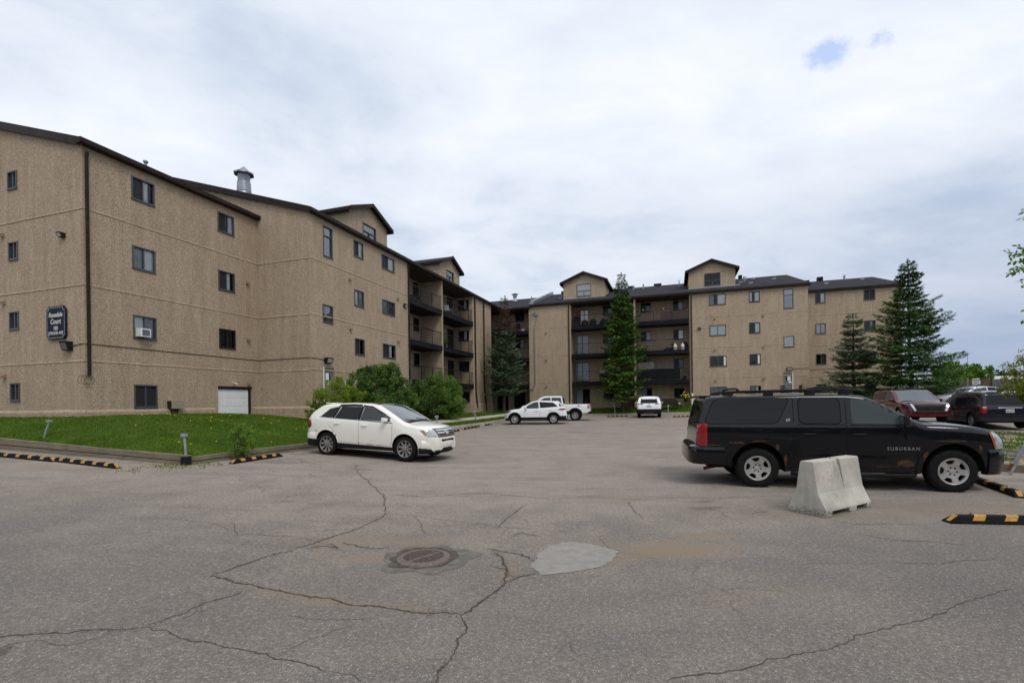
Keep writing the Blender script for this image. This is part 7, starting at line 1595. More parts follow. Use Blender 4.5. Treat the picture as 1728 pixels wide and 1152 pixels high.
p = lzp(640, 25.6); shrub('lilac_bush', 'large dark green lilac bush with faded blossom, left of the two beside the side door', 'bush', p, [((0.1, 0, 1.6), (1.5, 1.3, 1.45), 0.5), ((-1.1, -0.1, 1.9), (0.75, 0.8, 1.25), 0.16), ((0.95, 0, 1.3), (0.95, 1.0, 1.2), 0.22), ((0.1, 0, 2.6), (0.9, 0.8, 0.75), 0.12)], M['lilac'], 44000, 0.085, 0.058, 11, extra=blooms(45), clumps=210, stems=22, group='lilac bushes by the bays')
p = lzp(738, 31.5); shrub('lilac_bush', 'round dense lilac bush, right of the two below the balconies', 'bush', p, [((0, 0, 1.45), (1.75, 1.4, 1.45), 0.75), ((0.5, 0, 1.0), (1.35, 1.2, 0.95), 0.25)], M['lilac'], 38000, 0.09, 0.062, 12, extra=blooms(16), clumps=190, stems=16, tint0=0.5, group='lilac bushes by the bays')
p = lzp(563, 21.0); shrub('yellow_green_shrub', 'yellow-green leafy shrub behind the cream crossover', 'bush', p, [((0.1, 0, 1.15), (0.95, 0.8, 0.75), 0.7), ((-0.85, 0, 0.5), (0.42, 0.5, 0.65), 0.16), ((0.35, 0, 1.8), (0.4, 0.4, 0.28), 0.07), ((0.95, 0, 1.35), (0.45, 0.4, 0.28), 0.07)], M['lime'], 17000, 0.062, 0.036, 13, clumps=170, stems=34, tint0=0.42)
p = gp(409, 777); p = Vector((p.x - 0.1, p.y + 0.18, gzz(p.x, p.y))); shrub('sapling', 'small leafy sapling growing over the timber edging above the black and yellow wheel stop', 'plant', p, [((0.0, 0, 0.52), (0.34, 0.3, 0.5), 1.0)], M['green'], 1700, 0.062, 0.036, 14, clumps=60, stems=16, tint0=0.55)
g = at(1626, 600, 62); shrub('broadleaf_tree', 'leafy green tree behind the wooden fence, right of the largest spruce', 'tree', (g.x, g.y, 1.3), [((-0.9, 0, 3.3), (2.1, 1.8, 1.5), 0.6), ((1.8, 0, 3.2), (1.5, 1.5, 1.2), 0.4)], M['green'], 9000, 0.24, 0.16, 15, 'bark', 'trees beyond the fence', clumps=90, stems=16, trunk=(1.4, 0.14))
g = at(1604, 600, 58); shrub('broadleaf_tree', 'dark green tree partly hidden by the largest spruce', 'tree', (g.x, g.y, 1.2), [((0, 0, 3.0), (1.7, 1.6, 1.4), 1)], M['lilac'], 4500, 0.24, 0.16, 16, 'bark', 'trees beyond the fence', clumps=60, stems=10, trunk=(1.4, 0.12), tint0=0.6)
g = at(1655, 600, 48.5); shrub('pale_shrub', 'pale green shrub behind the fence under the white sign', 'bush', (g.x, g.y, 1.4), [((0, 0, 1.1), (1.5, 0.9, 0.85), 1)], M['pale'], 3500, 0.15, 0.09, 17, clumps=50, stems=8)
for i, (px, Y, h_, lb) in enumerate(((1668, 120, 6.2, 'far dark tree over the white roof'), (1690, 130, 5.2, 'far low tree left of the right-hand bush'), (1700, 110, 5.5, 'far tree behind the right-hand bush'))):
    g = at(px, 600, Y); shrub('broadleaf_tree', lb, 'tree', (g.x, g.y, 2.0), [((0, 0, h_ - 1.6), (2.4, 2, 1.6), 1)], M['lilac'], 1800, 0.45, 0.3, 20 + i, 'bark', 'trees beyond the fence', clumps=40, stems=6, trunk=(2.0, 0.2))
g = at(1728, 640, 17.2); shrub('small_tree', 'yellowish green young tree at the right edge overhanging the dark minivan', 'tree', (g.x + 0.35, g.y, gz(g.x, g.y) + 0.3), [((0.0, 0, 2.05), (1.0, 0.9, 0.85), 0.62), ((-0.75, -0.1, 1.55), (0.42, 0.4, 0.3), 0.13), ((0.7, 0, 2.2), (0.9, 0.8, 0.9), 0.25)], M['olive'], 5600, 0.075, 0.045, 18, 'bark', clumps=120, stems=26, trunk=(0.9, 0.06), tint0=0.5, hollow=0.2)
# the near tree whose bough reaches into the picture at the upper right
r_ = random.Random(31); o = thing('leafy_tree', 'leafy tree standing beyond the right edge, its bright green twigs hanging into view', 'tree', (13.9, 11.5, gz(13.9, 11.5) + 0.18), 0); base = Vector(o.location)
lm = LM(); mb = MB(); mb.tube([(0, 0, -0.1), (0.05, 0, 1.4), (-0.1, 0.1, 3.0), (0, 0.1, 4.6), (0.05, 0, 6.2)], [0.13, 0.115, 0.10, 0.07, 0.03], 10)
twigs = [((1699, 424), (1745, 436), 9.0, 11), ((1706, 441), (1750, 440), 9.1, 10), ((1703, 462), (1748, 450), 9.0, 11), ((1712, 432), (1748, 425), 9.3, 9), ((1710, 452), (1750, 447), 8.9, 10), ((1718, 415), (1750, 430), 9.2, 9), ((1722, 474), (1755, 460), 9.1, 7), ((1722, 357), (1760, 362), 9.3, 6), ((1724, 368), (1765, 372), 9.2, 5), ((1723, 486), (1760, 478), 9.0, 5), ((1725, 523), (1765, 520), 9.1, 4), ((1726, 614), (1760, 606), 9.2, 4), ((1724, 540), (1765, 545), 9.4, 2)]
for (x0, y0), (x1, y1), Y, n in twigs:
    e0, e1 = at(x0, y0, Y) - base, at(x1, y1, Y) - base; mb.tube([e1 + (Vector((0, 0.1, 3.4 if y0 > 400 else 4.4)) - e1) * 0.55, e1, e0], [0.014, 0.006, 0.003], 5, cap=False)
    mb.tube([Vector((-0.05, 0.1, 2.9 if y0 > 400 else 4.0)), e1 + (Vector((0, 0.1, 3.4 if y0 > 400 else 4.4)) - e1) * 0.55], [0.03, 0.014], 5, cap=False)
    for k in range(n * 2):
        p = e0.lerp(e1, (k + r_.random() * 0.4) / (n * 2)); d = ((e0 - e1).normalized() * 0.6 + rv(r_) * 0.8 + Z3 * (0.5 if k % 2 else -0.4)).normalized(); lm.leaf(p, d, (Vector((0.2, -0.8, 0.5)) + rv(r_) * 0.6).normalized(), r_.uniform(0.07, 0.11), r_.uniform(0.045, 0.065), min(1, max(0, 0.55 + r_.gauss(0, 0.16))))
ends = []
for c, rad, n in (((1.1, -0.3, 4.4), (1.6, 1.5, 1.6), 5200), ((1.1, -0.2, 5.8), (1.3, 1.3, 1.0), 2400)): ends += crown(lm, Vector(c), rad, n, r_, 0.10, 0.06, 90, 0.5)
for k in range(18):
    e_ = ends[r_.randrange(len(ends))]; s_ = Vector((0, 0.1, r_.uniform(2.6, 4.6))); mb.tube([s_, s_.lerp(e_, 0.5) + rv(r_) * 0.15, e_], [0.035, 0.02, 0.006], 5, cap=False)
mb.build('trunk', M['bark'], o, True); lm.build('crown', M['green'], o)
# ================================================================== wheel stops
WS_G = 'black and yellow rubber wheel stops'
def wheel_stop(p0, p1, label, stripes=4, w=0.15, h=0.105, slant=0.05):
    a = Vector((p0.x, p0.y, gzz(p0.x, p0.y))); b = Vector((p1.x, p1.y, gzz(p1.x, p1.y))); L_ = (b - a).length; rz = math.atan2(b.y - a.y, b.x - a.x)
    o = thing('wheel_stop', label, 'wheel stop', (a + b) / 2, rz, WS_G); o.rotation_euler = (0, -math.asin((b.z - a.z) / L_), rz)
    mb = MB(); prof = [(-w / 2, 0), (-w / 2, 0.02), (-w * 0.32, h * 0.93), (-w * 0.26, h), (w * 0.26, h), (w * 0.32, h * 0.93), (w / 2, 0.02), (w / 2, 0)]; n = 13; m = len(prof)
    for k in range(n):
        x = -L_ / 2 + L_ * k / (n - 1); 
        for y, z in prof: e_ = 0.03 if k in (0, n - 1) else 1.0; mb.v.append((x if k not in (1, n - 2) else (-L_ / 2 + 0.12 if k == 1 else L_ / 2 - 0.12), y, z * e_ if z > 0.02 else z))
    for k in range(n - 1):
        for j in range(m - 1): mb.f.append((k * m + j, k * m + j + 1, (k + 1) * m + j + 1, (k + 1) * m + j)); mb.m.append(0)
    for k in (0, n - 1): mb.f.append(tuple(k * m + j for j in range(m))); mb.m.append(0)
    bo = mb.build('body', M['black'], o); fix_normals(bo)
    e = 0.003; cuts = []
    gap_ = (L_ - 0.30) / stripes
    for k in range(stripes): cuts.append(-L_ / 2 + 0.15 + gap_ * (k + 0.5))
    for x in cuts:
        mb = MB(); hw = 0.075; top = [(-w * 0.26, h + e), (w * 0.26, h + e)]
        def row(y, z, s_): return [Vector((x - hw + s_, y, z)), Vector((x + hw + s_, y, z))]
        rws = [row(-w * 0.42, h * 0.42 + e, 0), row(-w * 0.32 - e, h * 0.93 + e, slant * 0.4), row(-w * 0.26, h + e, slant * 0.5), row(w * 0.26, h + e, slant), row(w * 0.32 + e, h * 0.93 + e, slant), row(w * 0.42, h * 0.42 + e, slant)]
        rws[0][0].y -= 0.008; rws[0][1].y -= 0.008; rws[5][0].y += 0.008; rws[5][1].y += 0.008
        for r0, r1 in zip(rws[:-1], rws[1:]): mb.quad(r0[0], r0[1], r1[1], r1[0])
        s_ = mb.build('reflective_stripe', M['yellow'], o); fix_normals(s_)
    for sg in (-1, 1):                     # yellow end facets
        mb = MB(); x1 = sg * (L_ / 2 - 0.12); x0 = sg * (L_ / 2 - 0.02)
        mb.quad((x1, -w * 0.26, h + e + 0.001), (x1, w * 0.26, h + e + 0.001), (x0, w * 0.2, h * 0.16 + 0.012), (x0, -w * 0.2, h * 0.16 + 0.012)); s_ = mb.build('reflective_stripe', M['yellow'], o); fix_normals(s_)
    for x in (-L_ * 0.3, L_ * 0.3):
        mb = MB(); mb.lathe([(0.0, h + 0.035), (0.012, h + 0.03), (0.012, h - 0.02)], 8, Matrix.Translation((x, 0, 0)) @ Matrix.Rotation(R(6), 4, 'X'))
        mb.build('anchor_pin', M['rust'], o)
    return o
wheel_stop(gp(-38, 766), gp(92, 779), 'black and yellow wheel stop at the left edge, left of the joined pair', 6, slant=0)
wheel_stop(gp(93, 778), gp(200, 790), 'black and yellow wheel stop, right of the joined pair at the left', 5, slant=0)
wheel_stop(gp(390, 783), gp(474, 770), 'black and yellow wheel stop below the leafy sapling', 4, slant=0.0)
wheel_stop(gp(478, 772) + Vector((0.9, 2.3, 0)), gp(536, 765) + Vector((.15, .55, 0)), 'black and yellow wheel stop half hidden under the rear of the cream crossover', 3, slant=0)
for (a, b, c, d, lb) in ((733, 734.5, 774, 727, 'nearest of the far row of wheel stops, showing past the nose of the cream crossover'), (781, 725, 808, 720, 'second wheel stop in the far row along the curved kerb'), (817, 718.5, 838, 714.5, 'third wheel stop in the far row along the curved kerb'), (840, 713.5, 862, 709.5, 'wheel stop right at the nose of the white compact suv')):
    wheel_stop(gp(a, b), gp(c, d), lb, 4, 0.16, 0.11, 0)
for (a, b, lb) in ((1024, 1060, 'wheel stop below the tall spruce at the far kerb'), (1135, 1171, 'wheel stop below the wicker bench at the far kerb')):
    wheel_stop(gp(a, 703.6), gp(b, 703.0), lb, 4, 0.16, 0.11, 0)
wheel_stop(gp(1628, 806), gp(1724, 840), 'black and yellow wheel stop running out from under the black wagon front wheel', 3, 0.17, 0.11, 0.0)
wheel_stop(gp(1597, 881), gp(1800, 884), 'nearest black and yellow wheel stop, at the right edge', 3, 0.17, 0.11, 0.10)

# ================================================================== concrete barrier
g0, g1 = gp(1395, 874), gp(1474, 854)      # foot of the near corner and of the far right end
ax = Vector((g1.x - g0.x, g1.y - g0.y, 0)); hd = math.atan2(ax.y, ax.x); L_ = 1.36; bw, tw_, H_ = 0.56, 0.20, 0.81
cen = Vector((g0.x, g0.y, 0)) + Vector((math.cos(hd), math.sin(hd), 0)) * L_ / 2 + Vector((-math.sin(hd), math.cos(hd), 0)) * bw / 2
bar = thing('concrete_barrier', 'weathered concrete barrier with faded pink paint marks and a rusty lifting loop', 'barrier', (cen.x, cen.y, gzz(cen.x, cen.y)), hd)
bm = bmesh.new(); prof = [(-bw / 2, 0), (-bw / 2, 0.09), (-0.165, 0.34), (-tw_ / 2, H_ - 0.015), (-tw_ / 2 + 0.015, H_), (tw_ / 2 - 0.015, H_), (tw_ / 2, H_ - 0.015), (0.165, 0.34), (bw / 2, 0.09), (bw / 2, 0)]
xs = [-L_ / 2, -L_ / 2 + 0.20, -0.10, -0.055, 0.055, 0.14, 0.33, L_ / 2 - 0.15, L_ / 2]; rows = []
mb = MB(); nP = len(prof)
feet = lambda x0, x1: any(abs(x0 - a) < 1e-6 for a in (-L_ / 2, -0.10, -0.055, 0.055, L_ / 2 - 0.15)) 
lift = 0.075
def zb(x, z, raised): return z if z > 0.005 else (lift if raised else 0)
def seg(x0, x1, raised, top=H_):
    ny = 0.86 if top < H_ - 0.05 else 1.0
    def pr(x): return [Vector((x, y * (ny if z > 0.5 else 1), min(zb(x, z, raised), top if z > 0.5 else 9))) for y, z in prof]
    a, b = pr(x0), pr(x1); o_ = len(mb.v); mb.v += [tuple(p) for p in a + b]
    for j in range(nP): mb.f.append((o_ + j, o_ + (j + 1) % nP, o_ + nP + (j + 1) % nP, o_ + nP + j)); mb.m.append(0)
    mb.f.append(tuple(o_ + j for j in range(nP))); mb.f.append(tuple(o_ + nP + j for j in reversed(range(nP)))); mb.m += [0, 0]
sp_ = [(-L_ / 2, -L_ / 2 + 0.17, 0, H_), (-L_ / 2 + 0.17, -0.04, 1, H_), (-0.04, 0.0, 1, H_), (0.0, 0.085, 0, H_ - 0.10), (0.085, 0.22, 0, H_), (0.22, L_ / 2 - 0.13, 1, H_), (L_ / 2 - 0.13, L_ / 2, 0, H_)]
for s_ in sp_: seg(*s_)
bd = mb.build('body', M['concrete'], bar); bmx = bmesh.new(); bmx.from_mesh(bd.data); bmesh.ops.remove_doubles(bmx, verts=bmx.verts, dist=1e-4)
seen = {}; dele = []
for f in bmx.faces:
    k = tuple(sorted(v.index for v in f.verts))
    if k in seen: dele += [f, seen[k]]
    seen[k] = f
bmesh.ops.delete(bmx, geom=list(set(dele)), context='FACES_ONLY'); bmesh.ops.recalc_face_normals(bmx, faces=bmx.faces); bmx.to_mesh(bd.data); bmx.free()
bv = bd.modifiers.new('b', 'BEVEL'); bv.width = 0.008; bv.segments = 2; bv.limit_method = 'ANGLE'; bv.angle_limit = R(25)
mb = MB(); mb.box((0.004, -0.118, 0.36), (0.012, -0.095, H_ - 0.11)); mb.box((0.073, -0.118, 0.36), (0.081, -0.095, H_ - 0.11)); 
mb = MB(); mb.tube([(0.0, 0, H_ - 0.12), (-0.015, 0, H_ - 0.03), (0.0, 0.0, H_ + 0.005), (0.03, 0, H_ - 0.015), (0.045, 0, H_ - 0.06), (0.05, 0, H_ - 0.12)], 0.011, 8); mb.build('lifting_loop', M['rust'], bar, True)

# ================================================================== outlet posts
PG = 'grey outlet posts round the car park'
def post(base, top, label, head=(0.14, 0.09, 0.065), r=0.026, box=True):
    base = Vector(base); top = Vector(top); o = thing('outlet_post', label, 'post', base, 0, PG); t = top - base
    mb = MB(); mb.tube([Vector((0, 0, -0.1)), t * 0.5 + Vector((0.006, 0, 0)), t], [r, r * 0.95, r * 0.95], 12); mb.build('pole', M['gpost'], o, True)
    if box:
        T = Matrix.Translation(t); mb = MB(); mb.box((-head[0] / 2, -head[1] / 2, 0.01), (head[0] / 2, head[1] / 2, 0.01 + head[2]), T); mb.box((-head[0] * 0.3, -head[1] * 0.3, -0.02), (head[0] * 0.3, head[1] * 0.3, 0.01), T); mb.box((head[0] * 0.02, -head[1] / 2 - 0.004, 0.02), (head[0] * 0.46, -head[1] / 2, head[2]), T); b_ = mb.build('outlet_box', M['gpost'], o)
    return o
def lp(px, py):                            # a spot on the near berm seen at this pixel
    a, b = ray(px, py); Y = 13.0
    for _ in range(50): Y = 0.6 * Y + 0.4 * (lz(a / FPX * Y, Y) - CAMH) / (b / FPX)
    return Vector((a / FPX * Y, Y, lz(a / FPX * Y, Y)))
b_ = lp(73, 743); t_ = at(83, 712.5, b_.y); post(b_, (t_.x, t_.y, t_.z), 'leaning grey outlet post on the lawn near the left edge')
b_ = lp(313.5, 768); t_ = at(311, 737, b_.y); post(b_, (t_.x, t_.y, t_.z), 'upright grey outlet post behind the black corner bracket', (0.13, 0.10, 0.075), 0.03)
b_ = at(737.5, 711, 28.5); b_.z = lz(b_.x, b_.y); t_ = at(737, 705.5, 28.5); post(b_, (t_.x, t_.y, t_.z), 'short grey outlet post showing above the bonnet of the cream crossover', (0.20, 0.13, 0.16), 0.05)
b_ = at(804, 711, 33); b_.z = lz(b_.x, b_.y); t_ = at(800.5, 696.5, 33); post(b_, (t_.x, t_.y, t_.z), 'leaning grey outlet post near the brown downpipes and the path', (0.22, 0.13, 0.13), 0.05)
b_ = at(1127.5, 699, 42.2); b_.z = flz(b_.x, b_.y); t_ = at(1127.5, 685, 42.2); post(b_, (t_.x, t_.y, t_.z), 'pale outlet post in front of the wicker bench', (0.16, 0.12, 0.10), 0.045)
b_ = at(1038.5, 699, 43.2); b_.z = flz(b_.x, b_.y); t_ = at(1034.5, 672, 43.2); post(b_, (t_.x, t_.y, t_.z), 'thin grey post at the foot of the tall dense spruce', r=0.025, box=False)
b_ = vxy(2.1, 0.35); b_.z = vz(b_.x, b_.y, 2.1, 0.35); g = at(1703, 785, 10.8); b_ = Vector((g.x, g.y, vz(g.x, g.y, 0, 0.3))); t_ = at(1752, 716, 10.5); po = post(b_, (t_.x, t_.y, t_.z), 'leaning grey post at the right edge, rusty at its foot', (0.16, 0.10, 0.09), 0.04)
mb = MB(); d_ = Vector(t_) - b_; mb.tube([d_ * -0.02, d_ * 0.13], 0.043, 12); mb.build('rusty_foot', M['rust'], po, True)

# ================================================================== signs
def text_mesh(txt, size, parent, mat, M4, name='lettering', shear=0.0, bold=0.0, space=1.0, ex=0.003):
    cu = bpy.data.curves.new(name, 'FONT'); cu.body = txt; cu.size = size; cu.align_x = 'CENTER'; cu.align_y = 'CENTER'; cu.extrude = ex; cu.shear = shear; cu.offset = bold; cu.space_character = space
    ob = bpy.data.objects.new(name, cu); COL.objects.link(ob); bpy.context.view_layer.update(); me = bpy.data.meshes.new_from_object(ob.evaluated_get(bpy.context.evaluated_depsgraph_get())); bpy.data.objects.remove(ob)
    me.transform(M4); me.materials.clear(); me.materials.append(mat); return link(bpy.data.objects.new(name, me), parent)
M['navy'] = plain('sign_navy', (0.012, 0.016, 0.028), 0.5, 0, 0.3, 6); M['signwhite'] = plain('sign_white', (0.62, 0.62, 0.60), 0.6, 0, 0.12, 12); M['signgrey'] = plain('sign_faded', (0.33, 0.335, 0.34), 0.7, 0, 0.35, 14)
sc_ = s1.P(-1.42, 4.90, 0.03); sg_ = thing('building_sign', 'dark blue notched name sign with white lettering on the wall beside the brown downpipe', 'sign', sc_, math.atan2(U2.y, U2.x))
def notch(w, h, n):
    return [(-w, -h + n), (-w + n, -h + n), (-w + n, -h), (w - n, -h), (w - n, -h + n), (w, -h + n), (w, h - n), (w - n, h - n), (w - n, h), (-w + n, h), (-w + n, h - n), (-w, h - n)]
mb = MB(); P_ = notch(0.53, 0.60, 0.09); mb.v = [(x, 0, z) for x, z in P_] + [(x, -0.05, z) for x, z in P_]; n = 12
mb.f = [tuple(range(12)), tuple(range(23, 11, -1))] + [(j, (j + 1) % n, 12 + (j + 1) % n, 12 + j) for j in range(n)]; mb.m = [0] * len(mb.f); b_ = mb.build('panel', M['navy'], sg_); fix_normals(b_)
mb = MB(); A_, B_ = notch(0.49, 0.56, 0.085), notch(0.47, 0.54, 0.085); mb.v = [(x, -0.053, z) for x, z in A_ + B_]; mb.f = [(j, (j + 1) % n, 12 + (j + 1) % n, 12 + j) for j in range(n)]; mb.m = [0] * n; b_ = mb.build('border', M['signgrey'], sg_); fix_normals(b_)
for txt, z, s_, sh, bo, mt, sx in (('Rosedale', 0.28, 0.235, 0.15, 0.005, 'signwhite', 1.04), ('Court', 0.035, 0.255, 0.15, 0.005, 'signwhite', 1.08), ('103', -0.21, 0.19, 0, 0.005, 'signwhite', 1.05), ('STROUD AVE', -0.385, 0.155, 0.1, 0.003, 'signwhite', 1.04)):
    text_mesh(txt, s_, sg_, M[mt], Matrix.Translation((0, -0.056, z)) @ Matrix.Rotation(R(90), 4, 'X') @ Matrix.Diagonal((0.86, 1, 1, 1)), 'lettering', sh, bo, sx)
# the white notice board in the shrub
g = at(577.5, 651.5, 21.6); o = thing('parking_sign', 'white parking notice on a post, half covered by the yellow-green shrub', 'sign', (g.x, g.y, lz(g.x, g.y)), R(-8)); zc = g.z - lz(g.x, g.y)
def rrect(mb, w, h, zc, y0, y1, r_=0.04, mat=None):
    P_ = roundpoly([(-w / 2, -h / 2), (w / 2, -h / 2), (w / 2, h / 2), (-w / 2, h / 2)], r_); n = len(P_); o0 = len(mb.v); mb.v += [(x, y0, z + zc) for x, z in P_] + [(x, y1, z + zc) for x, z in P_]; mb.f += [tuple(o0 + j for j in range(n)), tuple(o0 + n + j for j in reversed(range(n)))] + [(o0 + j, o0 + (j + 1) % n, o0 + n + (j + 1) % n, o0 + n + j) for j in range(n)]; mb.m += [mb.mi(mat)] * (n + 2)
mb = MB(); rrect(mb, 0.37, 0.46, zc, -0.03, -0.022); b_ = mb.build('board', M['signwhite'], o); fix_normals(b_)
mb = MB(); mb.box((-0.025, -0.02, -0.1), (0.025, 0.01, zc + 0.2)); mb.build('pole', M['gpost'], o)
for txt, z, s_ in (('RESERVED', 0.165, 0.075), ('PARKING', 0.09, 0.06), ('TENANTS ONLY', 0.02, 0.045), ('UNAUTHORIZED', -0.06, 0.035), ('VEHICLES TOWED', -0.12, 0.035)): text_mesh(txt, s_, o, M['blackp'], Matrix.Translation((0, -0.034, zc + z)) @ Matrix.Rotation(R(90), 4, 'X'), 'lettering', 0, 0.001)
# the tilted sign behind the minivan
g = at(1654.5, 643, 27.5); gb = gz(g.x, g.y); o = thing('parking_sign', 'small tilted white sign on a post behind the dark minivan', 'sign', (g.x, g.y, gb), R(-35)); zc = g.z - gb; o.rotation_euler = (0, R(-5), R(-35))
mb = MB(); rrect(mb, 0.34, 0.34, zc, -0.03, -0.022, 0.02); b_ = mb.build('board', M['signwhite'], o); fix_normals(b_); mb = MB(); mb.box((-0.02, -0.02, 0), (0.02, 0.01, zc)); mb.build('pole', M['galv'], o)
for txt, z, s_ in (('TENANT', 0.07, 0.09), ('ONLY', -0.07, 0.09)): text_mesh(txt, s_, o, M['blackp'], Matrix.Translation((0, -0.034, zc + z)) @ Matrix.Rotation(R(90), 4, 'X'), 'lettering', 0, 0.003)
g = at(1633.5, 645, 29); gb = gz(g.x, g.y); o = thing('sign_post', 'grey post with the back of a sign, left of the tilted white sign', 'sign', (g.x, g.y, gb), R(50)); zc = g.z - gb
mb = MB(); mb.box((-0.02, -0.02, 0), (0.02, 0.02, zc + 0.2)); mb.build('pole', M['galv'], o); mb = MB(); mb.box((-0.17, 0.022, zc - 0.2), (0.17, 0.03, zc + 0.15)); mb.build('sign_back', M['gpost'], o)

# ================================================================== wall lamps, cameras, cooler, meter box
M['lamp_lens'] = plain('lamp_glass', (0.42, 0.42, 0.40), 0.3, 0, 0.15, 20, 0.5); M['lamp_lens2'] = plain('dull_lamp_glass', (0.12, 0.115, 0.09), 0.4, 0, 0.2, 20, 0.3)
def wall_lamp(F, t, z, w, h, d, label, lens='lamp_lens', kind=0):
    o = thing('wall_lamp', label, 'lamp', F.P(t, z), math.atan2(F.u.y, F.u.x)); sgn = -1 if F.u.cross(F.n).z < 0 else 1
    mb = MB(); y = sgn * d; y0 = sgn * 0.004
    p = [(-w / 2, y0, -h / 2), (w / 2, y0, -h / 2), (w / 2, y * 0.6, -h / 2), (-w / 2, y * 0.6, -h / 2), (-w / 2, y0, h / 2), (w / 2, y0, h / 2), (w / 2, y, h / 2), (-w / 2, y, h / 2)]
    mb.hexa([Vector(q) for q in p]); b_ = mb.build('housing', M['brown'] if kind else M['blackp'], o); fix_normals(b_)
    mb = MB(); e = 0.004 * sgn; mb.quad((-w * 0.4, y * 0.62 + e, -h * 0.42), (w * 0.4, y * 0.62 + e, -h * 0.42), (w * 0.4, y * 0.93 + e, h * 0.3), (-w * 0.4, y * 0.93 + e, h * 0.3)); b_ = mb.build('lens', M[lens], o); return o
wall_lamp(s1, -0.80, 4.02, 0.36, 0.32, 0.24, 'boxy black wall lamp under the blue name sign', 'lamp_lens2'); wall_lamp(s1, -1.05, 8.05, 0.22, 0.16, 0.2, 'small brown floodlight high on the street gable', kind=1)
wall_lamp(f2, 8.85, 4.02, 0.46, 0.26, 0.24, 'black wall lamp above the left grey side door'); wall_lamp(f2, 16.45, 8.2, 0.34, 0.22, 0.18, 'small brown wall lamp beside the top balcony of the left wing', kind=1)
wall_lamp(f3, 29.35, 4.28, 0.42, 0.26, 0.2, 'black wall lamp above the right grey side door'); wall_lamp(f3, 22.2, 8.15, 0.26, 0.2, 0.18, 'small dark floodlight on the far wing beside the balconies', 'lamp_lens2', 1)
def camera_(F, t, z, label, s_=1.0, mt='white'):
    o = thing('security_camera', label, 'camera', F.P(t, z), math.atan2(F.u.y, F.u.x)); sgn = -1 if F.u.cross(F.n).z < 0 else 1
    mb = MB(); mb.lathe([(0.0, 0), (0.05 * s_, 0), (0.05 * s_, 0.03)], 12, Matrix.Rotation(R(90) * sgn * -1, 4, 'X')); mb.build('base', M[mt], o); mb = MB(); mb.tube([(0, sgn * 0.03, 0), (0.03, sgn * 0.10, -0.02)], 0.015, 6); mb.tube([(0.0, sgn * 0.06, -0.02), (0.06, sgn * 0.24 * s_, -0.07)], 0.038 * s_, 10); mb.build('body', M[mt], o, True); return o
camera_(f1, 6.15, 2.88, 'small white security camera above the garage door', 0.8); camera_(f3, 6.45, 10.62, 'small pale security camera, left of the pair under the far eave', 1.4, 'kerb'); camera_(f3, 6.72, 10.72, 'small pale security camera, right of the pair under the far eave', 1.4, 'kerb')
h = W1[2]; o = thing('air_conditioner', 'white window air conditioner sticking out of a window of the near wing', 'air conditioner', f1.P(h[0] + 0.27, h[2] + 0.04), math.atan2(U1.y, U1.x))
mb = MB(); mb.box((-0.2, -0.28, 0.0), (0.2, 0.02, 0.32)); mb.build('casing', M['white'], o); mb = MB(); mb.box((-0.13, -0.288, 0.04), (0.15, -0.281, 0.28)); mb.build('grille', M['gpost'], o)
for k in range(8): mb = mb if k else MB(); mb.box((-0.13, -0.294, 0.055 + k * 0.028), (0.15, -0.289, 0.063 + k * 0.028))
mb.build('slats', M['blackp'], o)
o = thing('meter_box', 'tan utility box with conduits at the foot of the near wing wall', 'utility box', f1.P(3.2, 1.85), math.atan2(U1.y, U1.x))
M['tan'] = plain('tan_box', (0.30, 0.245, 0.18), 0.6); mb = MB(); mb.box((-0.24, -0.24, -0.15), (0.28, -0.005, 0.18)); mb.build('box', M['tan'], o); mb = MB(); mb.box((-0.265, -0.22, -0.13), (-0.243, -0.01, 0.17)); mb.build('door', M['brown'], o)
mb = MB()
for x in (-0.17, -0.07, 0.02, 0.1): mb.tube([(x, -0.12, -0.15), (x, -0.12, -0.75)], 0.02, 6)
mb.build('conduits', M['brown'], o)

# ================================================================== fence, white building and mast to the right
def wood_fence(px0, px1, Y0, Y1, hgt, mat, label):
    a, b = at(px0, 600, Y0), at(px1, 600, Y1); a.z = gz(a.x, a.y) + 0.35; b.z = gz(b.x, b.y) + 0.35; L_ = math.hypot(b.x - a.x, b.y - a.y); o = thing('wooden_fence', label, 'fence', a, math.atan2(b.y - a.y, b.x - a.x), 'wooden fences to the right'); r_ = random.Random(int(px0)); n = int(L_ / 0.155); dz = (b.z - a.z)
    mb = MB()
    for k in range(n):
        x = k * L_ / n; z = dz * x / L_ + r_.uniform(-0.03, 0.03); mb.box((x + 0.008, r_.uniform(-0.012, 0.012), z - 0.3), (x + L_ / n - 0.008, 0.03, z + hgt))
    mb.build('boards', mat, o); mb = MB()
    for z in (0.4, hgt - 0.3): mb.obox((0, 0.035, z), (L_, 0, dz), (0, 0.05, 0), (0, 0, 0.09))
    mb.build('rail', mat, o)
    for k in range(int(L_ / 2.4) + 1):
        x = min(L_ - 0.1, k * 2.4); mb = MB(); mb.box((x, 0.05, dz * x / L_ - 0.4), (x + 0.1, 0.15, dz * x / L_ + hgt + 0.05)); mb.build('post', mat, o)
wood_fence(1560, 1606, 42.5, 42.2, 1.75, M['fence'], 'brown board fence behind the largest spruce'); wood_fence(1598, 1674, 46.5, 45.5, 1.8, M['fence'], 'brown board fence behind the parked saloon, left of the grey boards'); wood_fence(1674, 1760, 45.4, 44.5, 1.75, M['fencegrey'], 'grey board fence at the right, continuing the brown one')
ga = at(1590, 650, 75); o = thing('low_building', 'long low white building behind the fence and trees', 'building', (ga.x, ga.y, 1.5), R(-8)); mb = MB(); mb.box((-6, 0, -1), (34, 9, 2.1)); mb.build('wall', M['white'], o); mb = MB()
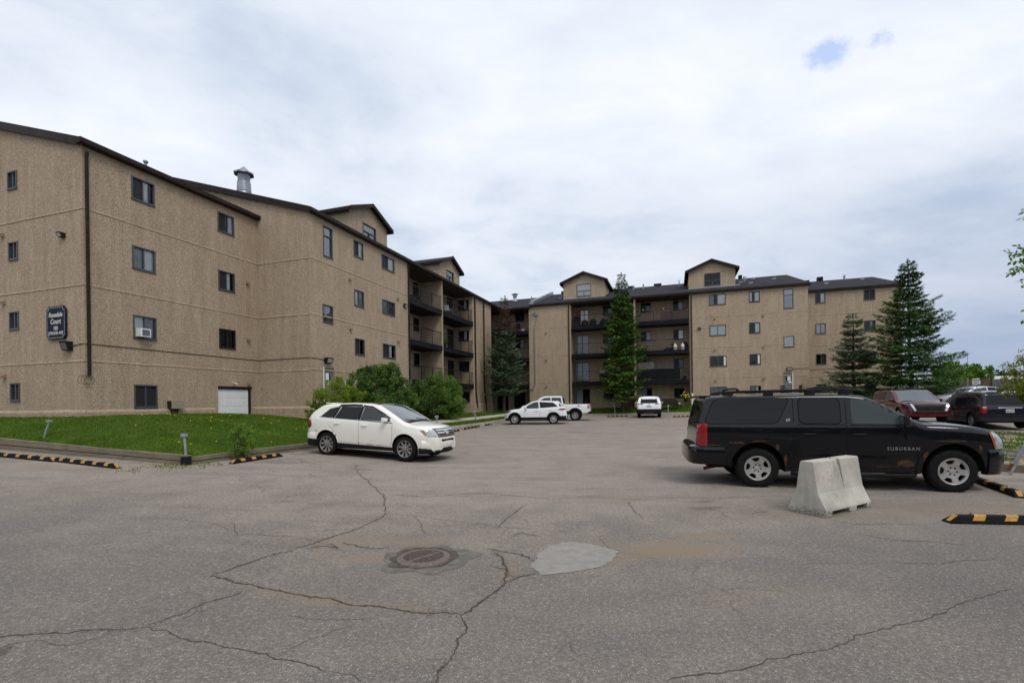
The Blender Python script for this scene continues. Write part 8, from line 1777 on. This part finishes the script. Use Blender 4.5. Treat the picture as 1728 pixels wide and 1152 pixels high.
mb.hexa([Vector(q) for q in ((-6.4, -0.4, 2.1), (34.4, -0.4, 2.1), (34.4, 9.4, 2.1), (-6.4, 9.4, 2.1), (-6.4, 3, 3.3), (34.4, 3, 3.3), (34.4, 6, 3.3), (-6.4, 6, 3.3))]); M['palroof'] = plain('pale_roof', (0.48, 0.45, 0.45), 0.6, 0, 0.1, 0.5); mb.build('roof', M['palroof'], o)
for x in (2, 8, 14, 20, 26): mb = MB(); mb.box((x, -0.03, 0.5), (x + 1.4, 0.01, 1.5)); mb.build('window', M['bglass'], o)
g = at(1632.5, 594, 160); o = thing('radio_mast', 'slender grey lattice mast above the trees on the right', 'mast', (g.x, g.y, 2)); mb = MB(); T_ = g.z - 2
for a in (0, 2.09, 4.19): mb.tube([(0.35 * math.cos(a), 0.35 * math.sin(a), 0), (0.30 * math.cos(a), 0.30 * math.sin(a), T_ * 0.72)], 0.07, 5)
for k in range(14):
    z0, z1 = T_ * 0.72 * k / 14, T_ * 0.72 * (k + 1) / 14
    for a in (0, 2.09, 4.19): mb.tube([(0.34 * math.cos(a), 0.34 * math.sin(a), z0), (0.33 * math.cos(a + 2.09), 0.33 * math.sin(a + 2.09), z1)], 0.045, 4)
mb.build('lattice', M['galv'], o); mb = MB(); mb.tube([(0, 0, T_ * 0.70), (0, 0, T_)], 0.08, 6); mb.build('aerial', M['galv'], o)
# utility mast hidden in the trees
# ================================================================== bench and things on the far lawn
M['wicker'] = plain('dark_wicker', (0.030, 0.024, 0.020), 0.7, 0, 0.5, 40, 0, 0.5)
def lawn_at(px, Y, F=flz): g = at(px, 680, Y); return Vector((g.x, g.y, F(g.x, g.y)))
p = lawn_at(1128.5, 43.1); o = thing('wicker_bench', 'dark brown wicker garden bench against the wall under the balconies', 'bench', p, math.atan2(U2.y, U2.x))
mb = MB(); mb.box((-0.68, -0.3, 0.36), (0.68, 0.25, 0.44)); mb.build('seat', M['wicker'], o)
mb = MB(); n = 24
for k in range(n):
    x0, x1 = -0.72 + 1.44 * k / n, -0.72 + 1.44 * (k + 1) / n; h0, h1 = [0.80 + 0.16 * math.sqrt(max(0, 1 - (abs(x) / 0.74) ** 3)) for x in (x0, x1)]
    mb.hexa([Vector(q) for q in ((x0, 0.24, 0.40), (x1, 0.24, 0.40), (x1, 0.29, 0.40), (x0, 0.29, 0.40), (x0, 0.32, h0 - 0.04), (x1, 0.32, h1 - 0.04), (x1, 0.36, h1 - 0.04), (x0, 0.36, h0 - 0.04))])
mb.tube([(-0.72 + 1.44 * k / 16, 0.34, 0.80 + 0.16 * math.sqrt(max(0, 1 - (abs(-0.72 + 1.44 * k / 16) / 0.74) ** 3))) for k in range(17)], 0.03, 8); mb.build('backrest', M['wicker'], o)
for sg in (-1, 1):
    mb = MB(); mb.tube([(sg * 0.72, -0.3, 0.3), (sg * 0.74, -0.3, 0.62), (sg * 0.76, 0.0, 0.66), (sg * 0.73, 0.33, 0.74)], 0.04, 8); mb.build('armrest', M['wicker'], o)
    for y in (-0.28, 0.27): mb = MB(); mb.box((sg * 0.70 - 0.03, y - 0.03, -0.02), (sg * 0.70 + 0.03, y + 0.03, 0.38)); mb.build('leg', M['wicker'], o)
p = lawn_at(1144.5, 43.0); o = thing('side_table', 'small dark table beside the wicker bench', 'table', p); mb = MB(); mb.lathe([(0, 0.40), (0.25, 0.40), (0.26, 0.43), (0, 0.44)], 16); mb.build('table_top', M['blackp'], o)
for k in range(3): a = k * 2.09; mb = MB(); mb.tube([(0.2 * math.cos(a), 0.2 * math.sin(a), 0.41), (0.24 * math.cos(a), 0.24 * math.sin(a), -0.02)], 0.018, 6); mb.build('leg', M['blackp'], o)
def mound(name, label, cat, p, r_, h, mat, seed, F=8, group=None):
    rr = random.Random(seed); mb = MB(); n = 12; prof = [(1, 0), (1.02, 0.35), (0.85, 0.7), (0.5, 0.93)]
    for f, z in prof:
        for j in range(n): t = j * 6.283 / n; w = r_ * f * rr.uniform(0.85, 1.15); mb.v.append((w * math.cos(t), w * math.sin(t), z * h * rr.uniform(0.92, 1.05)))
    mb.v.append((0, 0, h))
    for i in range(3):
        for j in range(n): mb.f.append((i * n + j, i * n + (j + 1) % n, (i + 1) * n + (j + 1) % n, (i + 1) * n + j)); mb.m.append(0)
    for j in range(n): mb.f.append((3 * n + j, 3 * n + (j + 1) % n, 4 * n)); mb.m.append(0)
    o = mb.build(name, mat, None, True, 60); o.location = p; return tag(o, label, cat, group)
p = lawn_at(1146, 42.98) + Vector((0, 0, 0.44)); mound('table_ornament', 'small pale ornament on the dark side table', 'ornament', p, 0.12, 0.16, M['stone'], 3)
# flower stand
p = lawn_at(1157.5, 43.2); o = thing('plant_stand', 'dark wire plant stand with yellow flowers by the white downpipe foot', 'plant stand', p)
for k in range(4): a = k * 1.57 + 0.4; mb = MB(); mb.tube([(0.16 * math.cos(a), 0.16 * math.sin(a), -0.02), (0.13 * math.cos(a), 0.13 * math.sin(a), 0.62)], 0.015, 5); mb.build('leg', M['rail'], o)
mb = MB(); mb.lathe([(0, 0.5), (0.13, 0.5), (0.19, 0.78), (0, 0.76)], 14); mb.build('pot', M['blackp'], o)
r_ = random.Random(9); lm = LM(); crown(lm, Vector((0, 0, 0.95)), (0.28, 0.26, 0.22), 260, r_, 0.11, 0.05, 24, 0.4); lm.build('foliage', M['green'], o); mb = MB()
for k in range(14): q = Vector((r_.gauss(0, 0.2), r_.gauss(0, 0.15), 1.05 + r_.gauss(0, 0.12))); mb.lathe([(0, 0.03), (0.06, 0.02), (0, -0.02)], 8, Matrix.Translation(q) @ Matrix.Rotation(R(50), 4, 'X'))
mb.build('flowers', M['petal'], o)

# ================================================================== things on the balconies
def chair(F, t, z, d, rot, label, mat='blackp', group='chairs on the balconies'):
    p = F.P(t, z, d); o = thing('patio_chair', label, 'chair', p, math.atan2(F.u.y, F.u.x) + rot, group); m_ = M[mat]
    mb = MB(); mb.box((-0.25, -0.25, 0.38), (0.25, 0.25, 0.43)); mb.build('seat', m_, o); mb = MB(); mb.hexa([Vector(q) for q in ((-0.24, 0.22, 0.42), (0.24, 0.22, 0.42), (0.24, 0.26, 0.42), (-0.24, 0.26, 0.42), (-0.23, 0.36, 0.95), (0.23, 0.36, 0.95), (0.23, 0.40, 0.95), (-0.23, 0.40, 0.95))]); mb.build('backrest', m_, o)
    for sx in (-1, 1):
        mb = MB(); mb.tube([(sx * 0.27, -0.24, 0.62), (sx * 0.27, 0.28, 0.64)], 0.02, 6); mb.build('armrest', m_, o)
        for sy in (-1, 1): mb = MB(); mb.tube([(sx * 0.25, sy * 0.23, 0), (sx * 0.27, sy * 0.24, 0.62 if sy < 0 else 0.42)], 0.018, 6); mb.build('leg', m_, o)
    return o
chair(f2, 19.3, 8.85, -0.75, R(-60), 'black folding chair on the top left-hand balcony of the left wing'); mound('bagged_goods', 'dark heap behind the railing of the top left-hand balcony', 'heap', f2.P(18.3, 8.85, -0.6), 0.4, 0.5, M['blackp'], 7)
chair(f2, 24.2, 8.85, -0.6, R(-40), 'white-framed chair on the top right-hand balcony of the left wing', 'curtain2'); chair(f2, 23.2, 6.12, -0.7, R(20), 'dark chair on the second balcony of the left wing')
def heap_plants(F, t, z, d, lb, seed, r0=0.3, mat='green'):
    o = thing('potted_plant', lb, 'plant', F.P(t, z, d)); mb = MB(); mb.lathe([(0, 0), (0.13, 0), (0.18, 0.28), (0, 0.26)], 14); mb.build('pot', M['blackp'], o); lm = LM(); crown(lm, Vector((0, 0, 0.28 + r0)), (r0, r0, r0), 300, random.Random(seed), 0.10, 0.05, 20, 0.4); lm.build('foliage', M[mat], o)
heap_plants(f2, 22.9, 6.12, -0.35, 'potted plant beside the dark chair on the second balcony', 4)
# corner balconies
chair(f3, 4.75, 8.95, -0.7, R(10), 'dark high-backed chair on the top corner balcony'); mound('storage_bag', 'pale bag beside the chair on the top corner balcony', 'bag', f3.P(5.35, 8.95, -0.5), 0.26, 0.3, M['stone'], 8)
o = thing('bicycle', 'bicycle standing behind the railing of the third corner balcony', 'bicycle', f3.P(4.5, 6.2, -0.6), math.atan2(U2.y, U2.x))
for x in (-0.5, 0.5): mb = MB(); T = Matrix.Translation((x, 0, 0.34)) @ Matrix.Rotation(R(90), 4, 'X'); mb.lathe([(0.33, -0.015), (0.35, 0), (0.33, 0.015), (0.31, 0)], 28, T, None, True); w_ = mb.build('wheel', M['black'], o, True)
mb = MB()
for a, b in (((-0.5, 0.34), (-0.15, 0.8)), ((-0.5, 0.34), (-0.05, 0.3)), ((-0.15, 0.8), (-0.05, 0.3)), ((-0.15, 0.78), (0.35, 0.8)), ((-0.05, 0.3), (0.35, 0.78)), ((0.35, 0.9), (0.5, 0.34)), ((-0.15, 0.8), (-0.17, 0.92))): mb.tube([(a[0], 0, a[1]), (b[0], 0, b[1])], 0.018, 6)
mb.build('frame', M['curtain2'], o); mb = MB(); mb.tube([(0.3, -0.25, 0.95), (0.35, 0, 0.9), (0.3, 0.25, 0.95)], 0.014, 6); mb.build('handlebar', M['black'], o); mb = MB(); mb.box((-0.28, -0.06, 0.92), (-0.05, 0.06, 0.96)); mb.build('saddle', M['black'], o)
# far wing, top left balcony: covered grill, chairs, bags and an orange towel
z = 9.13
o = thing('covered_grill', 'barbecue under a black cover at the left end of the far top balcony', 'grill', f3.P(10.95, z, -0.5), math.atan2(U2.y, U2.x)); mb = MB(); mb.box((-0.32, -0.25, 0.0), (0.32, 0.25, 0.75)); mb.build('cover', M['blackp'], o); mb = MB(); mb.lathe([(0.36, 0.75), (0.37, 0.85), (0.27, 1.0), (0, 1.06)], 14); mb.build('lid', M['blackp'], o, True)
for k, (t, h_, r0) in enumerate(((11.75, 0.62, 0.36), (12.55, 0.66, 0.34), (13.6, 0.62, 0.42), (14.25, 0.35, 0.3))): mound('covered_furniture', ['low black covered heap next to the covered barbecue', 'black covered heap in front of the patio door glass', 'wide black covered heap in the middle of the far top balcony', 'flat black heap left of the two far chairs'][k], 'heap', f3.P(t, z, -0.5), r0, h_, M['blackp'], 30 + k)
chair(f3, 14.85, z, -0.5, R(0), 'black chair with square back on the far top balcony, left of the spruce'); chair(f3, 15.6, z, -0.5, R(0), 'black chair partly behind the top of the tall spruce')
M['orange'] = plain('orange_cloth', (0.32, 0.12, 0.03), 0.9); mb = MB(); fbox(mb, f3, 10.62, 11.02, 9.5, 10.85, -RD + 0.02, -RD + 0.06); o = mb.build('orange_curtain', M['orange']); tag(o, 'orange cloth hanging left of the far top patio door', 'cloth')
# red grill and a wooden rack on the lower left balcony
z = 3.66; M['redm'] = plain('red_enamel', (0.19, 0.012, 0.014), 0.35, 0, 0.2, 8, 0.5); o = thing('red_grill', 'dark red barbecue with black side shelves on the lowest far balcony', 'grill', f3.P(13.5, z, -0.45), math.atan2(U2.y, U2.x))
mb = MB(); mb.box((-0.42, -0.25, 0.72), (0.42, 0.25, 0.86)); mb.hexa([Vector(q) for q in ((-0.42, -0.25, 0.87), (0.42, -0.25, 0.87), (0.42, 0.25, 0.87), (-0.42, 0.25, 0.87), (-0.40, -0.14, 1.12), (0.40, -0.14, 1.12), (0.40, 0.2, 1.12), (-0.40, 0.2, 1.12))]); mb.build('lid', M['redm'], o)
mb = MB(); mb.box((-0.4, -0.24, 0.05), (0.4, 0.24, 0.71)); mb.build('cabinet', M['blackp'], o)
for sx in (-1, 1): mb = MB(); mb.box((sx * 0.43 if sx > 0 else -0.75, -0.24, 0.80), (0.75 if sx > 0 else -0.43, 0.24, 0.84)); mb.build('side_shelf', M['blackp'], o)
mb = MB(); mb.tube([(-0.3, -0.27, 0.93), (0.3, -0.27, 0.93)], 0.015, 6); mb.build('handle', M['chrome'], o)
M['pine'] = plain('pale_wood', (0.30, 0.17, 0.07), 0.7); o = thing('wooden_stand', 'small folding wooden stand left of the red barbecue', 'stand', f3.P(11.15, z, -0.4), math.atan2(U2.y, U2.x))
for sx in (-1, 1): mb = MB(); mb.tube([(sx * 0.2, 0, 0), (-sx * 0.06, 0, 0.62)], 0.022, 6); mb.build('leg', M['pine'], o)
mb = MB(); mb.box((-0.16, -0.12, 0.28), (0.16, 0.12, 0.31)); mb.box((-0.14, -0.1, 0.60), (0.14, 0.1, 0.63)); mb.build('shelf', M['pine'], o)
# right-hand far balconies
o = thing('privacy_panel', 'dark reed screen tied behind the railing of the far top right balcony', 'screen', f3.P(19.8, 9.22, -0.09), math.atan2(U2.y, U2.x)); mb = MB(); mb.box((-0.95, -0.012, 0), (1.45, 0.012, 0.72)); M['reed'] = plain('brown_reed', (0.085, 0.062, 0.05), 0.9, 0, 0.3, 20); mb.build('mesh', M['reed'], o)
M['darkscreen'] = plain('black_screen_cloth', (0.012, 0.013, 0.015), 0.8, 0, 0.3, 3); o = thing('privacy_panel', 'black screen cloth hung all along the lowest far balcony railing', 'screen', f3.P(16.75, 3.68, -0.012), math.atan2(U2.y, U2.x)); mb = MB(); mb.box((0, -0.012, 0.0), (3.75, 0.008, 0.97)); mb.build('mesh', M['darkscreen'], o)
o = thing('lattice_panel', 'grey weathered board panel standing on the lowest far balcony behind the spruce', 'panel', f3.P(16.75, 4.65, -0.10), math.atan2(U2.y, U2.x))
for k in range(9): mb = mb if k else MB(); mb.box((k * 0.16, -0.01, -0.9), (k * 0.16 + 0.15, 0.012, 0.66))
mb.build('boards', M['fencegrey'], o)
z = 6.37
for k, (t, r0, h_, mt, nm, lb) in enumerate(((19.45, 0.3, 0.3, 'blackp', 'storage_bag', 'low black bag left of the yellow-labelled bottles'), (20.95, 0.32, 0.78, 'blackp', 'storage_bag', 'tall black bag behind the yellow-labelled bottles'))): mound(nm, lb, 'bag', f3.P(t, z, -0.6), r0, h_, M[mt], 40 + k)
for k, t in enumerate((20.1, 20.75)):
    o = thing('water_bottle', ['big white bottle with yellow label, left of the pair on the far balcony', 'big white bottle with yellow label, right of the pair at the balcony end'][k], 'bottle', f3.P(t, z, -0.25), 0, 'bottles on the far balcony'); mb = MB(); mb.lathe([(0, 0), (0.15, 0), (0.16, 0.3), (0.15, 0.42), (0.06, 0.56), (0.05, 0.62), (0, 0.63)], 16); mb.build('body', M['curtain'], o, True); mb = MB(); mb.lathe([(0.163, 0.08), (0.163, 0.24)], 16); mb.build('label', M['yellow'], o)
heap_plants(f3, 19.9, z, -0.55, 'bright green potted plant behind the bottles on the far balcony', 5, 0.22, 'pale')
o = thing('shelf_rack', 'pale wire rack in the middle of the second far balcony', 'rack', f3.P(18.1, z, -0.6), math.atan2(U2.y, U2.x)); mb = MB()
for x in (-0.17, 0.17): mb.tube([(x, 0, 0), (x, 0, 0.85)], 0.016, 6)
for zz in (0.1, 0.35, 0.6, 0.83): mb.box((-0.2, -0.12, zz), (0.2, 0.12, zz + 0.02))
mb.build('frame', M['signgrey'], o)
for k, (t, zz) in enumerate(((18.35, 5.3), (19.1, 5.38))):
    mb = MB()
    for j in range(6): a = j * 1.047 + k; mb.obox((0.03 * math.cos(a), -0.01, 0.03 * math.sin(a)), (0.20 * math.cos(a), 0, 0.20 * math.sin(a)), (0, 0.012, 0), (-0.05 * math.sin(a), 0, 0.05 * math.cos(a)))
    o = mb.build('wall_ornament', M['signgrey']); fix_normals(o); o.location = f3b.P(t, zz, 0.03); o.rotation_euler = (0, 0, math.atan2(U2.y, U2.x)); tag(o, ['metal star ornament on the lower far balcony wall, left one', 'metal star ornament on the lower far balcony wall, right one, nearer the window'][k], 'ornament', 'wall ornaments on the lower far balcony')
heap_plants(f3, 20.9, 3.66, -0.3, 'dark potted plant in the gap at the right end of the lowest far balcony', 6, 0.35, 'lilac')
# lights clipped to the top rail
for k, t in enumerate((17.3, 19.1)):
    mb = MB(); mb.lathe([(0, 0.05), (0.05, 0.03), (0.06, 0), (0, -0.03)], 10); o = mb.build('rail_light', M['white']); o.location = f3.P(t, 10.20, -0.03); tag(o, ['small white light on the far top balcony rail, nearer the divider', 'small white light on the far top balcony rail, right of the other'][k], 'light', 'small lights on the balcony rail')
